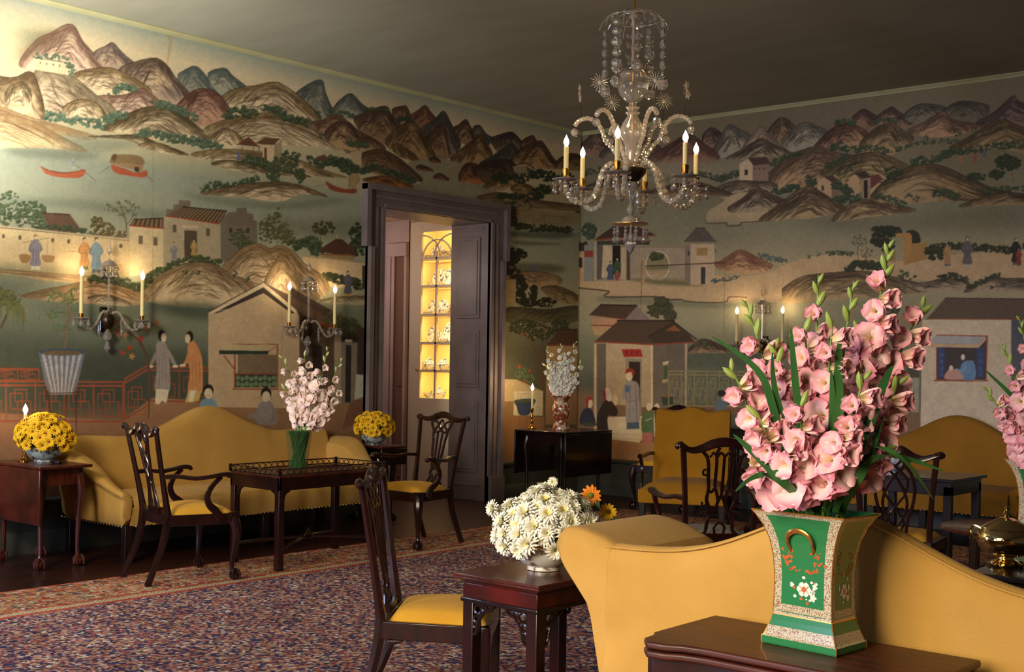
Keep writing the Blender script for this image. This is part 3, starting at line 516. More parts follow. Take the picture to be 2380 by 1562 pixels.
    p.poly([(1200,800),(1240,770),(1270,800),(1270,930),(1200,900)], (206,168,128)); p.poly([(1230,760),(1310,745),(1350,790),(1290,800)], (70,50,42)); p.poly([(1290,800),(1345,790),(1345,930),(1290,930)], (176,140,112)); p.poly([(1300,810),(1325,808),(1325,930),(1300,930)], (40,32,30)); p.poly([(1345,780),(1400,770),(1430,800),(1345,870)], (110,62,50))
    p.scrub([(1110,840),(1160,860),(1200,900),(1120,950),(1240,930)], 34, 4)
    p.poly([(235,1080),(250,1020),(340,960),(440,900),(700,900),(700,1000),(600,1080),(460,1110),(380,1110),(370,1090),(250,1105)], (196,172,134), .95, True); p.line([(235,1080),(240,1100),(370,1098),(380,1118),(470,1112),(480,1096),(700,1080)], 13, (62,46,36), .9)
    p.hill([(380,1000),(480,930),(560,870),(640,880),(740,930),(800,960),(700,1010),(440,1030)], **dW, n=8); p.hill([(590,1085),(700,990),(820,900),(920,850),(1000,880),(1120,960),(1180,1000),(1000,1060),(800,1075)], light=(196,166,118), dark=(110,88,62), ink=(52,42,32), n=13)
    p.hill([(1080,1085),(1160,1000),(1290,940),(1400,960),(1550,980),(1650,1020),(1400,1050),(1200,1080)], light=(200,168,116), dark=(112,90,58), ink=(54,42,30), n=7); p.hill([(1940,990),(2080,930),(2240,890),(2400,900),(2900,900),(2900,960),(2200,980)], **dT, n=4)
    p.scrub([(1380,920),(1460,930),(1560,970)], 26, 4); p.scrub([(1600,920),(1660,930)], 24, 3); p.scrub([(1780,900),(1860,890),(1920,920)], 30, 4); p.scrub([(2120,880),(2240,870),(2380,860),(2800,860)], 26, 3); p.leaves(2270,690,80,50,34,24,(36,48,30),(80,90,58)); p.leaves(2200,770,50,30,16,20,(36,48,30),(80,90,58)); p.leaves(2060,790,60,30,16,20,(40,54,34),(84,94,62)); p.line([(2310,840),(2300,760)], 8, (90,68,48))
    for x, y, c in ((1952,700,(200,120,60)),(2050,690,(180,80,60)),(2113,660,(80,100,140))): p.man(x, y, 62, c)
    p.poly([(940,1080),(1600,1050),(2200,990),(2900,960),(2900,1120),(2000,1140),(1300,1160),(1000,1120)], (112,110,90), .5, True)
    # ---- end wall, middle band
    p.frame(.26891, 1740, 480)
    p.hill([(-330,470),(-260,480),(-150,410),(-60,375),(60,430),(160,480),(210,520),(80,580),(-200,570)], light=(206,160,116), dark=(150,104,76), ink=(100,62,46), n=8)
    p.scrub([(-360,430),(-330,400),(-300,380)], 30, 4, (70,92,98), (110,130,126)); p.scrub([(110,420),(200,450),(310,470)], 28, 4, (72,92,92), (110,128,118))
    p.poly([(-640,560),(-300,590),(0,600),(200,560),(350,490),(560,430),(900,420),(1200,470),(1500,460),(2000,400),(3600,380),(3600,620),(1900,640),(1000,640),(300,820),(-640,800)], (206,172,128), .9, True)
    p.scrub([(520,430),(600,415)], 22, 3); p.scrub([(700,405),(800,400),(880,410)], 26, 3); p.leaves(960,290,70,50,18,12,(84,82,62),(120,114,84)); p.line([(950,480),(940,400),(960,300)], 6, (90,74,56)); p.line([(1050,500),(1040,400)], 5, (90,74,56)); p.leaves(1020,400,50,50,14,12,(84,84,60),(120,116,84))
    for x, y, rx, ry in ((1150,210,90,50),(1240,220,80,44),(1120,290,60,60),(1200,330,60,60),(1410,250,50,44),(1440,280,40,40)): p.leaves(x, y, rx, ry, 30, 24, (30,36,24), (76,80,50))
    p.poly([(1270,235),(1390,225),(1410,250),(1410,490),(1340,510),(1340,270),(1270,260)], (190,138,70)); p.poly([(1410,320),(1540,310),(1530,460),(1400,490)], (184,134,70)); p.poly([(1200,390),(1270,380),(1270,480),(1200,470)], (176,130,76))
    for k in range(9): p.line([(1345+k*22,330),(1345+k*22,480)], 3, (110,74,40), .7, False)
    p.scrub([(1540,380),(1700,340),(1900,350),(2100,360),(2260,380)], 40, 5, (38,44,28), (86,84,54)); p.leaves(1620,410,80,50,30,26,(38,46,30),(84,86,56)); p.scrub([(2400,340),(2800,330),(3400,320)], 40, 4, (38,44,28), (80,80,52))
    p.man(1718, 515, 195, (196,146,92), (90,100,120)); p.man(1890, 530, 270, (104,98,110), (196,182,160)); p.man(2310, 510, 240, (44,40,44), (110,90,70)); p.man(2335, 510, 150, (150,60,50), (60,90,60))
    p.scrub([(870,540),(960,500),(1060,510),(1130,530),(1200,560)], 50, 4, (42,50,32), (90,92,60)); p.scrub([(1330,590),(1400,590)], 50, 3)
    p.hill([(270,740),(360,660),(480,600),(640,580),(900,560),(1100,570),(1300,620),(1420,650),(1600,720),(1300,760),(900,800),(600,820),(300,840)], light=(200,164,112), dark=(112,90,58), ink=(54,44,32), n=9)
    p.hill([(1320,640),(1500,660),(1700,620),(1900,650),(1860,720),(1500,730)], **dW, n=3); p.hill([(1860,740),(2000,650),(2120,600),(2220,620),(3600,640),(3600,760),(2100,740)], **dW, n=4)
    p.scrub([(1660,620),(1760,600),(1860,630)], 34, 4, (40,46,32), (76,78,52)); p.scrub([(1900,700),(2040,640),(2150,590)], 30, 4, (44,52,34), (84,88,58)); p.scrub([(2120,700),(2200,690)], 30, 3, (44,52,34), (84,88,58))
    p.poly([(270,830),(900,810),(1500,740),(1700,760),(1500,1000),(1500,1500),(300,1500)], (136,134,106), .55, True)
    p.leaves(1240,870,60,90,40,24,(44,56,36),(88,96,64)); p.line([(1220,1050),(1210,960)], 8, (80,60,44))
    # house with the sewing party
    p.poly([(1500,980),(2270,980),(2270,2700),(1470,2700)], (216,198,170), col2=(196,188,178)); p.poly([(2270,880),(3600,860),(3600,2700),(2270,2700)], (70,78,100), col2=(120,116,110))
    p.roof([(1700,790),(2500,800),(2300,975),(1540,970)], 26, (74,58,48), (126,106,82)); p.roof([(2500,800),(3600,800),(3600,975),(2300,975)], 36, (74,58,48), (126,106,82))
    p.poly([(1625,1115),(2060,1120),(2050,1500),(1625,1500)], (66,58,62)); p.poly([(1640,1220),(1695,1220),(1690,1480),(1640,1480)], (52,70,130)); p.poly([(1970,1220),(2035,1215),(2030,1480),(1970,1480)], (52,70,130))
    for x in (1667,2003):
        for y in (1280,1340,1400,1450): p.line([(x-14,y-16),(x+14,y+16)], 3.5, (190,200,220), .9, False); p.line([(x+14,y-16),(x-14,y+16)], 3.5, (190,200,220), .9, False)
    p.poly([(1830,1400),(1850,1350),(1900,1330),(1950,1350),(1955,1490),(1830,1490)], (92,138,196), 1, True); p.poly([(1700,1490),(1710,1430),(1760,1400),(1830,1430),(1850,1490)], (206,150,140), 1, True); p.line([(1880,1340),(1860,1420),(1790,1400)], 20, (110,150,200))
    for x, y in ((1858,1300),(1755,1395)): p.poly([(x+24*math.cos(t),y-8+30*math.sin(t)) for t in th], (44,40,50)); p.poly([(x-5+18*math.cos(t),y+2+26*math.sin(t)) for t in th], (230,214,206), grain=0)
    for q in (((1625,1115),(1625,1505)),((2062,1115),(2052,1505)),((1600,1505),(2075,1508)),((1625,1113),(2062,1120))): p.line(q, 11, (168,66,54), 1, False, False)
    p.poly([(1620,1115),(2050,1125),(1985,1190),(1540,1185)], (168,172,182)); p.poly([(1535,1185),(1988,1190),(2050,1125),(2052,1155),(1985,1222),(1540,1215)], (206,172,134))
    p.poly([(1365,1270),(1475,1280),(1475,1480),(1365,1470)], (84,76,62)); p.poly([(1350,1480),(1475,1480),(1470,1780),(1340,1770)], (150,152,134)); p.poly([(1375,1500),(1440,1500),(1440,1750),(1375,1750)], (172,172,150)); p.line([(1385,1510),(1430,1510),(1430,1740),(1385,1740),(1385,1510)], 5, (110,108,92), 1, False, False)
    # ---- end wall, pavilions
    p.frame(.2605, 1140, 440)
    p.poly([(840,150),(1500,160),(1900,200),(2400,300),(2400,480),(1500,500),(900,340)], (150,146,116), .5, True)
    p.leaves(880,370,60,70,40,24,(48,64,48),(90,104,80)); p.leaves(640,540,60,30,20,22,(44,38,26),(84,76,48)); p.leaves(700,500,60,30,20,22,(44,38,26),(84,76,48)); p.leaves(600,660,30,70,20,20,(44,42,28),(84,76,50)); p.leaves(800,490,60,34,20,22,(44,42,28),(84,76,50))
    p.poly([(440,900),(560,830),(700,790),(1400,800),(1900,850),(2600,790),(2600,980),(2290,965),(2100,1000),(1900,1005),(1720,990),(1480,965),(1040,950),(1060,910),(900,890),(700,840)], (206,174,130), .95)
    p.line([(450,890),(560,820),(640,840),(720,870),(880,890),(1060,912),(1030,960),(1480,958),(1510,985),(1700,985),(1740,1000),(1920,1010),(2100,1005),(2130,960),(2290,965)], 14, (72,54,40), .85)
    p.poly([(1000,960),(1500,975),(1900,1015),(2130,1010),(2400,975),(2400,1030),(2000,1060),(1500,1030),(1000,1000)], (104,116,92), .5, True)
    p.poly([(630,550),(750,560),(750,820),(630,810)], (146,128,102)); p.poly([(755,560),(850,555),(850,820),(755,820)], (196,160,124)); p.roof([(740,500),(860,470),(900,550),(640,550)], 8, (58,42,36), (74,54,44), False)
    for x, y, w, h in ((675,620,10,20),(730,630,10,20),(665,680,8,14),(803,655,16,44)): p.poly([(x-w,y-h),(x+w,y-h),(x+w,y+h),(x-w,y+h)], (66,50,42))
    p.poly([(835,500),(925,480),(925,820),(835,820)], (136,140,134)); p.poly([(838,548),(915,548),(915,605),(838,605)], (160,56,42))
    p.poly([(930,465),(1440,465),(1440,810),(930,820)], (162,148,124)); p.poly([(950,490),(1000,490),(1000,800),(950,810)], (96,90,88)); p.poly([(1005,505),(1080,505),(1085,780),(990,790)], (214,188,150)); p.poly([(1165,520),(1210,520),(1210,810),(1165,800)], (206,178,138)); p.poly([(1215,520),(1245,520),(1245,810),(1215,810)], (90,70,58)); p.poly([(1090,500),(1160,500),(1160,750),(1090,760)], (34,28,26)); p.poly([(950,460),(1420,462),(1420,496),(950,494)], (58,66,52))
    p.roof([(1090,335),(1330,340),(1480,410),(925,450)], 16, (60,44,36), (84,64,50)); p.line([(925,450),(1440,462)], 9, (150,58,42), 1, False, False); p.line([(935,465),(935,815)], 16, (196,170,132), 1, False, False)
    p.man(1070, 830, 190, (72,90,120), (190,160,110)); p.man(1130, 790, 180, (64,90,60), (60,80,60)); p.man(1130, 830, 110, (176,80,70), (200,190,170))
    p.poly([(1250,520),(1740,520),(1740,810),(1250,800)], (172,156,132)); p.line([(1250,518),(1740,515)], 11, (150,134,112), 1, False, False)
    p.poly([(1490+112*math.cos(t),680+132*math.sin(t)) for t in th], (224,208,176)); p.poly([(1490+101*math.cos(t),680+123*math.sin(t)) for t in th], (112,118,84), col2=(206,172,126)); p.leaves(1480,600,60,34,20,24,(54,66,42),(92,104,66)); p.poly([(1395,690),(1580,680),(1585,710),(1400,715)], (104,110,76), .7, True)
    p.poly([(1250,800),(1740,815),(1900,860),(1500,850)], (90,96,58), .7, True)
    p.poly([(1785,490),(2000,490),(1995,845),(1785,855)], (206,178,146)); p.poly([(1735,490),(1785,490),(1785,855),(1735,820)], (140,122,108)); p.roof([(1830,345),(1910,345),(2020,470),(1720,470)], 12, (84,72,70), (116,102,94), False); p.poly([(1840,525),(1935,522),(1935,590),(1840,592)], (176,140,80)); p.poly([(1878,695),(1918,695),(1915,845),(1878,848)], (58,54,66)); p.poly([(1760,550),(1775,550),(1775,590),(1760,590)], (60,52,50))
    p.scrub([(1990,820),(2060,810),(2200,790)], 26, 3, (72,88,86), (104,118,104)); p.man(655, 830, 140, (196,160,80))
    p.poly([(1340,640),(1375,640),(1380,850),(1340,855)], (190,150,112)); p.line([(1380,685),(2110,655)], 9, (70,48,34), .9, False, False)
    for x, y0, y1 in ((1350,640,2470),(2095,660,1320),(1345,-300,600)): p.line([(x,y0),(x-8-(y1-y0)*.012,y1)], 6 if x < 2000 else 4, (86,64,42), .65 if y0 > 0 else .2, False, False)
    # lower pavilion
    for x, y, rx, ry in ((1470,1080,70,60),(1570,1060,70,60),(1520,1000,60,40),(1600,1130,50,60)): p.leaves(x, y, rx, ry, 30, 26, (52,56,34), (112,110,72))
    p.line([(1490,1180),(1500,1100)], 8, (90,66,46)); p.poly([(900,1150),(1210,1160),(1200,1290),(920,1240)], (206,150,110)); p.poly([(1200,1160),(1310,1045),(1430,1165),(1400,1200),(1200,1200)], (140,124,120)); p.roof([(970,1035),(1310,1040),(1200,1160),(880,1120)], 18, (66,50,40), (104,82,62)); p.line([(980,1030),(1310,1038)], 14, (54,40,34), 1, False, False)
    p.frame(.2605, 1140, 740)
    p.poly([(900,60),(1200,60),(1100,150),(930,150)], (196,158,108)); p.line([(900,62),(1150,66)], 9, (150,62,46), 1, False, False)
    p.poly([(1750,230),(2500,230),(2500,1250),(1750,1250)], (104,110,88), .8, col2=(84,92,74)); p.poly([(1750,310),(2500,300),(2500,420),(1750,430)], (78,92,78), .6, True)
    p.hill([(1760,300),(1850,200),(1940,190),(2080,250),(2200,300),(1900,310)], **dR, n=5); p.leaves(1880,230,70,30,16,22,(60,64,44),(100,100,70))
    p.poly([(920,220),(1030,220),(1030,1000),(920,1000)], (150,134,108)); p.poly([(925,225),(945,225),(945,1000),(925,1000)], (204,180,140)); p.poly([(950,230),(1030,230),(1030,900),(950,960)], (104,94,80))
    p.poly([(1030,220),(1450,235),(1450,800),(1030,760)], (196,174,136), col2=(180,160,128)); p.poly([(1430,235),(1450,235),(1450,800),(1430,800)], (222,202,160)); p.poly([(1450,235),(1745,225),(1740,780),(1450,800)], (108,98,84)); p.poly([(1735,225),(1755,225),(1750,780),(1735,780)], (190,168,132))
    p.roof([(1140,22),(1640,25),(1440,232),(930,205)], 26, (66,50,38), (112,90,66)); p.poly([(1640,25),(1760,130),(1830,215),(1450,225),(1400,160)], (70,54,42)); p.line([(1400,165),(1640,35),(1840,190)], 14, (56,42,36), 1, False, False); p.poly([(1560,110),(1640,60),(1700,115)], (150,84,48))
    for k in range(17): p.line([(1470+k*20,130+abs(k-8)*4),(1470+k*20,212)], 4, (44,34,30), .8, False)
    p.line([(925,207),(1440,234),(1840,212)], 11, (160,60,44), 1, False, False); p.line([(1130,20),(1640,22)], 14, (50,38,32), 1, False, False)
    p.poly([(1170,275),(1340,275),(1360,345),(1190,345)], (188,40,34)); 
    for x in (1215,1262,1310):
        for q in (((-10,-14),(10,-14)),((-10,0),(10,0)),((0,-20),(0,18)),((-12,16),(12,16)),((-8,-8),(-8,8))): p.line([(x+q[0][0],308+q[0][1]),(x+q[1][0],308+q[1][1])], 4, (84,20,20), .9, False, False)
    p.poly([(1205,355),(1350,360),(1345,950),(1205,960)], (150,140,122)); p.poly([(1235,385),(1335,388),(1335,950),(1235,955)], (48,34,30)); p.poly([(1050,880),(1420,870),(1450,960),(1330,1110),(1070,1080),(1000,1000)], (216,200,164)); 
    for y in (960,1010,1050): p.line([(1060,y+20),(1340,y+30)], 5, (150,130,100), .8, False)
    p.poly([(1060,1085),(1340,1110),(1500,1100),(1500,1300),(1250,1290),(1060,1280)], (176,126,84)); p.poly([(90,1380),(1060,1280),(1500,1290),(2500,1290),(2500,1400),(90,1400)], (84,74,54))
    # man in the doorway, kneeling figures, children
    p.poly([(1215,560),(1270,555),(1320,590),(1330,700),(1325,930),(1215,940),(1215,740),(1180,720),(1185,620)], (150,142,146), 1, True)
    for q in ([(1250,570),(1245,700),(1235,930)],[(1290,580),(1300,740),(1310,920)],[(1200,640),(1230,740),(1320,720)]): p.line(q, 6, (92,86,100), .8)
    p.poly([(1205,600),(1240,610),(1235,660),(1205,650)], (70,110,150), 1, True); p.poly([(1215,930),(1325,925),(1330,985),(1215,990)], (70,90,120))
    p.poly([(1238+32*math.cos(t),510+50*math.sin(t)) for t in th], (226,206,168), grain=0); p.poly([(1200,500),(1215,455),(1260,448),(1290,480),(1270,520),(1255,480),(1215,490)], (160,44,34), 1, True)
    p.poly([(960,1000),(950,880),(990,780),(1040,720),(1090,750),(1135,820),(1120,870),(1050,870),(1045,940),(1060,1080)], (52,40,34), 1, True); p.poly([(1020,640),(1050,620),(1085,690),(1070,740),(1030,720)], (220,200,170), 1, True); p.poly([(1005,650),(1025,640),(1030,720),(1010,740)], (150,44,34), 1, True); p.poly([(1095,690),(1125,680),(1135,740),(1115,780),(1095,740)], (222,196,160), 1, True)
    p.poly([(800,940),(820,830),(870,795),(915,840),(930,950)], (44,48,66), 1, True); p.poly([(885+28*math.cos(t),760+42*math.sin(t)) for t in th], (222,198,162), grain=0); p.poly([(855,780),(850,715),(890,700),(918,730),(880,730),(870,790)], (160,50,40), 1, True); p.leaves(880,950,70,20,10,18,(54,60,40),(90,90,60))
    p.poly([(1355,1020),(1350,880),(1390,825),(1440,830),(1450,900),(1445,1020)], (84,116,68), 1, True); p.poly([(1355,1020),(1445,1020),(1445,1110),(1350,1110)], (190,104,96)); p.poly([(1415+26*math.cos(t),788+36*math.sin(t)) for t in th], (226,204,168), grain=0); p.line([(1380,915),(1440,890)], 16, (222,196,160)); p.poly([(1455,900),(1470,830),(1520,830),(1530,1050),(1460,1060)], (206,196,166)); p.poly([(1485+24*math.cos(t),790+32*math.sin(t)) for t in th], (226,204,168), grain=0)
    p.poly([(1520,690),(1645,690),(1625,770),(1540,775)], (46,66,48)); p.poly([(1580+60*math.cos(t),692+12*math.sin(t)) for t in th], (140,90,54)); p.poly([(1640,770),(2500,790),(2500,860),(1640,850)], (130,90,60))
    p.fence(1590,2500,470,780,10,8,(140,134,88),10); p.poly([(1545,430),(1580,430),(1575,540),(1545,540)], (70,90,60)); p.poly([(1535,390),(1590,380),(1585,410),(1540,420)], (214,190,150)); p.poly([(1530,550),(1585,540),(1580,565),(1535,578)], (196,166,90))
    p.poly([(2010,840),(2020,740),(2060,700),(2100,760),(2100,840)], (90,110,130), 1, True); p.poly([(2080+22*math.cos(t),705+34*math.sin(t)) for t in th], (206,186,156), grain=0); p.poly([(2060+34*math.cos(t),670+30*math.sin(t)) for t in th], (40,34,34))
    p.clip = None
    # paper tone and grain over everything
    full = (slice(0, p.H), slice(0, p.W))
    g = p.noise(full, 3) * .5 + p.noise(full, 11) * .3 + p.noise(full, 140) * .6
    A *= (1 + (g - .7) * .14)[..., None]; A[...] = 255 * (A / 255) ** .92 * 1.06
    gr = A.mean(2, keepdims=True); A[...] = (gr + (A - gr) * .82) * np.array([1.0, .98, .93], np.float32)
    return p
# ---------------------------------------------------------------- helpers
PI = math.pi
def lin(c): return tuple(((x/255.)/12.92 if x/255. <= .04045 else ((x/255.+.055)/1.055)**2.4) for x in c)
def mat(name, col, rough=.5, metal=0., col2=None, scale=20., detail=3., stretch=(1,1,1), mixr=(.35,.65), bump=0., bscale=60., spec=.5, coat=0., trans=0., ior=1.5, emit=None, estr=1., kind='noise', sheen=0., subs=0., alpha=None):
    m = bpy.data.materials.new(name); m.use_nodes = True; nt = m.node_tree; N = nt.nodes; L = nt.links; b = N['Principled BSDF']
    I = b.inputs
    I['Base Color'].default_value = (*lin(col), 1); I['Roughness'].default_value = rough; I['Metallic'].default_value = metal
    I['Specular IOR Level'].default_value = spec; I['Coat Weight'].default_value = coat; I['Coat Roughness'].default_value = .08
    I['Transmission Weight'].default_value = trans; I['IOR'].default_value = ior; I['Sheen Weight'].default_value = sheen
    if subs: I['Subsurface Weight'].default_value = subs; I['Subsurface Radius'].default_value = (.02, .008, .005); I['Subsurface Scale'].default_value = .3
    if alpha is not None: I['Alpha'].default_value = alpha
    if emit: I['Emission Color'].default_value = (*emit, 1); I['Emission Strength'].default_value = estr
    if col2 is not None or bump:
        tc = N.new('ShaderNodeTexCoord'); mp = N.new('ShaderNodeMapping'); mp.inputs['Scale'].default_value = stretch
        L.new(tc.outputs['Object'], mp.inputs[0])
    if col2 is not None:
        if kind == 'wave':
            t = N.new('ShaderNodeTexWave'); t.inputs['Distortion'].default_value = 7; t.inputs['Detail'].default_value = 3; t.inputs['Detail Scale'].default_value = 1.6
        elif kind == 'voronoi': t = N.new('ShaderNodeTexVoronoi')
        else: t = N.new('ShaderNodeTexNoise'); t.inputs['Detail'].default_value = detail
        t.inputs['Scale'].default_value = scale; L.new(mp.outputs[0], t.inputs['Vector'])
        r = N.new('ShaderNodeValToRGB'); r.color_ramp.elements[0].position = mixr[0]; r.color_ramp.elements[1].position = mixr[1]
        r.color_ramp.elements[0].color = (*lin(col), 1); r.color_ramp.elements[1].color = (*lin(col2), 1)
        L.new(t.outputs['Distance' if kind == 'voronoi' else 0], r.inputs[0]); L.new(r.outputs[0], I['Base Color'])
    if bump:
        t = N.new('ShaderNodeTexNoise'); t.inputs['Scale'].default_value = bscale; t.inputs['Detail'].default_value = 4; L.new(mp.outputs[0], t.inputs['Vector'])
        bp = N.new('ShaderNodeBump'); bp.inputs['Strength'].default_value = bump; bp.inputs['Distance'].default_value = .01; L.new(t.outputs[0], bp.inputs['Height']); L.new(bp.outputs[0], I['Normal'])
    return m

class MB:
    def __init__(s): s.v = []; s.f = []; s.m = []; s.mi = 0; s.M = None
    def add(s, vs, fs):
        b = len(s.v)
        if s.M is not None: vs = [tuple(s.M @ Vector(p)) for p in vs]
        s.v.extend([tuple(p) for p in vs]); s.f.extend([tuple(b + i for i in q) for q in fs]); s.m.extend([s.mi] * len(fs)); return s
    def box(s, x0, x1, y0, y1, z0, z1):
        return s.add([(x0,y0,z0),(x1,y0,z0),(x1,y1,z0),(x0,y1,z0),(x0,y0,z1),(x1,y0,z1),(x1,y1,z1),(x0,y1,z1)], [(0,3,2,1),(4,5,6,7),(0,1,5,4),(1,2,6,5),(2,3,7,6),(3,0,4,7)])
    def taper(s, c0, s0, c1, s1):
        q = lambda c, d: [(c[0]-d[0]/2,c[1]-d[1]/2,c[2]),(c[0]+d[0]/2,c[1]-d[1]/2,c[2]),(c[0]+d[0]/2,c[1]+d[1]/2,c[2]),(c[0]-d[0]/2,c[1]+d[1]/2,c[2])]
        return s.add(q(c0, s0) + q(c1, s1), [(0,3,2,1),(4,5,6,7),(0,1,5,4),(1,2,6,5),(2,3,7,6),(3,0,4,7)])
    def lathe(s, prof, n=24, c=(0,0,0), sq=1., flute=0, fa=0., cap=True, ax=None):
        vs = []; fs = []
        for r, z in prof:
            for k in range(n):
                a = 2*PI*k/n; rr = r * (1 + fa * math.cos(flute * a)) if flute else r
                vs.append((c[0] + rr*math.cos(a), c[1] + rr*math.sin(a)*sq, c[2] + z))
        for i in range(len(prof) - 1):
            for k in range(n): a, b = i*n + k, i*n + (k+1) % n; fs.append((a, b, b+n, a+n))
        if cap:
            if prof[0][0] > 1e-5: fs.append(tuple(range(n))[::-1])
            if prof[-1][0] > 1e-5: fs.append(tuple((len(prof)-1)*n + k for k in range(n)))
        if ax is not None:
            q = Vector((0,0,1)).rotation_difference(Vector(ax)); C0 = Vector(c); vs = [tuple(C0 + q @ (Vector(p) - C0)) for p in vs]
        return s.add(vs, fs)
    def tube(s, P, R, n=8, closed=False, w=None, up=None, sm=0):
        # R radius (number or list); w = (a,b) section half sizes list for rectangular / oval bands
        P = [Vector(p) for p in P]
        if sm: P, R, w = resample(P, R, w, sm, closed)
        N = len(P); R = R if isinstance(R, (list, tuple)) else [R] * N
        vs = []; prev = None
        for i in range(N):
            a = P[(i-1) % N] if (closed or i > 0) else P[i]; b = P[(i+1) % N] if (closed or i < N-1) else P[i]
            t = (b - a); t = t.normalized() if t.length > 1e-9 else Vector((0,0,1))
            if up is not None: u = Vector(up)
            elif prev is None: u = Vector((0,0,1)) if abs(t.z) < .9 else Vector((1,0,0))
            else: u = prev
            x = u - t * u.dot(t); x = x.normalized() if x.length > 1e-6 else t.orthogonal().normalized(); prev = x; y = t.cross(x)
            if w is not None:
                ha, hb = w[i] if isinstance(w, list) else w
                cs = [(ha, hb), (-ha, hb), (-ha, -hb), (ha, -hb)]; 
                if n > 4: cs = [(ha * math.copysign(abs(math.cos(2*PI*k/n))**.6, math.cos(2*PI*k/n)), hb * math.copysign(abs(math.sin(2*PI*k/n))**.6, math.sin(2*PI*k/n))) for k in range(n)]
            else: cs = [(R[i]*math.cos(2*PI*k/n), R[i]*math.sin(2*PI*k/n)) for k in range(n)]
            vs += [tuple(P[i] + x*p + y*q) for p, q in cs]
        m = len(cs); fs = []
        for i in range(N if closed else N-1):
            for k in range(m): a, b = i*m + k, i*m + (k+1) % m; c, d = ((i+1) % N)*m + (k+1) % m, ((i+1) % N)*m + k; fs.append((a, b, c, d))
        if not closed: fs += [tuple(range(m))[::-1], tuple((N-1)*m + k for k in range(m))]
        return s.add(vs, fs)
    def prism(s, poly, t0, t1, axis='y'):
        n = len(poly)
        f = {'y': lambda a, b, t: (a, t, b), 'x': lambda a, b, t: (t, a, b), 'z': lambda a, b, t: (a, b, t)}[axis]
        return s.add([f(a, b, t0) for a, b in poly] + [f(a, b, t1) for a, b in poly], [tuple(range(n))[::-1], tuple(range(n, 2*n))] + [(i, (i+1) % n, n + (i+1) % n, n + i) for i in range(n)])
    def loft(s, rings, caps=True, closed=True):
        m = len(rings[0]); fs = []
        for i in range(len(rings) - 1):
            for k in range(m if closed else m-1): a, b = i*m + k, i*m + (k+1) % m; fs.append((a, b, b + m, a + m))
        if caps: fs += [tuple(range(m))[::-1], tuple((len(rings)-1)*m + k for k in range(m))]
        return s.add([p for r in rings for p in r], fs)
    def grid(s, nu, nv, fn, cu=False):
        vs = [fn(i / nu, j / nv) for j in range(nv + 1) for i in range(nu + (0 if cu else 1))]; W = nu + (0 if cu else 1)
        return s.add(vs, [(j*W + i, j*W + (i+1) % W, (j+1)*W + (i+1) % W, (j+1)*W + i) for j in range(nv) for i in range(nu)])
    def ball(s, c, r, n=10, m=6, sc=(1,1,1)):
        return s.lathe([(max(1e-6, r*math.sin(PI*i/m)) , -r*math.cos(PI*i/m)*sc[2]) for i in range(m+1)], n, c, sq=sc[1]/sc[0], cap=False) if sc[0] == 1 else s.lathe([(max(1e-6, r*sc[0]*math.sin(PI*i/m)), -r*sc[2]*math.cos(PI*i/m)) for i in range(m+1)], n, c, sq=sc[1]/sc[0], cap=False)
    def mesh(s, name, mats, ang=35, flat=False):
        me = bpy.data.meshes.new(name); me.from_pydata(s.v, [], s.f)
        for m in (mats if isinstance(mats, (list, tuple)) else [mats]): me.materials.append(m)
        if any(s.m): me.polygons.foreach_set('material_index', s.m)
        bm = bmesh.new(); bm.from_mesh(me); bmesh.ops.recalc_face_normals(bm, faces=bm.faces); bm.to_mesh(me); bm.free()
        if not flat:
            me.polygons.foreach_set('use_smooth', [True] * len(me.polygons)); me.set_sharp_from_angle(angle=math.radians(ang))
        me.update(); return me
    def build(s, name, mats, parent=None, ang=35, bevel=0., flat=False, sub=0, seg=2, label=None):
        o = bpy.data.objects.new(name, s.mesh(name, mats, ang, flat)); COL.objects.link(o)
        if parent is not None: o.parent = parent
        if sub: q = o.modifiers.new('sub', 'SUBSURF'); q.levels = q.render_levels = sub
        if bevel: q = o.modifiers.new('bevel', 'BEVEL'); q.width = bevel; q.segments = seg; q.limit_method = 'ANGLE'; q.angle_limit = math.radians(40)
        if label: o['label'] = label
        return o
def resample(P, R, w, k, closed=False):
    N = len(P); isR = isinstance(R, (list, tuple)); isw = isinstance(w, list)
    oP, oR, ow = [], [], []
    for i in range(N if closed else N-1):
        g = (lambda j: P[j % N]) if closed else (lambda j: P[min(max(j, 0), N-1)])
        a, b, c, d = g(i-1), g(i), g(i+1), g(i+2); j = (i+1) % N
        for q in range(k):
            t = q / k
            oP.append(.5*((2*b) + (c-a)*t + (2*a-5*b+4*c-d)*t*t + (-a+3*b-3*c+d)*t**3))
            if isR: oR.append(R[i]*(1-t) + R[j]*t)
            if isw: ow.append((w[i][0]*(1-t) + w[j][0]*t, w[i][1]*(1-t) + w[j][1]*t))
    if not closed:
        oP.append(P[-1]); 
        if isR: oR.append(R[-1])
        if isw: ow.append(w[-1])
    return oP, (oR if isR else R), (ow if isw else w)
def curve2(pts, k=5):
    P = resample([Vector((a, b, 0)) for a, b in pts], 0, None, k)[0]; return [(p.x, p.y) for p in P]
def tag(o, label, cat, group=None, kind=None):
    o['label'] = label; o['category'] = cat
    if group: o['group'] = group
    if kind: o['kind'] = kind
    return o
def thing(name, label, cat, loc=(0,0,0), rz=0., group=None, sc=1.):
    o = bpy.data.objects.new(name, None); COL.objects.link(o); o.location = loc; o.rotation_euler = (0, 0, rz); o.scale = (sc, sc, sc); o.empty_display_size = .1
    return tag(o, label, cat, group)
def struct(o): o['kind'] = 'structure'; return o
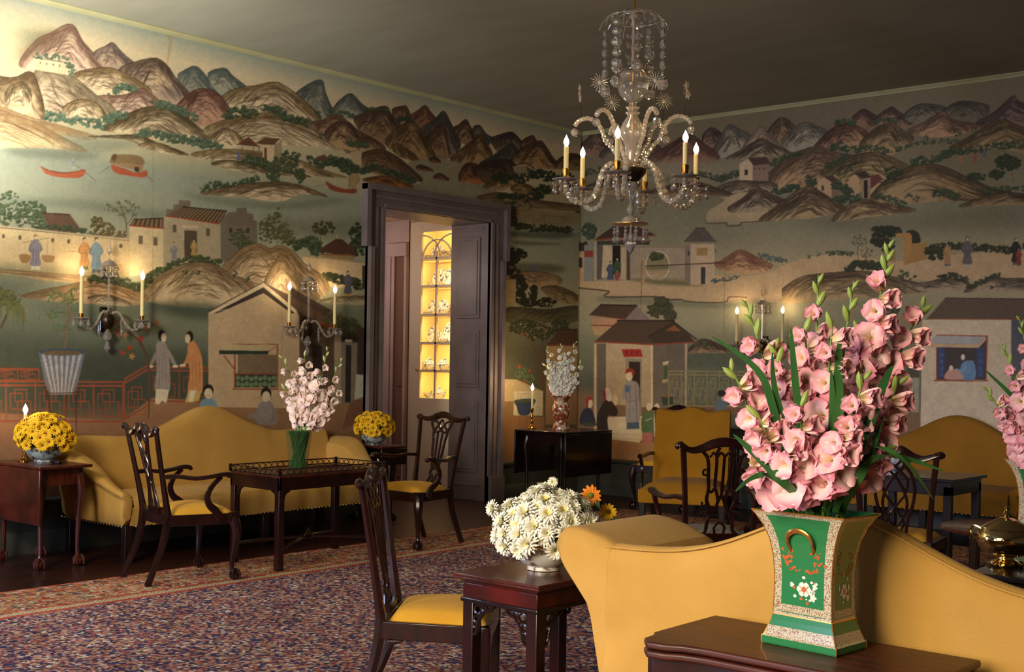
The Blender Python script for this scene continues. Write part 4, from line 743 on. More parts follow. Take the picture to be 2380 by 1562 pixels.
def dup(o, loc=None, rot=None, label=None, sc=None, parent=None, group=None):
    def cp(a, par):
        c = a.copy(); COL.objects.link(c)
        if par is not None: c.parent = par
        for ch in a.children: cp(ch, c)
        return c
    r = cp(o, parent)
    if loc is not None: r.location = loc
    if rot is not None: r.rotation_euler = rot
    if sc is not None: r.scale = (sc, sc, sc) if not isinstance(sc, (tuple, list)) else sc
    if label: r['label'] = label
    if group: r['group'] = group
    return r
def ray(x, y): return Vector(FW) + (x - 1190) / FPX * Vector(RT) - (y - HY) / FPX * Vector(UP)
def at_z(x, y, z): v = ray(x, y); return Vector(CAM) + v * ((z - CAM[2]) / v.z)
def on(x, y, ax, val): v = ray(x, y); return Vector(CAM) + v * ((val - CAM[ax]) / v[ax])
def at_d(x, y, d): return Vector(CAM) + ray(x, y) * d
# ---------------------------------------------------------------- room shell
M_ceil = mat('ceiling_paint', (148,149,134), .85, col2=(141,141,124), scale=1.2, stretch=(1,4,1), detail=5)
M_corn = mat('cornice_paint', (176,176,136), .45, col2=(164,162,122), scale=3)
M_dado = mat('dado_paint', (74,76,66), .4, col2=(64,65,57), scale=4)
M_case = mat('casing_paint', (122,110,110), .42, col2=(108,97,97), scale=5, bump=.05, bscale=12)
M_inner = mat('closet_room_paint', (204,184,186), .5, col2=(190,170,172), scale=3)
M_cab = mat('cupboard_paint', (232,220,198), .4)
M_cream = mat('cupboard_inside_paint', (255,226,150), .6)
def wood(name, a, b, rough=.18, coat=.4): return mat(name, a, rough + .1, col2=b, scale=5, stretch=(1.2,7,1.2), detail=6, coat=coat, spec=.45)
M_floorw = bpy.data.materials.new('floor_boards')
def floor_mat(m):
    m.use_nodes = True; N = m.node_tree.nodes; L = m.node_tree.links; b = N['Principled BSDF']
    tc = N.new('ShaderNodeTexCoord'); mp = N.new('ShaderNodeMapping'); mp.inputs['Rotation'].default_value = (0,0,PI/2)
    br = N.new('ShaderNodeTexBrick'); br.inputs['Scale'].default_value = 1.; br.inputs['Brick Width'].default_value = 2.6; br.inputs['Row Height'].default_value = .16; br.inputs['Mortar Size'].default_value = .004
    br.inputs['Color1'].default_value = (*lin((70,34,22)),1); br.inputs['Color2'].default_value = (*lin((52,26,17)),1); br.inputs['Mortar'].default_value = (*lin((18,10,6)),1); br.inputs['Bias'].default_value = 0
    nz = N.new('ShaderNodeTexNoise'); nz.inputs['Scale'].default_value = 9; nz.inputs['Detail'].default_value = 6; mp2 = N.new('ShaderNodeMapping'); mp2.inputs['Scale'].default_value = (8,.6,1)
    mx = N.new('ShaderNodeMix'); mx.data_type = 'RGBA'; mx.blend_type = 'MULTIPLY'; mx.inputs[0].default_value = .5
    L.new(tc.outputs['Object'], mp.inputs[0]); L.new(mp.outputs[0], br.inputs['Vector']); L.new(tc.outputs['Object'], mp2.inputs[0]); L.new(mp2.outputs[0], nz.inputs['Vector'])
    L.new(br.outputs[0], mx.inputs[6]); L.new(nz.outputs[0], mx.inputs[7]); L.new(mx.outputs[2], b.inputs['Base Color']); b.inputs['Roughness'].default_value = .32
floor_mat(M_floorw)
def bx(name, m, *boxes, parent=None, bevel=0.):
    q = MB()
    for b in boxes: q.box(*b)
    o = q.build(name, m, parent, bevel=bevel)
    return o
XR, YB = 3.6, -4.0
# openings of the doorway in the long wall
DY0, DY1, DZ = 7.56, 8.985, 2.73
struct(bx('floor', M_floorw, (WALL_X-3.2, XR, YB, WALL_Y+.3, -.1, 0)))
struct(bx('ceiling', M_ceil, (WALL_X-.0, XR, YB, WALL_Y, CEIL, CEIL+.12)))

P = paint_walls()
M_wall = bpy.data.materials.new('painted_wallpaper'); M_wall.use_nodes = True
def wall_mat(m):
    N = m.node_tree.nodes; L = m.node_tree.links; b = N['Principled BSDF']
    a = N.new('ShaderNodeVertexColor'); a.layer_name = 'paint'; tc = N.new('ShaderNodeTexCoord')
    nz = N.new('ShaderNodeTexNoise'); nz.inputs['Scale'].default_value = 140; nz.inputs['Detail'].default_value = 2; r = N.new('ShaderNodeMapRange'); r.inputs[3].default_value = .86; r.inputs[4].default_value = 1.12
    mx = N.new('ShaderNodeVectorMath'); mx.operation = 'SCALE'
    L.new(tc.outputs['Object'], nz.inputs['Vector']); L.new(nz.outputs[0], r.inputs[0]); L.new(a.outputs[0], mx.inputs[0]); L.new(r.outputs[0], mx.inputs['Scale']); L.new(mx.outputs[0], b.inputs['Base Color'])
    b.inputs['Roughness'].default_value = .62; b.inputs['Specular IOR Level'].default_value = .3
wall_mat(M_wall)
def paper(name, ax, u0, u1, du, z0, z1, dz, holes=()):
    # a wall plane whose vertices carry the painted colours; u runs along the wall
    nu = max(1, round((u1-u0)/du)); nz = max(1, round((z1-z0)/dz))
    u = np.linspace(u0, u1, nu+1); z = np.linspace(z0, z1, nz+1); U, Z = np.meshgrid(u, z)
    Us = U.copy()
    if ax == 0: lo, hi = 3.45, 99.; Us = np.where(Us < lo, 2*lo - Us, Us); X3 = np.stack([np.full_like(U, WALL_X), Us, Z], -1)
    else: hi = -2.75; Us = np.where(Us > hi, 2*hi - Us, Us); X3 = np.stack([Us, np.full_like(U, WALL_Y), Z], -1)
    q = X3 - CAM; w = q @ FW; px = 1190 + FPX * (q @ RT) / w + P.ox - .5; py = HY - FPX * (q @ UP) / w + P.oy - .5
    px = np.clip(px, 0, P.W-2); py = np.clip(py, 0, P.H-2); ix = px.astype(int); iy = py.astype(int); fx = (px-ix)[..., None]; fy = (py-iy)[..., None]
    if ax == 0: ix = np.minimum(ix, int(CORNER_PX - .016*(py.min()-970)) + P.ox + 400)
    A = P.a; c = (A[iy,ix]*(1-fx)+A[iy,ix+1]*fx)*(1-fy) + (A[iy+1,ix]*(1-fx)+A[iy+1,ix+1]*fx)*fy
    c = np.clip(c/255., 0, 1); c = np.where(c <= .04045, c/12.92, ((c+.055)/1.055)**2.4)
    co_ = np.stack([np.full_like(U, WALL_X), U, Z] if ax == 0 else [U, np.full_like(U, WALL_Y), Z], -1).reshape(-1, 3).astype(np.float32)
    I, J = np.meshgrid(np.arange(nu), np.arange(nz)); a = (J*(nu+1) + I).ravel(); quads = np.stack([a, a+1, a+nu+2, a+nu+1], 1)
    if ax == 0: quads = quads[:, ::-1] if False else quads
    cu = (U[:-1,:-1] + du/2).ravel(); cz = (Z[:-1,:-1] + dz/2).ravel(); keep = np.ones(len(a), bool)
    for a0, a1, b0, b1 in holes: keep &= ~((cu > a0) & (cu < a1) & (cz > b0) & (cz < b1))
    quads = quads[keep].astype(np.int32); F = len(quads)
    used = np.zeros(len(co_), bool); used[quads.ravel()] = True; rm = np.cumsum(used) - 1; quads = rm[quads].astype(np.int32); co_ = co_[used]; c = c.reshape(-1, 3)[used]
    me = bpy.data.meshes.new(name); me.vertices.add(len(co_)); me.vertices.foreach_set('co', co_.ravel())
    me.loops.add(F*4); me.loops.foreach_set('vertex_index', quads.ravel()); me.polygons.add(F); me.polygons.foreach_set('loop_start', np.arange(0, F*4, 4, dtype=np.int32))
    me.update(calc_edges=True)
    at = me.color_attributes.new('paint', 'FLOAT_COLOR', 'POINT'); buf = np.ones((len(co_), 4), np.float32); buf[:, :3] = c; at.data.foreach_set('color', buf.ravel())
    me.materials.append(M_wall); o = bpy.data.objects.new(name, me); COL.objects.link(o); struct(o); return o
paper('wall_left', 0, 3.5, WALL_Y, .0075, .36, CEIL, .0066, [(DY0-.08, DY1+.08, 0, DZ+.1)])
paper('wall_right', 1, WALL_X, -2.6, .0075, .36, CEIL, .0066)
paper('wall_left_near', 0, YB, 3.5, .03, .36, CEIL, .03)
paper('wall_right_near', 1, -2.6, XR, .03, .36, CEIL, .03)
M_plain = mat('plain_wall_paint', (150,140,112), .6, col2=(132,124,100), scale=2)
# wall behind the camera with a window, and the side wall
def holed(name, ax, val, u0, u1, hole, t=.15):
    h0, h1, z0, z1 = hole; q = MB(); s_ = 1 if val > 0 else -1; a, b = sorted((val, val + s_*t))
    for c in ((u0, h0, 0, CEIL), (h1, u1, 0, CEIL), (h0, h1, 0, z0), (h0, h1, z1, CEIL)):
        if ax == 1: q.box(c[0], c[1], a, b, c[2], c[3])
        else: q.box(a, b, c[0], c[1], c[2], c[3])
    return struct(q.build(name, M_plain))
holed('wall_back', 1, YB, WALL_X, XR, (-5.9, -4.5, .75, 3.1))
struct(bx('wall_side', M_plain, (XR, XR+.15, YB, WALL_Y, 0, CEIL)))
wq = MB(); M_glass = mat('window_glass', (235,240,245), .02, alpha=.1)
for x in (-5.9, -5.45, -4.98, -4.53): wq.box(x, x+.03, YB-.08, YB-.05, .75, 3.1)
for z in (.75, 1.2, 1.66, 2.12, 2.58, 3.07): wq.box(-5.9, -4.5, YB-.08, YB-.05, z, z+.03)
wf = struct(wq.build('window_1', M_case)); bx('pane', M_glass, (-5.88,-4.52,YB-.068,YB-.064,.77,3.08), parent=wf)
# cornice
def moulding(name, m, prof, path, kind='structure'):
    # prof: (out, up) pairs; path: list of (x,y) corner points, profile offset to the left side of travel
    q = MB(); rings = []
    for i, (x, y) in enumerate(path):
        p = Vector((x, y)); d0 = (p - Vector(path[i-1])).normalized() if i else None; d1 = (Vector(path[i+1]) - p).normalized() if i < len(path)-1 else None
        d0 = d0 or d1; d1 = d1 or d0; n0 = Vector((-d0.y, d0.x)); n1 = Vector((-d1.y, d1.x)); n = (n0 + n1); n = n / max(.3, n.dot(n0))
        rings.append([(x + n.x*o, y + n.y*o, z) for o, z in prof])
    q.loft(rings); o = q.build(name, m, ang=30); return struct(o) if kind else o
cp = [(0,CEIL),(-.0,CEIL-.038),(-.010,CEIL-.038),(-.013,CEIL-.028),(-.024,CEIL-.014),(-.030,CEIL-.009),(-.030,CEIL)]
moulding('trim_1', M_corn, [(o, z) for o, z in cp], [(WALL_X, YB), (WALL_X, WALL_Y), (XR, WALL_Y)])
# low panelled dado under the wallpaper
dp = [(0,0),(-.028,0),(-.028,.13),(-.018,.15),(-.012,.15),(-.012,.33),(-.03,.345),(-.034,.365),(-.02,.38),(0,.38)]
moulding('baseboard_left', M_dado, dp, [(WALL_X, YB), (WALL_X, DY0-.2)]); moulding('baseboard_corner', M_dado, dp, [(WALL_X, DY1+.2), (WALL_X, WALL_Y), (XR, WALL_Y)])
for o in (bpy.data.objects['baseboard_corner'],): o.name = 'baseboard_right'
# ---------------------------------------------------------------- doorway and its lobby
door = thing('door_1', 'wide grey-painted doorway with eared moulded casing in the long wallpapered wall', 'doorway', (0,0,0)); struct(door)
q = MB(); X = WALL_X; W = .19
def strip(q, y0, y1, z0, z1, e): q.box(X, X+e, y0, y1, z0, z1)
for side in (0, 1):
    yi, yo = (DY0, DY0-W) if side == 0 else (DY1, DY1+W); sg = -1 if side == 0 else 1
    lo, hi = sorted((yi, yo)); strip(q, lo, hi, 0, DZ, .03)
    a, b = sorted((yi, yi+sg*.035)); strip(q, a, b, .0, DZ, .05)
    a, b = sorted((yi+sg*.075, yi+sg*.105)); strip(q, a, b, .25, DZ, .045)
    a, b = sorted((yo, yo-sg*.05)); strip(q, a, b, .25, DZ-.36, .075)
    a, b = sorted((yo+sg*.05, yo-sg*.0)); strip(q, a, b, DZ-.36, DZ+W, .075)   # ear
    a, b = sorted((yi, yo+sg*.01)); strip(q, a, b, 0, .25, .085)                # plinth
strip(q, DY0-W, DY1+W, DZ, DZ+W, .03); strip(q, DY0, DY1, DZ, DZ+.035, .05); strip(q, DY0-.1, DY1+.1, DZ+.075, DZ+.105, .045); strip(q, DY0-W-.05, DY1+W+.05, DZ+W-.05, DZ+W+.005, .08)
q.build('casing', M_case, door)
JX = X - .5
q = MB(); q.box(JX, X, DY1, DY1+.04, 0, DZ); q.box(JX, X, DY0-.04, DY0, 0, DZ); q.box(JX, X, DY0-.04, DY1+.04, DZ, DZ+.04)
for z0, z1 in ((.28, .98), (1.12, 1.68), (1.8, 2.6)):
    for yy, s_ in ((DY1, -1), (DY0, 1)):
        a, b = sorted((yy, yy + s_*.012)); q.box(JX+.1, JX+.4, a, b, z0, z1); a, b = sorted((yy, yy + s_*.02)); q.box(JX+.13, JX+.37, a, b, z0+.03, z1-.03)
a = 0
for z, yy in ((.14, 0), (2.66, 0)): q.box(JX+.06, JX+.44, DY1-.006, DY1, z, z+.03)
q.build('panelled_jamb', M_case, door, bevel=.005)
# lobby walls, ceiling; the lobby holds the china cupboard
LX, LY0, LY1, LZ = -10.5, 5.6, 9.04, 2.84
struct(bx('wall_lobby', M_inner, (LX-.1, LX, LY0, LY1+.6, 0, LZ), (LX, X-.06, LY0-.1, LY0, 0, LZ), (LX, -9.23, LY1, LY1+.1, 0, LZ), (JX-.04, JX, LY0, DY0-.04, 0, LZ), (JX-.04, JX, DY0-.04, DY1+.06, DZ+.04, LZ)))
struct(bx('ceiling_lobby', mat('lobby_ceiling', (200,170,126), .7), (LX, JX, LY0, LY1+.6, LZ, LZ+.08)))
lc = on(905, 560, 1, LY1)
q = MB(); dx0, dx1 = on(903, 700, 1, LY1).x, on(953, 700, 1, LY1).x
q.box(dx0, dx0+.12, LY1-.04, LY1, 0, 2.5); q.box(dx0, -9.24, LY1-.05, LY1, 2.46, 2.6); q.box(dx0+.03, dx0+.08, LY1-.06, LY1, 0, 2.46); q.box(-9.27, -9.235, LY1-.05, LY1, 0, 2.46)
struct(q.build('trim_2', M_inner, bevel=.006))
q = MB(); M_ldoor = mat('lobby_door_paint', (132,102,84), .45); q.box(dx0+.12, -9.27, LY1-.012, LY1-.002, 0, 2.46)
for z0, z1 in ((.15,.95),(1.1,2.3)): q.box(dx0+.17, -9.3, LY1-.022, LY1-.012, z0, z1)
struct(q.build('door_2', M_ldoor, bevel=.004))
light('POINT', 'lobby_lamp', (-9.4, 7.9, 2.3), 16, (1., .78, .66), .12)
# china cupboard
cab = thing('china_cupboard', 'tall pale china cupboard with a lit interior and arched glazed door through the doorway', 'cupboard', (0,0,0))
cx0, cx1 = -9.225, -8.59; CD = .4
gx0, gx1 = on(978, 700, 1, LY1).x, on(1047, 700, 1, LY1).x
q = MB(); q.box(cx0, cx1, LY1+CD, LY1+CD+.02, 0, LZ); q.box(cx0-.02, cx0, LY1, LY1+CD+.02, 0, LZ); q.box(cx1, cx1+.02, LY1, LY1+CD+.02, 0, LZ); q.box(cx0, cx1, LY1, LY1+CD, LZ-.03, LZ); q.box(cx0, cx1, LY1+.03, LY1+CD, .9, .96)
q.build('carcass', M_cream, cab)
SH = [.97, 1.27, 1.555, 1.845, 2.14, 2.425]
for z in SH: bx('shelf', M_cream, (cx0, cx1, LY1+.07, LY1+CD, z-.018, z), parent=cab)
q = MB(); z0, z1 = .99, 2.72
q.box(cx0, gx0, LY1-.0, LY1+.035, .0, LZ-.02); q.box(gx1, cx1, LY1, LY1+.035, 0, LZ-.02); q.box(gx0, gx1, LY1, LY1+.035, 0, z0); q.box(gx0, gx1, LY1, LY1+.035, z1, LZ-.02)
cdoor = q.build('door', M_cab, cab, bevel=.004)
q = MB(); gm = (gx0+gx1)/2; q.box(gm-.012, gm+.012, LY1+.005, LY1+.03, z0, z1-.22)
for z in SH[1:]: q.box(gx0, gx1, LY1+.005, LY1+.03, z-.011, z+.011)
gw = (gx1-gx0); 
def arcx(c, r, a0, a1): return [(c + r*math.cos(a), LY1+.017, 2.42 + r*.95*math.sin(a)) for a in np.linspace(a0, a1, 14)]
for c, a0, a1 in ((gx0, 0, PI/2*.98), (gx1, PI, PI/2*1.02), (gm, 0, PI), ):
    q.tube([p for p in arcx(c, gw/2*1.22 if c != gm else gw/2*.98, a0, a1)], .010, 6)
q.box(gx0-.002, gx1, LY1+.0, LY1+.03, 2.70, z1)
q.build('glazing_bar', M_cab, cdoor)
bx('pane', mat('cupboard_glass', (250,250,250), .02, alpha=.08), (gx0, gx1, LY1+.016, LY1+.019, z0, z1), parent=cdoor)
kn = MB(); kn.ball((gx0-.035, LY1-.015, 1.28), .012); kn.build('knob', mat('brass_knob', (190,140,70), .3, 1.), cdoor)
for i, z in enumerate(SH): 
    zz = (SH[i+1] if i < 5 else 2.78) - .03
    light('AREA', 'cupboard_lamp', ((cx0+cx1)/2, LY1+.09, zz), 2.3, (1., .74, .36), .5, .03, aim=((cx0+cx1)/2, LY1+.3, zz-.3))
# china on the shelves
M_china = mat('blue_white_china', (196,198,196), .12, col2=(64,80,130), scale=38, mixr=(.52,.6), spec=.5)
def plate(label, x, z, r, y=.30):
    q = MB(); q.lathe([(1e-5,0),(r*.55,.002),(r*.62,.008),(r,.02),(r,.024),(r*.6,.013),(1e-5,.008)], 24, ax=None)
    o = q.build('plate', M_china); o.rotation_euler = (PI/2 - .2, 0, 0); o.location = (x, LY1+y, z + r + .002); return tag(o, label, 'plate', 'china on the cupboard shelves')
def bowl(label, x, z, r, h, y=.2, name='bowl'):
    q = MB(); q.lathe([(r*.45,0),(r*.45,h*.12),(r*.8,h*.5),(r,h),(r*.95,h),(r*.7,h*.45),(1e-5,h*.16)], 24); o = q.build(name, M_china); o.location = (x, LY1+y, z); return tag(o, label, name, 'china on the cupboard shelves')
def teapot(label, x, z, s, y=.2, spout=True):
    t = thing('teapot', label, 'teapot', (x, LY1+y, z), 0, 'china on the cupboard shelves', s)
    q = MB(); q.lathe([(.045,0),(.06,.01),(.085,.05),(.085,.09),(.05,.13),(.04,.135)], 20); q.build('body', M_china, t)
    q = MB(); q.lathe([(.045,.13),(.03,.15),(.008,.155),(.012,.17),(1e-5,.178)], 16); q.build('lid', M_china, t)
    q = MB(); q.tube([(-.08,0,.1),(-.13,0,.1),(-.13,0,.04),(-.08,0,.03)], .007, 6, sm=4); q.build('handle', M_china, t)
    if spout: q = MB(); q.tube([(.075,0,.05),(.11,0,.07),(.14,0,.125)], [.016,.011,.007], 8, sm=3); q.build('spout', M_china, t)
    return t
gxx = lambda px: on(px, 700, 1, LY1+.2).x
bowl('footed dish on the top shelf of the china cupboard, under the left arch', gxx(998), SH[5], .075, .05); bowl('wide bowl on the top shelf of the china cupboard, under the right arch', gxx(1030), SH[5], .11, .085); plate('plate propped behind the footed dish on the top shelf', gxx(1004), SH[5], .09)
plate('plate propped at the left of the second shelf from the top', gxx(1008), SH[4], .1); plate('plate propped at the right of the second shelf from the top', gxx(1034), SH[4], .1); bowl('small cup in front of the plates on the second shelf from the top', gxx(1000), SH[4], .035, .05, name='cup'); bowl('bowl beside the small cup on the second shelf from the top', gxx(1022), SH[4], .05, .045)
plate('plate propped at the left end of the third shelf down', gxx(996), SH[3], .085); plate('plate propped in the middle of the third shelf down', gxx(1018), SH[3], .085); bowl('bowl at the left end of the third shelf down', gxx(993), SH[3], .05, .04); bowl('bowl in the middle of the third shelf down', gxx(1014), SH[3], .055, .04); teapot('teapot at the right end of the third shelf down', gxx(1030), SH[3], .7)
plate('plate propped at the left of the fourth shelf down', gxx(996), SH[2], .09); plate('small plate propped mid-way along the fourth shelf down', gxx(1020), SH[2], .07); plate('large plate propped at the right of the fourth shelf down', gxx(1040), SH[2], .12); bowl('wide low bowl on the fourth shelf down', gxx(1026), SH[2], .08, .035)
teapot('teapot at the left of the fifth shelf down', gxx(1000), SH[1], .8); teapot('teapot at the right of the fifth shelf down', gxx(1034), SH[1], .8, spout=False)
bowl('small bowl at the left of the bottom shelf', gxx(998), SH[0], .05, .07); teapot('large covered teapot at the right of the bottom shelf', gxx(1022), SH[0], .8)
# ---------------------------------------------------------------- rug
M_rug = bpy.data.materials.new('rug_pile')
def rug_mat(m, W, H):
    m.use_nodes = True; N = m.node_tree.nodes; L = m.node_tree.links; b = N['Principled BSDF']; b.inputs['Roughness'].default_value = .95; b.inputs['Specular IOR Level'].default_value = .1
    tc = N.new('ShaderNodeTexCoord'); sp = N.new('ShaderNodeSeparateXYZ'); L.new(tc.outputs['Object'], sp.inputs[0])
    def mth(op, a, b_=None, c=None):
        n = N.new('ShaderNodeMath'); n.operation = op
        for i, v in enumerate((a, b_, c)):
            if v is None: continue
            if isinstance(v, (int, float)): n.inputs[i].default_value = v
            else: L.new(v, n.inputs[i])
        return n.outputs[0]
    def ramp(src, stops, const=True):
        r = N.new('ShaderNodeValToRGB'); e = r.color_ramp.elements; r.color_ramp.interpolation = 'CONSTANT' if const else 'LINEAR'
        for i, (p, c) in enumerate(stops):
            q = e[i] if i < 2 else e.new(p); q.position = p; q.color = (*lin(c), 1)
        L.new(src, r.inputs[0]); return r.outputs[0]
    def mix(f, a, b_, mode='MIX'):
        n = N.new('ShaderNodeMix'); n.data_type = 'RGBA'; n.blend_type = mode
        if isinstance(f, float): n.inputs[0].default_value = f
        else: L.new(f, n.inputs[0])
        L.new(a, n.inputs[6]); L.new(b_, n.inputs[7]); return n.outputs[2]
    d = mth('MINIMUM', mth('SUBTRACT', W/2, mth('ABSOLUTE', sp.outputs[0])), mth('SUBTRACT', H/2, mth('ABSOLUTE', sp.outputs[1])))
    def vor(scale, feat='F1', rnd=1.):
        v = N.new('ShaderNodeTexVoronoi'); v.feature = feat; v.inputs['Scale'].default_value = scale; v.inputs['Randomness'].default_value = rnd; L.new(tc.outputs['Object'], v.inputs['Vector']); return v
    v1 = vor(23.); v2 = vor(60.); v3 = vor(8., rnd=.6)
    s1 = N.new('ShaderNodeSeparateColor'); L.new(v1.outputs['Color'], s1.inputs[0]); s2 = N.new('ShaderNodeSeparateColor'); L.new(v2.outputs['Color'], s2.inputs[0])
    navy, red, rose, tan_, cream, grn, blk = (54,56,88), (136,74,66), (168,124,112), (166,136,104), (200,186,168), (86,98,86), (48,42,48)
    field = ramp(s1.outputs[0], [(0,navy),(.24,red),(.46,rose),(.64,tan_),(.78,cream),(.88,grn),(.94,navy)])
    dots = ramp(s2.outputs[1], [(0,red),(.22,navy),(.45,cream),(.6,rose),(.8,tan_),(.92,blk)])
    edge = mth('GREATER_THAN', v1.outputs['Distance'], .013 * 26 * .9)
    f1 = mix(edge, field, ramp(s2.outputs[0], [(0,navy),(.4,red),(.62,rose),(.85,tan_)])); f1 = mix(mth('LESS_THAN', s2.outputs[2], .5), f1, dots)
    f1 = mix(mth('LESS_THAN', v3.outputs['Distance'], .12), f1, ramp(s2.outputs[0], [(0,cream),(.5,rose),(.8,navy)]))
    bord = mix(mth('LESS_THAN', s2.outputs[2], .45), ramp(s1.outputs[0], [(0,(168,110,70)),(.3,(150,66,50)),(.5,(186,150,100)),(.7,(70,80,70)),(.8,(180,120,92)),(.93,navy)]), ramp(s2.outputs[0], [(0,tan_),(.35,(160,84,60)),(.7,cream),(.9,grn)]))
    g = mth('LESS_THAN', d, .68); col = mix(g, f1, bord)
    def band(lo, hi, c1, c2, per, col):
        k = mth('MULTIPLY', mth('GREATER_THAN', d, lo), mth('LESS_THAN', d, hi))
        t = mth('FRACT', mth('MULTIPLY', mth('ADD', sp.outputs[0], sp.outputs[1]), per)); cc = ramp(mth('ADD', mth('MULTIPLY', t, .7), mth('MULTIPLY', s2.outputs[0], .3)), [(0,c1),(.55,c2)])
        return mix(k, col, cc)
    col = band(.60, .66, (196,180,140), (150,124,100), 38, col); col = band(.66, .70, (176,80,60), (164,72,56), 9, col); col = band(.55, .575, (170,84,60), (150,70,54), 9, col)
    col = band(.0, .018, (190,90,64), (150,66,50), 7, col); col = band(.10, .13, (176,96,64), (90,90,76), 14, col)
    nz = N.new('ShaderNodeTexNoise'); nz.inputs['Scale'].default_value = 1.6; nz.inputs['Detail'].default_value = 4; L.new(tc.outputs['Object'], nz.inputs['Vector'])
    L.new(mix(.4, col, nz.outputs[0], 'OVERLAY'), b.inputs['Base Color'])
    bp = N.new('ShaderNodeBump'); bp.inputs['Strength'].default_value = .35; bp.inputs['Distance'].default_value = .004; n2 = N.new('ShaderNodeTexNoise'); n2.inputs['Scale'].default_value = 300; L.new(tc.outputs['Object'], n2.inputs['Vector']); L.new(n2.outputs[0], bp.inputs['Height']); L.new(bp.outputs[0], b.inputs['Normal'])
RX0, RX1, RY0, RY1 = -6.83, -.3, .2, 9.5
rug_mat(M_rug, RX1-RX0, RY1-RY0)
q = MB(); q.box(-(RX1-RX0)/2, (RX1-RX0)/2, -(RY1-RY0)/2, (RY1-RY0)/2, 0, .008); rug = q.build('rug', M_rug); rug.location = ((RX0+RX1)/2, (RY0+RY1)/2, 0.001)
tag(rug, 'large worn oriental rug in rose, navy and tan covering the dark floorboards', 'rug')
# ---------------------------------------------------------------- furniture materials
M_mah = wood('mahogany', (44,14,9), (24,8,6)); M_dark = wood('dark_mahogany', (30,12,8), (17,7,5)); M_top = wood('mahogany_top', (88,36,19), (54,20,11), .22, .3)
M_red2 = wood('ruddy_mahogany', (84,30,16), (52,18,11)); M_red = wood('red_mahogany', (84,18,9), (44,11,6))
def fabric(name, a, b, sc=260):
    return mat(name, a, .85, col2=b, scale=3., detail=6, mixr=(.3,.7), bump=.28, bscale=sc, sheen=.06, spec=.15)
M_yel = fabric('yellow_linen', (204,160,82), (186,142,66)); M_gold_lin = fabric('gold_linen', (166,118,42), (150,104,34)); M_yel2 = fabric('yellow_worsted', (172,120,28), (152,104,22), 180); M_seat = fabric('yellow_silk', (226,170,54), (214,156,46), 400)
M_brass = mat('brass', (214,160,72), .18, 1.); M_tack = mat('brass_tack', (200,170,110), .3, 1.)
# ---------------------------------------------------------------- chairs (front = +y, origin on the floor)
RAKE = [1.]
def yb(z): return -.205 - .11 * RAKE[0] * max(0, (z-.42)/.55)**1.15
def bp(x, z, d=0): return (x, yb(z) + d, z)
def splat(kind):
    q = MB(); r = .0095
    def rib(pts, w=.010, t=.007, d=0):
        q.tube([bp(x, z, d) for x, z in pts], 0, 6, w=(w, t), up=(1,0,0), sm=5)
    for s in (-1, 1):
        if kind == 'strap':
            rib([(s*.09,.955),(s*.085,.90),(s*.066,.84),(s*.05,.74),(s*.035,.64),(s*.045,.56),(s*.062,.50),(s*.07,.455)], .012)
            rib([(s*.01,.95),(s*.045,.90),(s*.03,.84),(-s*.012,.78),(-s*.038,.72),(-s*.02,.66),(s*.012,.60),(s*.02,.54),(s*.015,.455)], .009, .006, s*.004)
            rib([(s*.03,.955),(s*.012,.92),(-s*.02,.90),(-s*.045,.87)], .008)
        elif kind == 'fan':
            rib([(s*.115,.945),(s*.10,.90),(s*.075,.86),(s*.072,.82),(s*.062,.78),(s*.055,.70),(s*.042,.62),(s*.034,.565),(s*.045,.53),(s*.04,.50),(s*.07,.455)], .013)
            rib([(s*.026,.86),(s*.022,.78),(s*.018,.68),(s*.012,.60),(s*.006,.56)], .009)
            rib([(s*.10,.935),(s*.05,.925),(s*.035,.90),(s*.055,.875),(s*.07,.86)], .009); rib([(s*.0,.945),(s*.028,.91),(s*.012,.88),(s*.0,.85)], .008); rib([(s*.07,.86),(s*.04,.845),(0,.86)], .009)
            rib([(s*.03,.56),(0,.575)], .014); rib([(s*.03,.52),(s*.012,.49),(s*.02,.455)], .014)
        elif kind == 'gothic':
            rib([(s*.145,.955),(s*.125,.93),(s*.10,.90),(s*.088,.85),(s*.084,.78),(s*.078,.72),(s*.085,.66),(s*.07,.62),(s*.055,.58),(s*.072,.53),(s*.08,.48),(s*.11,.45)], .011, .008)
            rib([(s*.03,.955),(s*.045,.92),(s*.042,.86),(s*.042,.74),(s*.03,.70),(s*.02,.64),(s*.045,.58)], .010)
            rib([(s*.084,.90),(s*.064,.925),(s*.042,.90)], .008); rib([(s*.042,.90),(s*.02,.925),(0,.90)], .008); rib([(s*.042,.73),(s*.062,.70),(s*.084,.73)], .008)
            rib([(s*.09,.80),(s*.112,.80),(s*.116,.825),(s*.10,.83)], .007); rib([(s*.085,.63),(s*.105,.62),(s*.11,.645)], .007); rib([(s*.055,.575),(s*.095,.585),(s*.115,.57)], .008)
            rib([(s*.0,.90),(0,.82),(0,.70),(s*.02,.64)], .009)
            rib([(s*.02,.45),(s*.03,.50),(0,.53)], .008)
        elif kind == 'ribbon':
            rib([(s*.02,.945),(s*.055,.90),(s*.02,.85),(-s*.02,.80),(-s*.06,.72),(-s*.07,.64),(-s*.04,.56),(s*.005,.50),(s*.045,.455)], .009, .007, s*.004)
            rib([(s*.09,.95),(s*.06,.90),(s*.10,.83),(s*.115,.74),(s*.10,.64),(s*.075,.56),(s*.06,.455)], .010)
            rib([(-s*.06,.945),(-s*.02,.90),(s*.03,.86),(s*.075,.80),(s*.06,.72),(s*.02,.66),(-s*.02,.60),(-s*.05,.54),(-s*.02,.455)], .008, .006, -s*.004)
    q.box(-.085, .085, yb(.44)-.012, yb(.44)+.02, .425, .465)
    return q
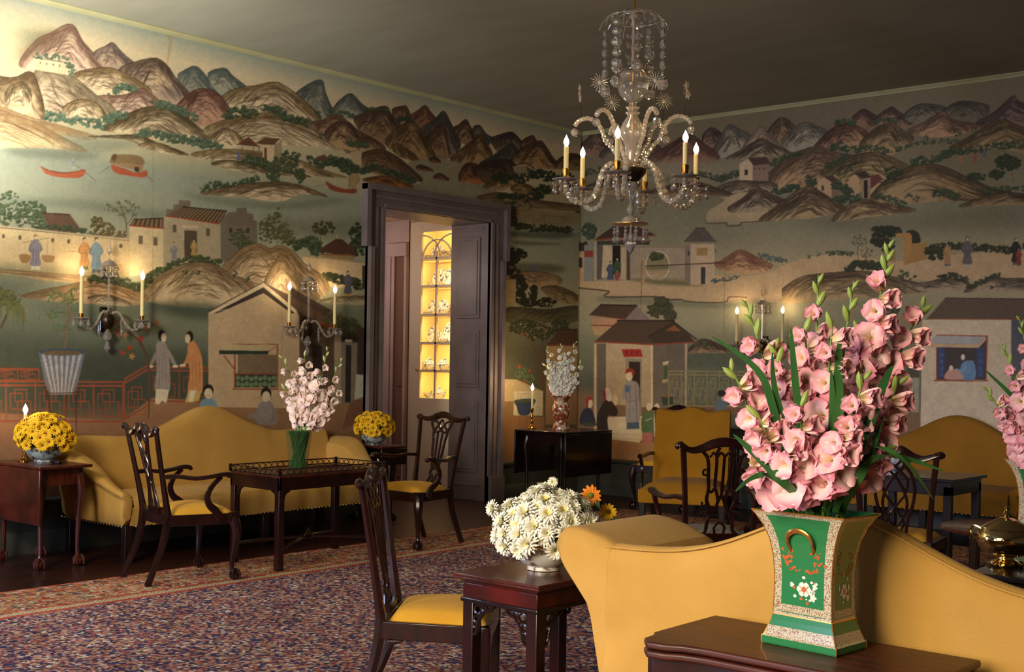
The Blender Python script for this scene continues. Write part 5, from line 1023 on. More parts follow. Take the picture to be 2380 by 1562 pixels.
def crest(kind):
    q = MB()
    H = {'strap': [(-.262,.945),(-.25,.97),(-.235,.965),(-.19,.935),(-.13,.93),(-.07,.965),(-.03,.968),(0,.955)], 'fan': [(-.268,.955),(-.255,.968),(-.235,.96),(-.17,.948),(-.10,.955),(-.05,.978),(0,.985)],
         'gothic': [(-.27,.965),(-.258,.975),(-.24,.955),(-.19,.938),(-.13,.95),(-.07,.975),(0,.985)], 'ribbon': [(-.262,.94),(-.255,.965),(-.23,.955),(-.16,.935),(-.10,.95),(-.04,.985),(0,.975)]}[kind]
    pts = H + [(-x, z) for x, z in H[-2::-1]]
    w = [(.014 if abs(x) > .2 else .02 + .008 * math.cos(x * 9), .013) for x, z in pts]
    q.tube([bp(x, z) for x, z in pts], 0, 8, w=w, up=(0,.3,1), sm=4)
    for s in (-1, 1): q.tube([bp(s*.225,.955), bp(s*.258,.968), bp(s*.276,.962), bp(s*.272,.945)], [.014,.016,.014,.008], 8, sm=3)
    if kind in ('strap', 'gothic', 'ribbon'):
        for s in (-1, 1): q.tube([bp(s*.10,.945,.012), bp(s*.05,.972,.014), bp(s*.012,.968,.014)], [.004,.009,.004], 6, sm=3)
    return q
def leg_cab(s, wf, yf, h=.40):
    q = MB(); x, y = s*wf, yf; a = .7071
    P_ = [(0,h),(.012,h-.045),(.022,h-.10),(.012,h-.19),(-.004,h-.27),(-.004,.075),(.006,.052)]
    q.tube([(x + s*a*o, y + a*o, z) for o, z in P_], [.03,.036,.033,.022,.0155,.0145,.019], 10, sm=4)
    q.taper((x, y, h-.03), (.05,.05), (x, y, h+.03), (.052,.052))
    cx, cy = x + s*.012, y + .012; q.ball((cx, cy, .028), .027, 12, 7)
    for k in range(4):
        an = PI/4 + k*PI/2; u = (math.cos(an), math.sin(an)); q.tube([(cx+u[0]*.014, cy+u[1]*.014, .068), (cx+u[0]*.03, cy+u[1]*.03, .046), (cx+u[0]*.031, cy+u[1]*.031, .02), (cx+u[0]*.024, cy+u[1]*.024, .004)], [.008,.008,.007,.004], 6, sm=2)
    q.prism([(0,0),(.075,0),(.04,-.02),(.02,-.06),(0,-.07)], y-.012, y+.012, 'y') if False else None
    return q
def make_chair(name, label, cat, loc, rz, sp='strap', arms=True, cab=True, group=None, sc=.97, seatm=None, wood_m=None, w=1.):
    t = thing(name, label, cat, loc, rz, group, sc); m = wood_m or M_mah
    wf, wb, yf, yr = (.262*w if arms else .25*w), .195*w, .215, -.205
    # seat rails and slip seat
    q = MB()
    q.prism([(-wf-.02,yf+.012),(wf+.02,yf+.012),(wf+.02,yf-.02),(-wf-.02,yf-.02)], .355, .425, 'z'); q.prism([(-wb-.015,yr),(wb+.015,yr),(wb+.015,yr+.025),(-wb-.015,yr+.025)], .355, .43, 'z')
    for s in (-1, 1):
        a = [(s*(wf+.02), yf), (s*(wb+.015), yr), (s*(wb-.01), yr), (s*(wf-.005), yf)]; q.prism(a, .355, .425, 'z')
        if not cab:
            q.prism([(yr+.03,.355),(yr+.10,.355),(yr+.08,.345),(yr+.05,.335),(yr+.03,.30)], s*(wb+.018)-.008, s*(wb+.018)+.008, 'x')
    q.build('seat_rail', m, t, bevel=.004)
    q = MB(); n = 14
    def sf(u, v):
        x = (u*2-1); y = yr+.028 + (yf-.006-yr-.028)*v; hw = wb-.006 + (wf-.0-wb)*v; e = (1-abs(x)**5)*(1-abs(2*v-1)**6); return (x*hw*(.995), y, .423 + .045*max(0,e)**.55 + .012*(1-x*x)*(1-(2*v-1)**2))
    q.grid(n, n, sf); q.build('seat', seatm or M_seat, t, ang=80)
    for s in (-1, 1):
        q = MB(); q.tube([(s*.205*w,-.33,0),(s*.20*w,-.29,.10),(s*.195*w,-.235,.24),(s*.195*w,yr+.0,.40),(s*.198*w,yb(.5)-.0,.5),(s*.212*w,yb(.7),.7),(s*.238*w,yb(.92),.945)], 0, 6, w=[(.020,.019),(.018,.018),(.019,.021),(.02,.024),(.018,.018),(.016,.014),(.018,.013)], up=(1,0,0), sm=4)
        q.build('leg', m, t)
        if cab: leg_cab(s, wf-.002, yf-.01).build('leg', m, t)
        else:
            q = MB(); q.taper((s*(wf-.004),yf-.008,0),(.038,.038),(s*(wf-.004),yf-.008,.425),(.046,.046)); q.prism([(0,.355),(-s*.09,.355),(-s*.07,.345),(-s*.04,.325),(-s*.02,.30),(0,.29)] if True else [], yf-.012, yf-.0, 'y'); 
            q.build('leg', m, t, bevel=.004)
    cr = crest(sp)
    if w != 1.: cr.v = [(x*w, y, z) for x, y, z in cr.v]
    cr.build('crest_rail', m, t); splat(sp).build('splat', m, t)
    if arms:
        for s in (-1, 1):
            q = MB(); q.tube([(s*.208*w,yb(.66)+.0,.665),(s*.235*w,-.16,.668),(s*.275*w,-.06,.655),(s*.30*w,.04,.665),(s*.305*w,.11,.676),(s*.298*w,.15,.672),(s*.292*w,.165,.655)], 0, 8, w=[(.016,.016),(.014,.019),(.014,.021),(.014,.022),(.015,.024),(.017,.024),(.012,.014)], up=(0,0,1), sm=4)
            a = q.build('arm', m, t)
            q = MB(); q.tube([(s*.30*w,.10,.66),(s*.298*w,.045,.61),(s*.288*w,.015,.55),(s*.275*w,.03,.49),(s*.262*w,.085,.44),(s*(wf+.012),.12,.38)], 0, 8, w=[(.013,.013),(.013,.016),(.014,.019),(.014,.022),(.014,.026),(.012,.03)], up=(1,0,0), sm=4)
            q.build('arm_support', m, a)
    return t
def face(dx, dy): return math.atan2(dy, dx) - PI/2
G1_ = 'open mahogany armchairs around the sofas'
make_chair('armchair', 'carved mahogany armchair with interlaced splat before the far-left camelback sofa', 'armchair', (-6.545,4.50,.009), face(.187,.98), 'strap')
make_chair('armchair', 'mahogany armchair with fan-shaped pierced splat standing against the pale doorway', 'armchair', (-6.56,6.50,.009), face(0,-1), 'fan')
RAKE[0] = .75; make_chair('side_chair', 'mahogany side chair in profile with bright yellow seat behind the small fretted table', 'chair', (-3.30,3.42,.009), face(.80,.60), 'fan', arms=False, cab=False, sc=.95, seatm=M_seat); RAKE[0] = 1.
make_chair('armchair', 'mahogany armchair with gothic arched splat seen from behind, glinting blue', 'armchair', (-3.69,5.98,.009), face(-.75,.66), 'gothic', cab=False, sc=.97, seatm=mat('grey_damask', (168,158,140), .8, col2=(130,122,110), scale=30))
make_chair('side_chair', 'mahogany side chair with looped ribbon splat beside the large pink gladioli', 'chair', (-2.95,6.85,.009), face(-.30,.95), 'ribbon', arms=False, cab=False, sc=.93)
make_chair('side_chair', 'mahogany side chair turned sideways before the round-backed yellow sofa', 'chair', (-2.58,7.60,.009), face(-.92,-.30), 'fan', arms=False, cab=False, sc=.95)
make_chair('side_chair', 'dark side chair half hidden behind the yellow upholstered armchair', 'chair', (-6.60,9.93,0), face(.2,-.98), 'fan', arms=False, cab=True, sc=.97)
# ---------------------------------------------------------------- camelback sofas in yellow slipcovers
def make_sofa(label, loc, rz, L, peak=.205, sh=.80, dep=.80, ripple=1., seed=0, camel_w=.34, ak=.30, M_yel=M_yel, adz=-.035, flare=.15):
    t = thing('camelback_sofa', label, 'sofa', loc, rz); R_ = np.random.RandomState(seed); ph = R_.rand(8)*6.28
    hl = L/2; hem = .24; seat = .43
    def T(x):
        u = abs(x)/hl; c = math.exp(-(u/camel_w)**2.0 * 1.15); return sh - .0 + peak*c + .012*math.sin(u*9)*ripple*(u > .45) + .02*max(0, u-.8)*5*.0
    def wob(x, z): return .006*math.sin(x*7+ph[0]+z*3) + .004*math.sin(x*17+ph[1]) + .004*math.sin(z*13+x*5+ph[2]) + .011*math.exp(-((hl-abs(x))/.17)**2)*math.sin(z*34+abs(x)*16+ph[4]) + .003*math.exp(-((abs(x)-.32*hl)/.02)**2)
    # back
    q = MB(); rings = []; nx = 64
    for i in range(nx+1):
        x = -hl + 2*hl*i/nx; h = T(x); th = .085
        ring = [(x, .012+wob(x,.3), hem)] + [(x, wob(x,z_)*min(1,(h-z_)*5), z_) for z_ in np.linspace(hem+.05, h-.09, 9)] + [(x, .002, h-.06), (x, .012, h-.018), (x, .04, h), (x, .075, h-.006), (x, .105, h-.035), (x, .125+wob(x,.9)*.5, h-.12), (x, .16+wob(x,.6)*.6, .6), (x, .20, seat-.02), (x, .20, hem)]
        rings.append(ring)
    q.loft(rings); bk = q.build('back', M_yel, t, ang=60, sub=1)
    q = MB(); q.tube([(x, .012, T(x)-.012) for x in np.linspace(-hl, hl, 50)], .0035, 6); q.build('piping', M_yel, bk)
    # arms: sections across the depth, top rolls outward at the back and sweeps down to the front
    for s in (-1, 1):
        q = MB(); rings = []; ny = 16
        for j in range(ny+1):
            v = j/ny; y = .02 + (dep-.02)*v
            k = min(1., max(0., (v-ak)/(1-ak))); k = k*k*(3-2*k)
            zt = (sh+adz)*(1-k) + (seat+.045)*k; fl = flare*(1-k)**1.2 + .015; r = .062*(1-k) + .022*k
            xi = hl - .085; xo = hl + fl
            zc = zt - r; cx = s*(xo - r)
            ring = [(s*xi, y, hem), (s*xi, y, seat), (s*(xi+.0), y, max(seat, zc-.10)), (s*(xi+.02), y, zc+.2*r)]
            for a in (100, 60, 25, -15, -60, -100): ring.append((cx + s*r*math.cos(math.radians(a)), y, zc + r*math.sin(math.radians(a))))
            ring += [(s*(hl+.01+fl*.25), y, max(hem+.1, zc-.16)), (s*(hl+.0)+wob(y,.3)*.8, y, hem+.06+.0), (s*(hl+.0), y, hem)]
            rings.append(ring)
        a = q.loft(rings).build('arm', M_yel, t, ang=60, sub=1)
        pass
    # seat and valance
    q = MB(); xs = hl - .07
    def sf(u, v):
        x = -xs + 2*xs*u
        pr_ = [(.19,seat-.01),(.4,seat+.02),(.62,seat+.02),(.74,seat+.012),(.80,seat-.01),(.815,seat-.05),(.815,seat-.12),(.812,hem+.01)]
        k = v*(len(pr_)-1); i = min(int(k), len(pr_)-2); f = k-i; y = pr_[i][0]*(1-f)+pr_[i+1][0]*f; z = pr_[i][1]*(1-f)+pr_[i+1][1]*f
        return (x, y*dep/.8 + wob(x*2, z)*.9*(1 if v > .6 else .2), z + (.004*math.sin(x*23+ph[3]) if v > .95 else 0))
    q.grid(60, 21, sf); q.box(-xs, xs, .2, dep*.98, hem+.005, seat-.06); q.build('seat', M_yel, t, ang=70)
    q = MB(); n = int(L/.036)
    for i in range(n): q.ball((-xs + 2*xs*(i+.5)/n, dep*1.018, hem+.006+.003*(i % 2)), .0065, 6, 4)
    for s in (-1, 1):
        for i in range(int(dep/.036)): q.ball((s*(hl+.004), .03+.036*i, hem+.008), .0065, 6, 4)
    q.build('tack_trim', M_tack, t)
    for sx in (-1, 0, 1):
        for y in (.06, dep-.04):
            if sx == 0 and y < .1: continue
            q = MB(); q.box(sx*(hl-.05)-.027, sx*(hl-.05)+.027, y-.027, y+.027, 0, hem+.01); q.build('leg', M_dark, t, bevel=.003)
    return t
make_sofa('long yellow slipcovered camelback sofa against the wallpaper at the far left', (-8.03,5.67,0), -PI/2, 2.36, seed=1, adz=-.065)
make_sofa('yellow slipcovered camelback sofa with its back to the viewer behind the green vase', (-1.455,2.965,.009), 0, 1.47, peak=.165, sh=.835, seed=2, ripple=0, camel_w=.46, ak=.66, adz=.035, flare=.205)
make_sofa('round-backed yellow sofa against the end wall below the painted window scene', (-3.95,10.40,0), PI, 1.5, peak=.27, sh=.72, seed=3, ripple=0, camel_w=.62, M_yel=M_gold_lin)
# ---------------------------------------------------------------- yellow open armchair by the end wall
def open_armchair():
    c = at_z(1608, 1215, 0.); t = thing('upholstered_armchair', 'high-backed yellow upholstered armchair with wooden arms near the end wall', 'armchair', (-5.32,8.30,.009), face(.42,-.90), None, .97)
    q = MB(); rings = []
    for i in range(25):
        u = i/24*2-1; x = u*.31; h = 1.03 + .018*math.cos(u*PI*2)*(1-abs(u)**4) + .012*(1-u*u); f = lambda z: -.22-.13*(z-.42)/.6
        rings.append([(x,f(.42)-.035,.42),(x,f(h)-.035,h-.02),(x,f(h)-.01,h),(x,f(h)+.03,h-.015),(x,f(.75)+.05,.75),(x,f(.42)+.05,.42)])
    q.loft(rings); q.build('back', M_yel2, t, ang=50)
    q = MB(); q.grid(14, 14, lambda u, v: ((u*2-1)*(.30+.05*v), -.25+.55*v, .40+.075*(1-abs(2*u-1)**6)*(1-max(0,2*v-1)**6)+.0)); q.prism([(-.30,-.25),(.30,-.25),(.35,.30),(-.35,.30)], .30, .41, 'z'); q.build('seat', M_yel2, t, ang=60, bevel=.01)
    for s in (-1, 1):
        q = MB(); q.tube([(s*.30,-.29,.66),(s*.34,-.15,.665),(s*.36,.02,.655),(s*.365,.12,.665),(s*.365,.15,.655)], 0, 8, w=[(.016,.018)]*5, up=(0,0,1), sm=4); a = q.build('arm', M_dark, t)
        q = MB(); q.tube([(s*.365,.10,.655),(s*.365,.05,.60),(s*.355,.05,.53),(s*.345,.12,.45),(s*.34,.16,.38)], 0, 8, w=[(.014,.014),(.015,.018),(.015,.02),(.015,.022),(.014,.02)], up=(1,0,0), sm=4); q.build('arm_support', M_dark, a)
        for y, f in ((.26, 0), (-.26, -.08)): q = MB(); q.taper((s*.31,y+f,0),(.04,.04),(s*.32,y,.33),(.05,.05)); q.build('leg', M_dark, t, bevel=.004)
open_armchair()
# ---------------------------------------------------------------- tables
def box_legs(t, xs, ys, z, w, m=None, lower=None):
    for x in xs:
        for y in ys: q = MB(); q.box(x-w/2, x+w/2, y-w/2, y+w/2, 0, z); q.build('leg', m or M_mah, t, bevel=.003)
def bracket(q, x, y, z, dx, dy, s=.075):
    # fretwork bracket in the corner between leg and apron, running along dx or dy
    P0 = Vector((x, y, z)); D = Vector((dx, dy, 0)); up = Vector((0,0,-1))
    f = lambda a, b: tuple(P0 + D*a*s + up*b*s)
    for pts in ([(0,0),(1.3,0),(1.15,.25),(.8,.35),(.55,.6),(.35,.9),(.2,1.5),(0,1.6)], ):
        q.tube([f(*p) for p in pts], .0075, 6, sm=3)
    for c, r in (((.3,.3),.24), ((.75,.2),.16), ((.2,.8),.18), ((.13,1.15),.12)): q.tube([f(c[0]+r*math.cos(a), c[1]+r*math.sin(a)) for a in np.linspace(0,2*PI,9)[:-1]], .0058, 5, closed=True)
# small fretted table in the foreground
t = thing('fretwork_side_table', 'small square mahogany table with fretted corner brackets under the white chrysanthemums', 'table', (0,0,.009))
tx0, tx1, ty0, ty1, tz = -2.885, -2.51, 3.055, 3.62, .652
q = MB(); q.box(tx0, tx1, ty0, ty1, tz-.012, tz); q.loft([[(tx0+o,ty0+o,z),(tx1-o,ty0+o,z),(tx1-o,ty1-o,z),(tx0+o,ty1-o,z)] for o, z in ((.0,tz-.012),(.004,tz-.02),(.018,tz-.026),(.024,tz-.034))]); q.build('table_top', M_top, t, bevel=.003)
q = MB(); a = .024; q.box(tx0+a, tx1-a, ty0+a, ty1-a, tz-.088, tz-.034); q.build('apron', M_red, t, bevel=.002)
q = MB(); a = .017; q.box(tx0+a, tx1-a, ty0+a, ty1-a, tz-.098, tz-.082); q.build('apron_moulding', M_dark, t, bevel=.004)
box_legs(t, (tx0+.047, tx1-.047), (ty0+.047, ty1-.047), tz-.085, .046, M_mah)
for x, dx in ((tx0+.07,1),(tx1-.07,-1)):
    for y in (ty0+.03, ty1-.03): q = MB(); bracket(q, x, y, tz-.098, dx, 0, .066); q.build('bracket', M_dark, t)
for y, dy in ((ty0+.07,1),(ty1-.07,-1)):
    for x in (tx0+.03, tx1-.03): q = MB(); bracket(q, x, y, tz-.098, 0, dy, .066); q.build('bracket', M_dark, t)
# gallery-top china table before the far sofa
t = thing('gallery_top_table', 'rectangular mahogany china table with pierced gallery before the far-left sofa', 'table', (0,0,.009))
tx0, tx1, ty0, ty1, tz = -6.80, -6.285, 5.02, 5.945, .61
q = MB(); q.box(tx0, tx1, ty0, ty1, tz-.02, tz); q.build('table_top', M_top, t, bevel=.003)
q = MB(); q.box(tx0, tx1, ty0, ty0+.02, tz-.095, tz-.012); q.box(tx0, tx1, ty1-.02, ty1, tz-.095, tz-.012); q.box(tx0, tx0+.02, ty0, ty1, tz-.095, tz-.012); q.box(tx1-.02, tx1, ty0, ty1, tz-.095, tz-.012); q.build('apron', M_mah, t, bevel=.003)
box_legs(t, (tx0+.024, tx1-.024), (ty0+.024, ty1-.024), tz-.02, .046)
q = MB(); gz0, gz1 = tz+.002, tz+.042
def gal(a, b):
    A, B = Vector((*a,0)), Vector((*b,0)); n = max(2, round((B-A).length/.052)); d = (B-A)/n
    for z in (gz0+.004, gz1): q.tube([A+Vector((0,0,z)), B+Vector((0,0,z))], .0042, 5)
    for i in range(n):
        p = A + d*i
        for z0, z1 in ((gz0, gz1), (gz1, gz0)): q.tube([p+Vector((0,0,z0)), p+d*.5+Vector((0,0,(z0*.25+z1*.75))), p+d+Vector((0,0,z1 if False else z1))], .003, 4, sm=2)
for a, b in (((tx0,ty0),(tx1,ty0)),((tx1,ty0),(tx1,ty1)),((tx1,ty1),(tx0,ty1)),((tx0,ty1),(tx0,ty0))): gal(a, b)
for x in (tx0, tx1):
    for y in (ty0, ty1): q.box(x-.008, x+.008, y-.008, y+.008, tz, gz1+.008)
q.build('gallery', M_mah, t)
for x, dx in ((tx0+.048,1),(tx1-.048,-1)):
    for y in (ty0+.024, ty1-.024): q = MB(); bracket(q, x, y, tz-.095, dx, 0, .04); q.build('bracket', M_mah, t)
for y, dy in ((ty0+.048,1),(ty1-.048,-1)):
    for x in (tx0+.024, tx1-.024): q = MB(); bracket(q, x, y, tz-.095, 0, dy, .04); q.build('bracket', M_mah, t)
q = MB(); cx, cy = (tx0+tx1)/2, (ty0+ty1)/2
for x in (tx0+.03, tx1-.03):
    for y in (ty0+.03, ty1-.03): q.tube([(x,y,.13),((x+cx)/2,(y+cy)/2,.15),(cx,cy,.16)], .011, 6, sm=4)
q.lathe([(.03,.14),(.04,.16),(.02,.18),(.008,.21),(1e-5,.22)], 12, (cx,cy,0)); q.build('stretcher', M_mah, t)
# drop-leaf tables
def drop_leaf(label, x0, x1, y0, y1, z, leaf_ax, drop, feet='cab', m=M_dark, mt=M_top, leaves=(0,1), i=.09):
    t = thing('drop_leaf_table', label, 'table', (0,0,.0))
    q = MB(); q.box(x0, x1, y0, y1, z-.02, z); q.build('table_top', mt, t, bevel=.005)
    for s in leaves:
        q = MB()
        if leaf_ax == 'y': yy = y0 if s == 0 else y1-.018; q.box(x0, x1, yy, yy+.018, z-drop, z-.022)
        else: xx = x0 if s == 0 else x1-.018; q.box(xx, xx+.018, y0, y1, z-drop, z-.022)
        q.build('leaf', m, t, bevel=.005)
    q = MB(); q.box(x0+i, x1-i, y0+i*.6, y1-i*.6, z-.13, z-.02); q.build('apron', m, t)
    for x, sx in ((x0+i+.02,-1),(x1-i-.02,1)):
        for y, sy in ((y0+i*.6+.02,-1),(y1-i*.6-.02,1)):
            q = MB(); h = z-.06
            q.tube([(x,y,h),(x+sx*.01,y+sy*.01,h-.06),(x+sx*.014,y+sy*.014,h-.12),(x+sx*.004,y+sy*.004,h-.28),(x,y,.12),(x+sx*.004,y+sy*.004,.06)], [.026,.028,.026,.018,.014,.016], 10, sm=3)
            q.ball((x+sx*.008,y+sy*.008,.032), .03, 12, 7)
            for k in range(4): an = PI/4+k*PI/2; q.tube([(x+sx*.008+math.cos(an)*.012,y+sy*.008+math.sin(an)*.012,.075),(x+sx*.008+math.cos(an)*.032,y+sy*.008+math.sin(an)*.032,.045),(x+sx*.008+math.cos(an)*.03,y+sy*.008+math.sin(an)*.03,.01)], [.009,.009,.006], 6, sm=2)
            q.build('leg', m, t)
    return t
drop_leaf('reddish mahogany drop-leaf table at the far-left edge, holding a bowl of yellow daisies', -7.97, -7.335, 3.955, 4.325, .665, 'y', .375, m=M_red2, leaves=(0,), i=.06)
t = drop_leaf('small dark side table between the far sofa and the doorway', -8.00, -7.50, 7.05, 7.34, .655, 'x', .16)
drop_leaf('very dark drop-leaf table in the far corner holding the candlestick and white flowers', -7.72, -7.09, 8.99, 9.72, .73, 'x', .42, mt=M_dark)
M_card = wood('card_table_top', (86,34,17), (50,19,10), .38, .08)
# card table in front of the near sofa back
t = thing('card_table', 'folding mahogany card table in the near corner under the green vase', 'table', (0,0,.009))
zt = .692; X0, X1, Y0, Y1 = -1.765, -1.045, 2.51, 2.905
def ct(o):
    P_ = [(X0-o,Y1+o),(X0-o,Y0+.13),(X0-o-.0,Y0+.10),(X0+.015-o,Y0+.085),(X0+.02-o*.5,Y0+.03),(X0+.05,Y0-.005-o),(X0+.10,Y0-o),(X0+.135,Y0+.02-o),(X0+.2,Y0+.03-o),((X0+X1)/2,Y0+.03-o),(X1-.2,Y0+.03-o),(X1-.135,Y0+.02-o),(X1-.10,Y0-o),(X1-.05,Y0-.005-o),(X1-.02+o*.5,Y0+.03),(X1-.015+o,Y0+.085),(X1+o,Y0+.10),(X1+o,Y0+.13),(X1+o,Y1+o)]
    return P_
for nm, a, b in (('upper_leaf', zt-.018, zt), ('lower_leaf', zt-.04, zt-.022)):
    q = MB(); q.prism(ct(0), a, b, 'z'); q.build(nm, M_card, t, bevel=.006, seg=3)
q = MB(); q.prism(ct(-.022), zt-.15, zt-.04, 'z'); q.build('apron', M_mah, t, bevel=.004)
q = MB(); q.tube([(X0+.20,Y0+.048,zt-.062),(X1-.20,Y0+.048,zt-.062),(X1-.20,Y0+.048,zt-.13),(X0+.20,Y0+.048,zt-.13)], .003, 4, closed=True); q.build('cock_beading', M_mah, t)
box_legs(t, (X0+.06, X1-.06), (Y0+.06, Y1-.04), zt-.05, .05)
# tables in the right background
def plain_table(name, label, x0, x1, y0, y1, z, m=M_dark, mt=M_dark, w=.05, cat='table', rz=0):
    t = thing(name, label, cat, ((x0+x1)/2, (y0+y1)/2, .009), rz); hx, hy = (x1-x0)/2, (y1-y0)/2
    q = MB(); q.box(-hx, hx, -hy, hy, z-.02, z); q.build('table_top', mt, t, bevel=.004); q = MB(); q.box(-hx+.03, hx-.03, -hy+.03, hy-.03, z-.11, z-.02); q.build('apron', m, t, bevel=.003)
    for x in (-hx+.055, hx-.055):
        for y in (-hy+.055, hy-.055): q = MB(); q.box(x-w/2, x+w/2, y-w/2, y+w/2, 0, z-.05); q.build('leg', m, t, bevel=.003)
    return t
plain_table('tea_table', 'dark table with a blue sheen holding a blue and white bowl before the round-backed sofa', -3.72, -3.02, 7.85, 8.45, .655)
t = thing('tilt_top_table', 'round dark tilt-top table beyond the near sofa, left of the gilt urn', 'table', (-1.86,5.62,.009))
q = MB(); q.lathe([(1e-5,.650),(.32,.650),(.335,.654),(.34,.662),(.33,.668),(.32,.664),(1e-5,.662)], 40); q.build('table_top', M_top, t)
q = MB(); q.lathe([(.05,.22),(.06,.26),(.03,.34),(.05,.42),(.025,.5),(.028,.60),(.05,.65)], 16); q.build('pedestal', M_dark, t)
for k in range(3):
    a = k*2*PI/3+.4; c, s = math.cos(a), math.sin(a); q = MB(); q.tube([(c*.03,s*.03,.27),(c*.14,s*.14,.22),(c*.26,s*.26,.06),(c*.32,s*.32,.03)], [.03,.026,.018,.026], 8, sm=4); q.build('leg', M_dark, t)
plain_table('serving_table', 'dark table at the right edge bearing the gilt urn and second green vase', -1.52, -.95, 4.08, 4.98, .70)
plain_table('side_table', 'dark side table beside the yellow upholstered armchair, mostly behind the pink gladioli', -6.05, -5.3, 9.75, 10.25, .80)
# ---------------------------------------------------------------- crystal, candles
M_crys = mat('cut_crystal', (255,252,246), .02, trans=.86, ior=1.52, spec=.9)
M_crys2 = mat('crystal_arm_glass', (255,244,226), .08, trans=.74, ior=1.5, spec=.9)
M_gilt = mat('gilt_metal', (170,124,58), .32, 1.); M_pew = mat('dark_receiver_metal', (70,60,48), .35, .9); M_wax = mat('candle_wax', (246,226,160), .5, subs=.3, emit=(1.,.72,.34), estr=.0)
M_flame = mat('lit_bulb', (255,240,200), .3, emit=(1.,.80,.50), estr=34.)
M_starr = mat('crystal_star', (232,220,196), .12, trans=.3, spec=.9)
me_flame = MB().lathe([(.004,0),(.009,.008),(.0125,.02),(.0115,.032),(.007,.044),(.003,.053),(1e-5,.062)], 12).mesh('bulb', M_flame)
def shared(name, me, parent, loc=(0,0,0), rot=(0,0,0), sc=1.):
    o = bpy.data.objects.new(name, me); COL.objects.link(o); o.parent = parent; o.location = loc; o.rotation_euler = rot; o.scale = (sc,)*3 if not isinstance(sc, tuple) else sc; return o
def candle_part(parent, loc, h, r=.0145, p=2.2):
    q = MB(); q.lathe([(r,0),(r,h-.004),(r*.7,h),(1e-5,h)], 14); c = q.build('candle', M_wax, parent); c.location = loc
    b = shared('bulb', me_flame, c, (0,0,h), sc=(1.3,1.3,1.1))
    l = bpy.data.lights.new('bulb_light', 'POINT'); l.energy = p; l.color = (1., .66, .34); l.shadow_soft_size = .03
    lo = bpy.data.objects.new('bulb_light', l); COL.objects.link(lo); lo.parent = c; lo.location = (0,0,h+.085)
    return c
me_bead = MB().lathe([(1e-5,-1),(.45,-.85),(.85,-.45),(1,0),(.85,.45),(.45,.85),(1e-5,1)], 8).mesh('bead', M_crys, flat=True)
me_pear = MB().lathe([(1e-5,-1.),(.5,-.85),(.85,-.45),(.9,-.1),(.6,.35),(.25,.8),(.08,1.3),(1e-5,1.35)], 8).mesh('pear_drop', M_crys, flat=True)
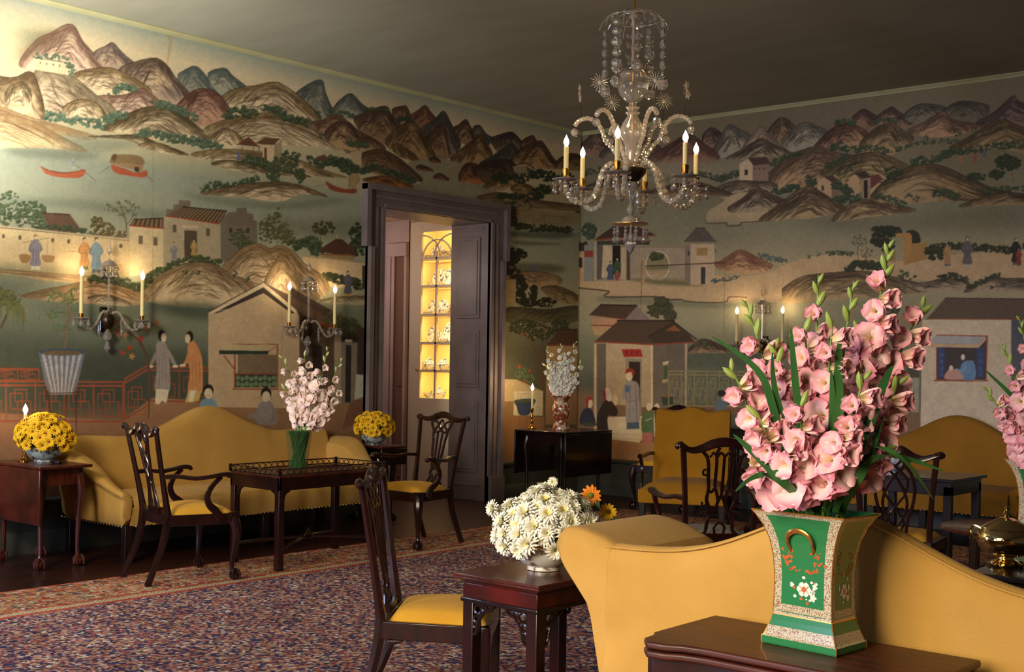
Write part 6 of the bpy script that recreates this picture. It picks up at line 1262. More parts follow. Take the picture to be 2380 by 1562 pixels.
def chandelier():
    C = at_d(1468, 410, 7.3); zf = lambda y: 1.38 + (844 - y) / 393.
    t = thing('chandelier', 'six-light cut-crystal chandelier with star-shaped ornaments hanging from the ceiling', 'chandelier', (C.x, C.y, 0))
    def L(nm, prof, m, par=t, n=20, **k): q = MB(); q.lathe([(r, z) for r, z in prof], n, **k); return q.build(nm, m, par, ang=40)
    q = MB(); q.tube([(0,0,zf(395)),(0,0,CEIL)], .006, 8); q.lathe([(.05,CEIL-.03),(.06,CEIL-.012),(.06,CEIL)], 20); q.build('suspension_rod', M_gilt, t)
    for y in range(70, 155, 14): pass
    L('stem', [(.012,zf(158)),(.016,zf(140)),(.010,zf(128)),(.017,zf(112)),(.010,zf(100)),(.016,zf(85)),(.010,zf(70)),(.014,zf(45)),(.03,zf(38)),(.02,zf(28))], M_crys2)
    L('globe', [(.02,zf(240)),(.05,zf(234)),(.082,zf(218)),(.097,zf(198)),(.088,zf(176)),(.06,zf(163)),(.022,zf(157))], M_crys, n=28)
    L('baluster', [(.026,zf(390)),(.034,zf(380)),(.038,zf(355)),(.044,zf(338)),(.05,zf(334)),(.055,zf(328)),(.072,zf(318)),(.076,zf(304)),(.062,zf(288)),(.034,zf(272)),(.030,zf(268)),(.044,zf(262)),(.026,zf(257)),(.042,zf(250)),(.022,zf(244)),(.02,zf(240))], M_crys2, n=22)
    L('receiver', [(.03,zf(424)),(.05,zf(418)),(.07,zf(410)),(.085,zf(402)),(.086,zf(393)),(.078,zf(392)),(.02,zf(398))], M_pew, n=28)
    L('lower_cup', [(.012,zf(472)),(.02,zf(466)),(.036,zf(446)),(.054,zf(428)),(.05,zf(424)),(.016,zf(440))], M_crys, n=12)
    L('lower_stem', [(.008,zf(500)),(.016,zf(496)),(.028,zf(487)),(.018,zf(479)),(.01,zf(475)),(.012,zf(472))], M_crys2)
    L('bell_pan', [(.104,zf(521)),(.100,zf(518)),(.06,zf(514)),(.052,zf(508)),(.03,zf(502)),(.010,zf(499))], M_crys2, n=24)
    L('finial_drop', [(1e-5,zf(592)),(.024,zf(578)),(.032,zf(566)),(.024,zf(552)),(.008,zf(540)),(.004,zf(521))], M_crys, n=8)
    az = lambda d: (Vector(_r0)*math.cos(math.radians(d)) - Vector(FW)*math.sin(math.radians(d)))
    rim = L('bell_drop_ring', [(.101,zf(520)),(.104,zf(520)),(.104,zf(521.5))], M_gilt, n=24)
    for k in range(10):
        a = k*2*PI/10; c, s = math.cos(a), math.sin(a)
        for j, (dz, r) in enumerate(((.028,.009),(.05,.012),(.088,.0165))): shared('pendant', me_pear if j == 2 else me_bead, rim, (c*.095, s*.095, zf(521)-dz), (0,0,a), (r, r, r*(1.2 if j != 2 else 1.4)))
    # top canopy with strings of beads
    q = MB(); 
    for k in range(10):
        a = k*2*PI/10; c, s = math.cos(a), math.sin(a); q.tube([(0,0,zf(30)),(c*.08,s*.08,zf(28)),(c*.16,s*.16,zf(42)),(c*.195,s*.195,zf(60)),(c*.20,s*.20,zf(70))], .003, 5, sm=3)
    q.tube([(.165*math.cos(a), .165*math.sin(a), zf(44)) for a in np.linspace(0,2*PI,25)[:-1]], .003, 5, closed=True); can = q.build('canopy', M_crys2, t)
    for k in range(8):
        a = k*2*PI/8 + .1; c, s = math.cos(a), math.sin(a); long = k % 2 == 0; rr = .195 if long else .095
        z = zf(58 if long else 62)
        for r in ((.026,.030,.034,.029,.033) if long else (.026,.030,.034)): z -= r*.97; shared('bead', me_bead, can, (c*rr, s*rr, z), (0,0,a+.6), (r*.6, r, r*.95)); z -= r*.97
        z -= .02; shared('bead', me_bead, can, (c*rr, s*rr, z), (0,0,a), (.010,.010,.02)); z -= .055; shared('bead', me_bead, can, (c*rr, s*rr, z), (0,0,a), .038)
    for k in range(14): a = k*2*PI/14; shared('bead', me_bead, can, (.13*math.cos(a), .13*math.sin(a), zf(40)), (0,0,a), .014)
    for k, d in enumerate((107, 47, -13, -73, -133, 167)):
        u = az(d); a0 = math.atan2(u.y, u.x)
        q = MB(); P_ = [(.05,2.50),(.085,2.545),(.135,2.55),(.18,2.50),(.205,2.42),(.24,2.345),(.30,2.315),(.36,2.33),(.395,2.38),(.403,2.43)]
        pts = resample([Vector((r,0,z)) for r, z in P_], 0, None, 7)[0]; q.tube(pts, [.0165+.003*math.cos(i*1.9) for i in range(len(pts))], 8)
        arm = q.build('arm', M_crys2, t, ang=20); arm.rotation_euler = (0,0,a0)
        q = MB(); q.lathe([(.012,2.435),(.05,2.437),(.078,2.446),(.080,2.45),(.05,2.445),(.014,2.447)], 24, (.403,0,0), flute=12, fa=.05); q.build('drip_pan', M_crys2, arm)
        q = MB(); q.lathe([(.009,2.38),(.012,2.45),(.02,2.46),(.018,2.475),(.022,2.49),(.022,2.51),(.018,2.512)], 16, (.403,0,0)); q.build('candle_cup', M_gilt, arm)
        for j in range(7):
            b = j*2*PI/7; c, s = math.cos(b), math.sin(b)
            shared('pendant', me_bead, arm, (.403+c*.072, s*.072, 2.42), (0,0,b), .010); shared('pendant', me_pear, arm, (.403+c*.072, s*.072, 2.385), (0,0,b), (.0125,.0125,.019))
        candle_part(arm, (.403,0,2.505), .135, p=1.2)
    for d in (132, 72, 12, -48, -108, -168):
        u = az(d); a0 = math.atan2(u.y, u.x)
        q = MB(); P_ = [(.04,2.52),(.07,2.58),(.12,2.66),(.16,2.70),(.18,2.76),(.22,2.815),(.27,2.835),(.32,2.82),(.345,2.79)]
        pts = resample([Vector((r,0,z)) for r, z in P_], 0, None, 7)[0]; q.tube(pts, [.0135+.0024*math.cos(i*2.1) for i in range(len(pts))], 8)
        arm = q.build('upper_arm', M_crys2, t, ang=20); arm.rotation_euler = (0,0,a0)
        shared('pendant', me_bead, arm, (.345,0,2.752), (0,0,0), .026)
        q = MB(); q.tube([(.30,0,2.83),(.315,0,2.93)], .0016, 5); q.build('wire', M_pew, arm)
        q = MB(); q.lathe([(1e-5,-.008),(.010,-.004),(.012,.0),(.010,.004),(1e-5,.008)], 10)
        for j in range(16):
            b = j*2*PI/16; c, s = math.cos(b), math.sin(b); e_ = .056 if j % 2 else .046; q.tube([(c*.010,s*.010,0),(c*.032,s*.032,.003*(j%2)),(c*e_,s*e_,0)], [.0010,.0026,.0016], 5)
        st = q.build('star', M_starr, arm, flat=True); st.location = (.318,0,2.985)
        face_ = {132:0, 72:.0, 12:1.0, -48:0, -108:.2, -168:1.35}[d]; n = (-Vector(FW)); ang = math.atan2(n.y, n.x) - a0 + face_; st.rotation_euler = (0, PI/2, ang)
chandelier()
def sconce(label, loc, rz, zfl, hc=.27, pw=.55):
    t = thing('wall_sconce', label, 'wall light', loc, rz, 'crystal wall sconces')   # +y points out of the wall
    q = MB(); q.lathe([(.028,0),(.05,.03),(.055,.07),(.04,.11),(.02,.13)], 16, (0,.055,-.10)); q.box(-.03,.03,.0,.03,-.12,.06); q.build('back_plate', M_pew, t)
    q = MB(); pts = [(0,.07,.0+k*.012) for k in range(36)]; q.tube(pts, [.011 if k % 2 else .007 for k in range(36)], 8); q.lathe([(.0,.43),(.012,.45),(.02,.47),(.008,.50),(.003,.56)], 10, (0,.07,0)); st = q.build('stem', M_crys, t)
    q = MB(); q.lathe([(.01,.40),(.035,.385),(.06,.36),(.058,.357),(.03,.375),(.01,.385)], 18, (0,.07,0)); cn = q.build('canopy', M_crys2, t)
    for k in range(8):
        a = k*PI/4; shared('pendant', me_bead, cn, (.057*math.cos(a), .07+.057*math.sin(a), .335), (0,0,a), .015); shared('pendant', me_pear, cn, (.057*math.cos(a), .07+.057*math.sin(a), .295), (0,0,a), (.016,.016,.024))
    q = MB(); q.lathe([(1e-5,-.27),(.02,-.25),(.026,-.235),(.015,-.21),(.012,-.19),(.03,-.17),(.034,-.15),(.02,-.12),(.01,-.1)], 10, (0,.06,0)); q.build('lower_pendant', M_crys, t)
    for s in (-1, 1):
        P_ = [(0,.07,-.02),(s*.03,.09,.02),(s*.07,.10,.015),(s*.11,.11,-.05),(s*.16,.115,-.10),(s*.21,.12,-.09),(s*.24,.12,-.04)]
        pts = resample([Vector(p) for p in P_], 0, None, 6)[0]; q = MB(); q.tube(pts, [.010+.002*math.cos(i*2) for i in range(len(pts))], 8); arm = q.build('arm', M_crys2, t, ang=20)
        q = MB(); q.lathe([(.012,-.045),(.045,-.04),(.062,-.03),(.06,-.027),(.03,-.034),(.015,-.03)], 20, (s*.243,.12,0)); q.build('drip_pan', M_crys2, arm)
        q = MB(); q.lathe([(.008,-.06),(.016,-.03),(.017,.0),(.014,.004)], 12, (s*.243,.12,0)); q.build('candle_cup', M_gilt, arm)
        for k in range(6): a = k*PI/3; shared('pendant', me_pear, arm, (s*.243+.056*math.cos(a), .12+.056*math.sin(a), -.065), (0,0,a), (.016,.016,.025))
        q = MB(); q.tube([(s*.085,.10,-.03),(s*.09,.10,-.12)], [.008,.011], 6); q.lathe([(1e-5,-.16),(.012,-.13),(.006,-.11)], 8, (s*.09,.10,0)); q.build('pendant', M_crys, arm, flat=True)
        candle_part(arm, (s*.243,.12,0.0), hc, .0135, p=pw)
    t.location.z = zfl - hc - .03
sconce('two-candle crystal wall sconce above the left end of the far sofa', (WALL_X, 4.83, 0), -PI/2, 1.966)
sconce('two-candle crystal wall sconce beside the gabled house, nearer the doorway', (WALL_X, 6.68, 0), -PI/2, 1.966)
sconce('two-candle crystal wall sconce on the end wall behind the pink gladioli', (-5.85, WALL_Y, 0), PI, 1.90)
def candlestick(label, x, y, z, H, hc, pw):
    t = thing('candlestick', label, 'candlestick', (x, y, z), 0, None); h = H - hc - .03
    q = MB(); q.lathe([(.045,0),(.046,.006),(.035,.012),(.02,.03),(.011,.05),(.016,.07),(.010,.085),(.012,h*.5),(.017,h*.62),(.010,h*.7),(.012,h*.85),(.02,h*.93),(.016,h),(.010,h)], 18); q.build('stick', M_brass, t)
    candle_part(t, (0,0,h), hc, .011, pw); return t
p = Vector((-7.80,4.10,.666)); candlestick('small brass candlestick with a short lit candle beside the left bowl of daisies', p.x, p.y, .666, .345, .08, 1.2)
p = at_z(1236, 997, .73); candlestick('tall brass candlestick with a lit candle on the very dark corner table', p.x, p.y, .731, .40, .17, 10.)
# ---------------------------------------------------------------- flowers
def tinted(name, c0, c1, c2=None, p1=.5, rough=.6, subs=.15):
    m = bpy.data.materials.new(name); m.use_nodes = True; N = m.node_tree.nodes; L = m.node_tree.links; b = N['Principled BSDF']
    a = N.new('ShaderNodeVertexColor'); a.layer_name = 'tint'; s = N.new('ShaderNodeSeparateColor'); r = N.new('ShaderNodeValToRGB'); L.new(a.outputs[0], s.inputs[0]); L.new(s.outputs[0], r.inputs[0])
    r.color_ramp.elements[0].color = (*lin(c0), 1); r.color_ramp.elements[1].color = (*lin(c2 or c1), 1)
    if c2: e = r.color_ramp.elements.new(p1); e.color = (*lin(c1), 1)
    L.new(r.outputs[0], b.inputs['Base Color']); b.inputs['Roughness'].default_value = rough; b.inputs['Specular IOR Level'].default_value = .25
    b.inputs['Subsurface Weight'].default_value = subs; b.inputs['Subsurface Radius'].default_value = (.01,.006,.004); b.inputs['Subsurface Scale'].default_value = .5
    return m
def petal_mesh(name, m, petals, nu=4, nv=6):
    # petals: list of dicts(a, R, H, W, curl, ruf, tilt, ph)
    V = []; F = []; T = []
    for d in petals:
        b = len(V)
        for j in range(nv+1):
            v = j/nv
            for i in range(nu+1):
                u = i/nu*2-1
                r = d['R']*(.10+.90*v**d.get('e',1.3)); z = d['H']*(1-(1-v)**2) - d['curl']*v**3
                w = d['W']*max(.04, math.sin(PI*min(1., .12+.80*v))**.75)
                z += d['ruf']*math.sin(u*6+d['ph'])*v*v + d.get('cup',0)*u*u*w; r2 = r + d['ruf']*.7*math.sin(u*8+d['ph']*2)*v*v
                ca, sa = math.cos(d['a']), math.sin(d['a']); V.append((ca*r2 - sa*u*w, sa*r2 + ca*u*w, z)); T.append(min(1., v*.95 + .12*abs(u)*v + d.get('t0',0)))
        for j in range(nv):
            for i in range(nu): a = b + j*(nu+1)+i; F.append((a, a+1, a+nu+2, a+nu+1))
    me = bpy.data.meshes.new(name); me.from_pydata(V, [], F); me.materials.append(m); me.polygons.foreach_set('use_smooth', [True]*len(F))
    at = me.color_attributes.new('tint', 'FLOAT_COLOR', 'POINT'); at.data.foreach_set('color', np.array([(t,t,t,1) for t in T], np.float32).ravel()); me.update(); return me
def glad_set(m, seed, spread=1.):
    r = random.Random(seed); out = []
    for k in range(5):
        op = (1., .85, .95, .7, .45)[k] * spread; P_ = []
        for i in range(6):
            inner = i % 2
            P_.append(dict(a=i*PI/3 + r.uniform(-.12,.12), R=.040*op*(1 + .1*r.random()), H=(.044 if inner else .040)*(1 if k < 4 else 1.35), W=.028, curl=.020*op*(1.2 if not inner else .9)*r.uniform(.7,1.3), ruf=.0055 if k < 4 else .002, ph=r.uniform(0,6), cup=.25, e=1.5))
        out.append(petal_mesh('gladiolus_flower', m, P_))
    return out
M_pink = tinted('pink_petal', (250,228,170), (255,216,212), (246,146,170), .40); M_pale = tinted('blush_petal', (240,224,176), (253,234,220), (250,212,200), .5); M_white = tinted('white_petal', (214,214,150), (248,244,224), (252,248,236), .4)
M_stem = mat('flower_stem', (126,164,66), .5, col2=(100,142,52), scale=20); M_leaf = mat('sword_leaf', (44,92,44), .45, col2=(62,112,50), scale=14, stretch=(1,1,.2)); M_bud = mat('flower_bud', (138,176,74), .5, col2=(170,176,96), scale=26)
F_pink = glad_set(M_pink, 1); F_pale = glad_set(M_pale, 2); F_white = glad_set(M_white, 3)
def bud_mesh(m): return MB().lathe([(.003,0),(.007,.008),(.0085,.02),(.006,.034),(1e-5,.044)], 8).mesh('bud', m)
me_bud = bud_mesh(M_bud); me_budw = bud_mesh(mat('pale_bud', (196,204,140), .5))
def orient(o, d, spin=0.): o.rotation_mode = 'QUATERNION'; o.rotation_quaternion = Vector(d).to_track_quat('Z', 'Y') @ Matrix.Rotation(spin, 3, 'Z').to_quaternion()
def gladiolus(base, mid, tip, label, cat, group, fl, nf, nb, s=1., start=.34, seed=0, bud=None, toward=None, sp=1.):
    r = random.Random(seed); B, Md, Tp = Vector(base), Vector(mid), Vector(tip)
    t = thing('gladiolus', label, cat, base, 0, group)
    cv = lambda u: B*(1-u)**2 + (Md*2 - (B+Tp)*.5)*2*u*(1-u) + Tp*u*u - B
    n = 14; q = MB(); q.tube([cv(i/n) for i in range(n+1)], [.0048*s*(1-.55*i/n) for i in range(n+1)], 6); q.build('stem', M_stem, t)
    V = toward if toward is not None else -Vector(FW)
    tot = nf + nb
    for i in range(tot):
        u = start + (1-start)*(i+.3)/tot; p = cv(u); tg = (cv(min(1,u+.02)) - cv(u-.02)).normalized()
        side = tg.cross(V).normalized(); k = (1 if i % 2 else -1)
        if i < nf:
            d = (V*r.uniform(.6,.95) + side*k*r.uniform(.35,.75) + tg*r.uniform(.0,.3)).normalized()
            f = (i/nf); me = fl[r.choice((0,1,2,2) if f < .5 else ((3,4) if f < .7 else (4,)))]; o = shared('flower', me, t, p + d*.006*s, sc=s*sp*(1.08-.32*f)*r.uniform(.92,1.1)); orient(o, d, r.uniform(0,6))
        else:
            f = (i-nf)/max(1,nb); d = (tg*.95 + side*k*.42 + V*.12).normalized(); o = shared('bud', bud or me_bud, t, p, sc=s*(.95-.5*f)); orient(o, d)
    return t
def blade(parent_pts, w, name='gladiolus_leaf', label=None, group=None, m=None):
    q = MB(); P_ = resample([Vector(p) for p in parent_pts], 0, None, 6)[0]; n = len(P_); o0 = P_[0]
    q.tube([p - o0 for p in P_], 0, 4, w=[(w*max(.06, math.sin(PI*(.18+.80*i/(n-1)))**.8), .0012) for i in range(n)], up=tuple(Vector(RT)))
    o = q.build(name, m or M_leaf, None, ang=60); o.location = o0; return tag(o, label, 'leaf', group)
# --- green porcelain vases
M_grn = mat('green_enamel', (44,122,70), .2, coat=.15, spec=.4); M_gold = mat('vase_gilding', (206,146,70), .25, .8)
M_bord = mat('vase_border', (196,190,160), .22, col2=(140,92,64), scale=300, mixr=(.50,.58), detail=4, coat=.1); M_orange = mat('vase_orange_enamel', (200,98,48), .3); M_wht = mat('vase_white_enamel', (236,232,214), .25)
def green_vase(label, loc, rz, sc=1.):
    t = thing('square_vase', label, 'vase', loc, rz, None, sc); H = .327
    prof = [(.104,0),(.106,.004),(.106,.018),(.101,.022),(.098,.030),(.092,.045),(.087,.06),(.0845,.072),(.0835,.075),(.0825,.08),(.081,.12),(.0805,.17),(.084,.215),(.092,.255),(.106,.29),(.122,.315),(.129,.323),(.130,.327)]
    us = [-1,-.74,.74,1]
    for side in range(4):
        a = side*PI/2; R_ = Matrix.Rotation(a, 3, 'Z'); q = MB(); M_ = [M_grn, M_bord, M_gold]
        for i in range(len(prof)-1):
            (s0,z0),(s1,z1) = prof[i], prof[i+1]
            for j in range(3):
                low = z1 <= .0455; foot = z1 <= .075
                if i >= len(prof)-3: mi = 2 if i == len(prof)-2 else 1
                elif i in (7,): mi = 2
                elif foot: mi = 1 if (z0 >= .018 and z1 <= .0455) else 0
                else: mi = 1 if (j != 1 or z1 <= .0935 and False or i in (8,) or z0 >= .30) else 0
                q.mi = mi; q.add([R_ @ Vector((s0*us[j],-s0,z0)), R_ @ Vector((s0*us[j+1],-s0,z0)), R_ @ Vector((s1*us[j+1],-s1,z1)), R_ @ Vector((s1*us[j],-s1,z1))], [(0,1,2,3)])
        q.mi = 1
        for (z0, z1) in ((.082,.1),):
            s0, s1 = .0829, .0823; q.add([R_ @ Vector((-s0*.76,-s0,z0)), R_ @ Vector((s0*.76,-s0,z0)), R_ @ Vector((s1*.76,-s1,z1)), R_ @ Vector((-s1*.76,-s1,z1))], [(0,1,2,3)])
        pn = q.build('panel', M_, t, flat=True)
        # painted sprays on the panel
        def S_(z): 
            for (s0,z0),(s1,z1) in zip(prof, prof[1:]):
                if z0 <= z <= z1: return s0 + (s1-s0)*(z-z0)/(z1-z0)
            return .08
        q = MB(); r = random.Random(side)
        def disc(x, z, rr, n, mi, lob=0, off=.0009):
            q.mi = mi; pts = [(x + rr*(1+lob*math.cos(5*b))*math.cos(b), z + rr*(1+lob*math.cos(5*b))*math.sin(b)) for b in np.linspace(0, 2*PI, n+1)[:-1]]
            q.add([R_ @ Vector((px_, -S_(pz)-off, pz)) for px_, pz in pts], [tuple(range(n))])
        for k in range(6): b = k*PI/3; disc(.004+.012*math.cos(b), .142+.010*math.sin(b), .0085, 9, 0, .1)
        disc(.004,.142,.007,10,1,.1,.0013); disc(.030,.125,.009,10,0,.25); disc(.034,.150,.007,8,0,.3); disc(-.030,.150,.006,8,0,.25)
        for k in range(16): b = r.uniform(0,6.28); d = r.uniform(.026,.050); disc(.002+d*math.cos(b)*.8, .145+d*math.sin(b)*.75, r.uniform(.0022,.0048), 7, r.choice((0,0,1)), .2)
        for sx in (-1, 1):
            for k in range(20): disc(sx*.042+r.gauss(0,.008), r.uniform(.186,.238), r.uniform(.0018,.0046), 6, 1, .3)
            for k in range(9): disc(sx*(.012+.003*k)+r.gauss(0,.002), .186+r.gauss(0,.004), r.uniform(.0015,.0038), 6, 1, .3)
        q.build('painted_spray', [M_wht, M_orange], pn, flat=True)
        q = MB(); q.tube([R_ @ Vector((-s_*1.0,-s_*1.0,z_)) for s_, z_ in prof], .0016, 5); q.build('gilt_edge', M_gold, t)
        if side in (0, 2):
            q = MB(); zc = .262
            for off in (0, .009):
                P_ = [(x_, -S_(.25)-.012-off*.6-.014*math.sin(b_), zc + .03*math.sin(b_) + off*.5 - .01) for b_, x_ in [(b, .036*math.cos(b)) for b in np.linspace(-.5, PI+.5, 15)]]
                P_[0] = (P_[0][0], -S_(.235)+.002, P_[0][2]-.006); P_[-1] = (P_[-1][0], -S_(.235)+.002, P_[-1][2]-.006)
                q.tube([R_ @ Vector(p_) for p_ in P_], .0042, 7)
            q.build('handle', M_gold, t)
    q = MB(); s = .098; q.box(-s, s, -s, s, 0, .006); ring = [(.128,.326),(.118,.312),(.10,.28),(.086,.24),(.08,.2),(.079,.1)]
    rings = [[(sx*s_, sy*s_, z_) for sx, sy in ((-1,-1),(1,-1),(1,1),(-1,1))] for s_, z_ in ring]; q.loft(rings, caps=False); q.add(rings[-1], [(0,1,2,3)]); q.build('inside', M_grn, t, flat=True)
    return t
VX, VY, VZ = -1.398, 2.757, .702
green_vase('green square porcelain vase with gilt ring handle on the near card table', (VX, VY, VZ), math.radians(-5), 1.0).scale = (.98, .64, 1.)
v2 = at_d(2428, 1262, 4.72); green_vase('second green square porcelain vase, cut off by the right edge', (v2.x, v2.y, .711), math.radians(-5), 1.0).scale = (.98, .64, 1.)
DV = 2.98
def wp(x, y, dd=0.): return at_d(x, y, DV + dd)
gb = Vector((VX, VY, VZ + .25))
spk = [((2066,568),(2025,800),9,5,-.02,'tallest pink gladiolus spike in the near green vase'),((1732,700),(1800,930),9,4,.0,None),((1903,640),(1895,900),9,3,.05,None),((1985,655),(1950,900),8,4,.06,None),((2150,705),(2060,900),9,2,.02,'pink gladiolus spike leaning furthest right in the near green vase'),
       ((1695,850),(1770,1010),8,2,-.02,'pink gladiolus spike leaning furthest left in the near green vase'),((1800,800),(1830,980),9,3,-.05,None),((1935,745),(1920,960),8,1,-.08,None),((2010,870),(1965,1040),8,2,-.12,None),((1860,930),(1870,1080),7,1,-.13,None),((2095,880),(2020,1040),8,2,-.04,None),((1760,960),(1810,1080),8,1,-.08,None),((1960,1010),(1930,1110),6,0,-.15,None),((1830,1050),(1850,1120),4,0,-.12,None),((2050,1040),(1990,1110),5,1,-.06,None),((1740,1075),(1800,1130),4,0,-.04,None),((1995,760),(1975,950),9,2,.0,None),((1870,760),(1880,940),9,1,-.02,None)]
SL = ['tallest pink gladiolus spike in the near green vase','slender gladiolus spike rising highest on the left of the near vase','gladiolus spike whose buds top the centre-left of the near bunch','gladiolus spike with a lone pink bud, just left of the tallest one','pink gladiolus spike leaning furthest right in the near green vase','pink gladiolus spike leaning furthest left in the near green vase','gladiolus spike with green buds between the two left-hand outer spikes','gladiolus spike with wide open blooms in the centre of the near bunch','gladiolus spike in front of the centre, right of the broad upright leaf','short gladiolus spike at the front centre of the near bunch','low gladiolus spike hanging over the right rim side of the near bunch','low gladiolus spike at the lower left of the near bunch','short front gladiolus spike right above the vase corner','short front gladiolus spike directly above the ring handle','lowest gladiolus spike on the right, beside the ribbon-backed chair','lowest gladiolus spike on the left, drooping over the vase rim','gladiolus spike standing between the tallest one and the centre','gladiolus spike at the back, left of the centre of the near bunch']
for i, (tp, md, nf, nb, dd, lb) in enumerate(spk):
    tip, mid = wp(*tp, dd), wp(*md, dd*.8); base = gb + Vector((1,-.1,0))*(((md[0]-1895)/2870*DV)*.30)
    gladiolus(base, mid, tip, SL[i], 'flower', 'pink gladioli in the near green vase', F_pink, nf, nb, s=1.04, start=.30 if i not in (12,13,14,15) else .42, seed=i*7+1)
GL = 'sword leaves among the near pink gladioli'
for pts, w, lb in ((((1860,1190),(1800,960),(1760,860),(1655,782)),.009,'long green sword leaf arching to the far left above the near vase'),(((1930,1190),(2010,1080),(2080,1060),(2195,1095)),.008,'sword leaf drooping to the right of the near green vase'),(((1920,1190),(1945,1000),(1948,880),(1950,790)),.013,'broad dark upright sword leaf in the middle of the near gladioli'),(((1900,1190),(1820,1120),(1760,1060),(1705,1010)),.011,'short sword leaf pointing left, level with the sofa crest'),(((1890,1195),(1800,1110),(1750,1110),(1710,1142)),.007,'small bright leaf curling down at the lower left of the near gladioli'),
                   (((1940,1190),(2010,1010),(2050,900),(2075,850)),.012,None),(((1880,1190),(1860,1000),(1845,850),(1838,760)),.009,None),(((1950,1195),(1990,1120),(2020,1060),(2050,980)),.012,None),(((1900,1195),(1930,1050),(1935,950),(1932,860)),.010,None),(((1885,1195),(1830,1010),(1800,900),(1795,820)),.008,None),(((1920,1190),(2000,1050),(2090,1060),(2170,1160)),.006,'thin pale leaf drooping beside the ribbon-backed chair')):
    blade([wp(x, y, -.125 + .02*math.sin(x) + (.07 if y > 1150 else 0)) for x, y in pts], w, label=lb or 'upright sword leaf partly hidden among the near pink gladioli', group=None if lb else GL)
# second vase, cut by the frame
gb2 = Vector((v2.x, v2.y, .711+.24)); D2 = 4.72
for i, (tp, md, nf, nb) in enumerate((((2368,735),(2400,900),9,4),((2290,900),(2350,1000),8,3),((2330,800),(2380,950),9,3),((2400,820),(2415,960),9,2),((2320,960),(2370,1030),6,1),((2470,780),(2450,950),8,3),((2530,860),(2480,980),8,2),((2440,900),(2430,1000),7,1))):
    gladiolus(gb2 + Vector(RT)*((md[0]-2428)/2870*D2*.3), at_d(*md, D2-.04*(i%3)), at_d(*tp, D2-.04*(i%3)), 'pink gladiolus spike in the second green vase at the right edge', 'flower', 'pink gladioli in the second green vase', F_pink, nf, nb, s=1., start=.3, seed=50+i)
for x0, y0, x1, y1 in ((2395,1060,2385,880),(2410,1060,2400,800),(2380,1050,2290,860)): blade([at_d(2415,1070,D2-.05), at_d(x0, (y0+y1)/2, D2-.05), at_d(x1, y1, D2-.05)], .010, label='sword leaf among the gladioli at the right edge', group='sword leaves in the second green vase')
# glass vase of blush gladioli on the gallery table
cv = Vector((-6.56, 5.40, .62)); cpx = 716
M_gls = mat('vase_glass', (70,100,66), .03, alpha=.14); M_wat = mat('vase_water', (150,190,120), .02, trans=1., ior=1.2)
t = thing('glass_vase', 'tall clear glass vase packed with green stems on the gallery table', 'vase', tuple(cv))
q = MB(); q.lathe([(.064,0),(.068,.006),(.074,.1),(.084,.2),(.094,.272),(.091,.272),(.081,.2),(.071,.1),(.064,.014),(1e-5,.012)], 28); q.build('glass', M_gls, t)
q = MB(); r = random.Random(4)
tg_ = thing('stem_bundle', 'bundle of cut green stems standing inside the clear glass vase', 'flower stems', tuple(cv + Vector((0,0,.016)))); 
for i in range(60): a = r.uniform(0,6.28); b = a + r.uniform(1.5,3.); ra, rb = .060*math.sqrt(r.random()), .080*math.sqrt(r.random()); q.tube([(ra*math.cos(a),ra*math.sin(a),0),(rb*math.cos(b),rb*math.sin(b),.25)], .0052, 6)
sb = q.build('stems', mat('wet_stem', (54,96,32), .35, col2=(34,72,26), scale=40), tg_); sb['kind'] = 'stuff'
r = random.Random(9); Dg = 8.50; gbase = cv + Vector((0,0,.2))
for i, (tp, md, nf, nb) in enumerate((((650,822),(690,920),7,2),((706,820),(712,910),9,1),((762,806),(740,900),6,3),((797,832),(755,920),6,3),((785,905),(750,960),8,0),((655,900),(690,950),7,1),((735,870),(725,940),10,0),((690,880),(705,945),9,0),((770,945),(740,970),6,0),((672,955),(698,975),6,0),((748,920),(732,955),8,0),((712,935),(716,965),7,0),((700,985),(708,988),3,0),((735,985),(726,988),3,0))):
    gladiolus(gbase + Vector(RT)*((md[0]-cpx)/2870*Dg*.25), at_d(*md, Dg-.03*(i%3)), at_d(*tp, Dg-.03*(i%3)), 'blush-white gladiolus spike in the clear glass vase', 'flower', 'blush gladioli in the glass vase', F_pale, nf, nb, s=1.12, start=.32, seed=80+i, bud=me_budw)
# imari vase with white spikes in the far corner
p = at_z(1304, 1000, .73); t = thing('porcelain_vase', 'rust and white porcelain beaker vase holding white flowers on the dark corner table', 'vase', (p.x, p.y, .731))
M_imari = mat('imari_glaze', (150,72,40), .14, col2=(214,196,170), scale=26, mixr=(.5,.56), detail=5, coat=.5)
q = MB(); q.lathe([(.082,0),(.084,.012),(.072,.05),(.060,.085),(.062,.10),(.080,.14),(.086,.19),(.083,.235),(.070,.262),(.066,.275),(.078,.305),(.104,.33),(.100,.332),(.074,.305),(.06,.27),(1e-5,.26)], 28); q.build('body', M_imari, t)
pb = Vector((p.x, p.y, .99)); Dw = (Vector(p) - Vector(CAM)).dot(Vector(FW))
for i, (tp, md, nf, nb) in enumerate((((1340,792),(1320,860),8,2),((1270,805),(1290,870),8,2),((1305,800),(1305,860),9,2),((1352,840),(1325,890),8,1),((1265,845),(1288,890),8,1),((1320,830),(1312,880),9,0),((1285,840),(1296,885),9,0),((1340,885),(1320,905),6,0),((1275,885),(1292,905),6,0),((1305,880),(1305,900),7,0))):
    gladiolus(pb + Vector(RT)*((md[0]-1304)/2870*Dw*.3), at_d(*md, Dw), at_d(*tp, Dw), 'white flower spike in the rust and white porcelain vase', 'flower', 'white spikes in the porcelain vase', F_white, nf, nb, s=1.05, start=.3, seed=120+i, bud=me_budw, sp=.95)
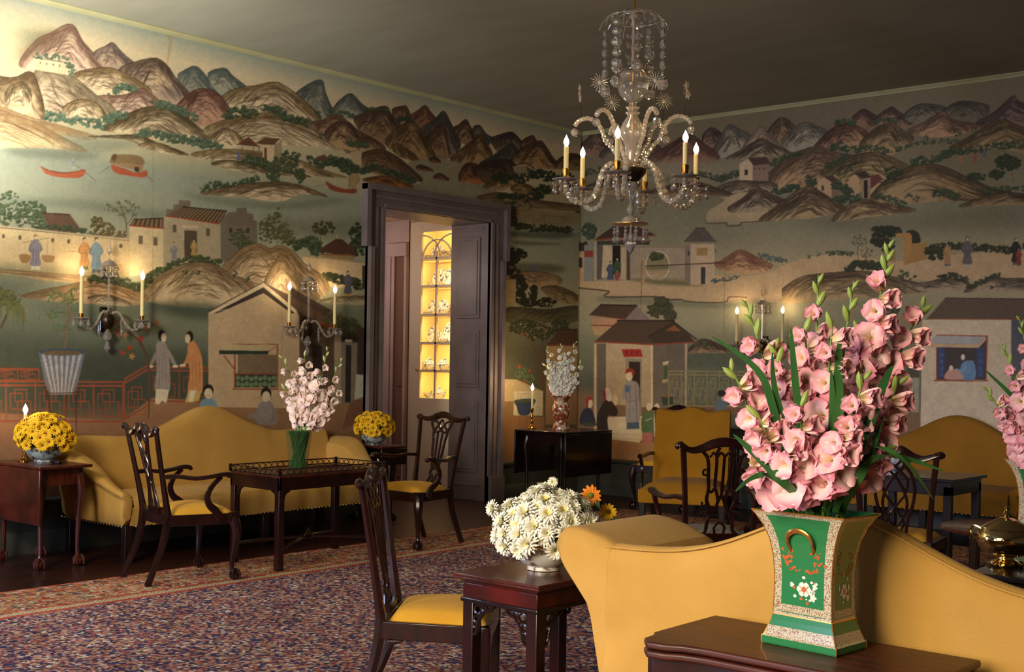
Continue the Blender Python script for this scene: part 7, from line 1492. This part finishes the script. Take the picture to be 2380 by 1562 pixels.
# --- chrysanthemums and daisies
def head_mesh(name, m, rings):
    P_ = []; r = random.Random(len(name))
    for n, R, H, W, curl, t0 in rings:
        for k in range(n): P_.append(dict(a=2*PI*k/n + r.uniform(-.1,.1) + n, R=R*r.uniform(.9,1.08), H=H*r.uniform(.9,1.1), W=W, curl=curl*r.uniform(.6,1.4), ruf=.0008, ph=r.uniform(0,6), cup=.5, e=1.0, t0=t0))
    return petal_mesh(name, m, P_, 2, 3)
M_chr = tinted('chrysanthemum_petal', (240,222,120), (252,246,210), (255,252,236), .25); M_dai = tinted('daisy_petal', (214,130,14), (250,190,24), (255,206,40), .25); M_org = tinted('orange_petal', (196,96,10), (240,140,30), (246,150,44), .3)
M_eye = mat('daisy_eye', (120,74,18), .8, bump=.4, bscale=600); M_cleaf = mat('bouquet_leaf', (44,74,34), .6, col2=(66,98,46), scale=30)
H_chr = head_mesh('chrysanthemum_head', M_chr, [(16,.036,.012,.0045,.006,.1),(15,.032,.020,.0045,.004,.05),(13,.024,.026,.0042,.0,.0),(9,.013,.027,.0038,-.002,-.1)])
H_chr2 = head_mesh('chrysanthemum_open', M_chr, [(17,.036,.010,.0048,.010,.1),(15,.030,.014,.0046,.004,.0),(10,.015,.014,.004,.0,-.35)])
H_dai = head_mesh('daisy_head', M_dai, [(13,.034,.006,.0062,.004,.1),(12,.030,.010,.0058,.002,.0)]); H_org = head_mesh('orange_daisy_head', M_org, [(13,.040,.006,.0078,.006,.1)])
me_eye = MB().ball((0,0,.004), .0085, 10, 6, (1,1,.7)).mesh('eye', M_eye); me_eyeg = MB().ball((0,0,.004), .010, 10, 6, (1,1,.6)).mesh('eye', mat('green_eye', (110,130,40), .7))
def bunch(name, label, group, cat, C0, base, rx, rz_, heads, n, seed, eye=None, s=1., flat=.0, ry=None):
    # flower heads over a dome; each flower is stem + head (+ eye)
    r = random.Random(seed); C0 = Vector(C0); B = Vector(base); pts = []; V = -Vector(FW); ry = ry or rx
    tries = 0
    while len(pts) < n and tries < 4000:
        tries += 1; a = r.uniform(0, 2*PI); ph = math.asin(r.uniform(-.35, 1.)); d = Vector((math.cos(a)*math.cos(ph), math.sin(a)*math.cos(ph), math.sin(ph)))
        if d.dot(V) < -.35: continue
        k = r.uniform(.78, 1.1); p = C0 + Vector((d.x*rx*k, d.y*ry*k, d.z*rz_*k))
        if all((p-o).length > .034*s for o, _ in pts) and p.z > B.z + .01: pts.append((p, Vector((d.x/rx, d.y/ry, d.z/rz_)).normalized()))
    for i, (p, d) in enumerate(pts):
        t = thing(name, label, cat, tuple(p), 0, group); me = heads[r.randrange(len(heads))]
        dd = (d + V*.25 + Vector((0,0,.1))).normalized(); o = shared('head', me, t, sc=s*r.uniform(.78,1.12)); orient(o, dd, r.uniform(0,6))
        if eye: e = shared('eye', eye, t, tuple(dd*.003), sc=s*.55); orient(e, dd)
        e0 = B + Vector((r.uniform(-.3,.3)*rx, r.uniform(-.3,.3)*rx, 0)) - p; q = MB(); q.tube([(0,0,0), tuple(e0*.4 - dd*.01), tuple(e0)], [.0016,.0018,.002], 5, sm=2); q.build('stem', M_stem, t)
    q = MB()
    for i in range(int(n*3.2)):
        a = r.uniform(0, 2*PI); ph = math.asin(r.uniform(-.45, .95)); k = r.uniform(.45, .9); c = C0 + Vector((math.cos(a)*math.cos(ph)*rx*k, math.sin(a)*math.cos(ph)*ry*k, math.sin(ph)*rz_*k))
        d = Vector((r.uniform(-1,1), r.uniform(-1,1), r.uniform(-.4,1))).normalized()*.024*s; sd = d.cross(Vector((r.random(),r.random(),r.random()))).normalized()*.010*s
        q.add([c-d, c+sd, c+d, c-sd, c+sd*.2+d.cross(sd).normalized()*.004], [(0,1,4),(1,2,4),(2,3,4),(3,0,4)])
    o = q.build('foliage', M_cleaf, None, flat=True); tag(o, 'dark green leaves filling the ' + group, 'leaves', None, 'stuff')
def china_bowl(label, x, y, z, r, h, m):
    t = thing('porcelain_bowl', label, 'bowl', (x, y, z)); q = MB(); q.lathe([(r*.52,0),(r*.52,h*.14),(r*.70,h*.26),(r*.92,h*.6),(r,h),(r*.975,h),(r*.88,h*.6),(r*.6,h*.27),(1e-5,h*.22)], 36); q.build('body', m, t)
    q = MB(); q.lathe([(r*.975,h-.002),(r*1.0,h-.003),(r*1.006,h+.001),(r*.99,h+.003),(r*.975,h+.001)], 36, cap=False); q.build('rim', M_gold, t); return t
M_famille = mat('famille_glaze', (226,222,206), .12, col2=(140,120,92), scale=34, mixr=(.56,.60), detail=5, coat=.5); M_celad = mat('grey_blue_glaze', (176,190,184), .12, col2=(96,92,84), scale=30, mixr=(.50,.60), detail=5, coat=.5)
p = at_z(1264, 1322, .663); china_bowl('white and brown patterned porcelain bowl on the small fretted table', p.x, p.y, .663, .112, .088, M_famille)
c = Vector((p.x, p.y, .79)); 
bunch('chrysanthemum', 'cream-white chrysanthemum in the dome over the patterned bowl', 'white chrysanthemums in the patterned bowl', 'flower', c, (p.x, p.y, .735), .150, .125, [H_chr, H_chr, H_chr, H_chr2], 58, 5, s=1.14)
for (x, y, dd), me, lb, nm, ey in (((1373,1152,.10), H_org, 'single orange daisy standing right of the white chrysanthemums', 'daisy', me_eyeg), ((1414,1190,.16), H_dai, 'single yellow daisy peeping over the near sofa arm', 'daisy', me_eye), ((1151,1182,.0), H_chr, 'single chrysanthemum sticking out at the left of the white dome', 'chrysanthemum', None), ((1285,1120,.02), H_chr2, 'small chrysanthemum rising above the top of the white dome', 'chrysanthemum', None)):
    d0 = (c - Vector(CAM)).dot(Vector(FW)); w_ = at_d(x, y, d0 + dd); t = thing(nm, lb, 'flower', tuple(w_)); dv = (-Vector(FW) + (Vector((0,0,.3)) if y != 1182 else -Vector(RT)*1.6)).normalized(); o = shared('head', me, t, sc=.95 if y != 1120 else .55); orient(o, dv, 1.)
    if ey: e = shared('eye', ey, t, tuple(dv*.003)); orient(e, dv)
    q = MB(); q.tube([(0,0,0), tuple((c-w_)*.5 + Vector((0,0,-.03))), tuple(Vector((p.x,p.y,.74))-w_)], [.0018,.002,.002], 5, sm=3); q.build('stem', M_stem, t)
    if nm == 'daisy':
        q = MB()
        for k in range(4): a = k*1.7; v_ = Vector((math.cos(a)*.03, math.sin(a)*.03, -.03-.01*k)); q.add([(0,0,-.02), tuple(v_ + Vector((0,.01,.012))), tuple(v_*1.5), tuple(v_ + Vector((0,-.01,-.006)))], [(0,1,2,3)])
        q.build('leaf', M_cleaf, t, flat=True)
p = Vector((-7.72,4.20,.665)); china_bowl('grey-blue porcelain bowl on the far-left drop-leaf table', p.x, p.y, .666, .130, .098, M_celad)
bunch('daisy', 'yellow daisy in the round bunch on the far-left table', 'yellow daisies on the far-left table', 'flower', (p.x, p.y, .82), (p.x, p.y, .745), .175, .145, [H_dai], 62, 11, me_eye, 1.25)
q = MB(); q.lathe([(.05,0),(.055,.008),(.055,.018),(.05,.02)], 24, sq=.6); q.M = None; p2 = Vector((-7.50,4.16,.666)); o = q.build('lacquer_tray', M_dark); o.location = (p2.x, p2.y, .6665); tag(o, 'small flat dark lacquer box before the left bowl of daisies', 'box')
p = at_z(880, 1030, .655); p = Vector((-7.74, 7.19, .655)); china_bowl('pale blue patterned porcelain bowl on the dark table by the doorway', p.x, p.y, .656, .115, .085, M_celad)
bunch('daisy', 'yellow daisy in the bunch beside the doorway', 'yellow daisies beside the doorway', 'flower', (p.x, p.y, .80), (p.x, p.y, .725), .150, .125, [H_dai], 50, 12, me_eye, 1.2)
# bowl on the blue-sheened table
t = china_bowl('blue and white porcelain bowl seen through the ribbon-backed chair', -3.52, 8.05, .665, .13, .12, mat('blue_bowl_glaze', (196,212,224), .1, col2=(90,120,150), scale=24, mixr=(.5,.58), coat=.5))
# gilt urn
M_sgilt = mat('polished_gilt', (240,214,150), .08, 1.)
p = at_d(2338, 1318, 4.22); t = thing('covered_urn', 'polished gilt lidded urn at the right edge before the second green vase', 'urn', (p.x, p.y, .711))
q = MB(); q.lathe([(.055,0),(.06,.006),(.045,.014),(.026,.022),(.024,.028),(.06,.036),(.088,.06),(.098,.088),(.092,.110),(.078,.124)], 32, flute=16, fa=.02); q.build('body', M_sgilt, t)
q = MB(); q.lathe([(.078,.120),(.082,.126),(.07,.136),(.045,.150),(.03,.158),(.018,.162)], 32, flute=16, fa=.03); ld = q.build('lid', M_sgilt, t)
q = MB(); q.lathe([(.010,.160),(.006,.170),(.013,.178),(.006,.186),(.009,.193),(.003,.203),(1e-5,.208)], 14); q.build('finial', M_sgilt, ld)
for s in (-1, 1):
    q = MB(); q.tube([(s*.078,0,.115),(s*.115,0,.125),(s*.12,0,.09),(s*.082,0,.07)], .005, 7, sm=4); q.build('handle', M_sgilt, t)
for k in range(3): q = MB(); a = k*2*PI/3; q.ball((.05*math.cos(a), .05*math.sin(a), .008), .012, 8, 6); q.build('foot', M_sgilt, t)
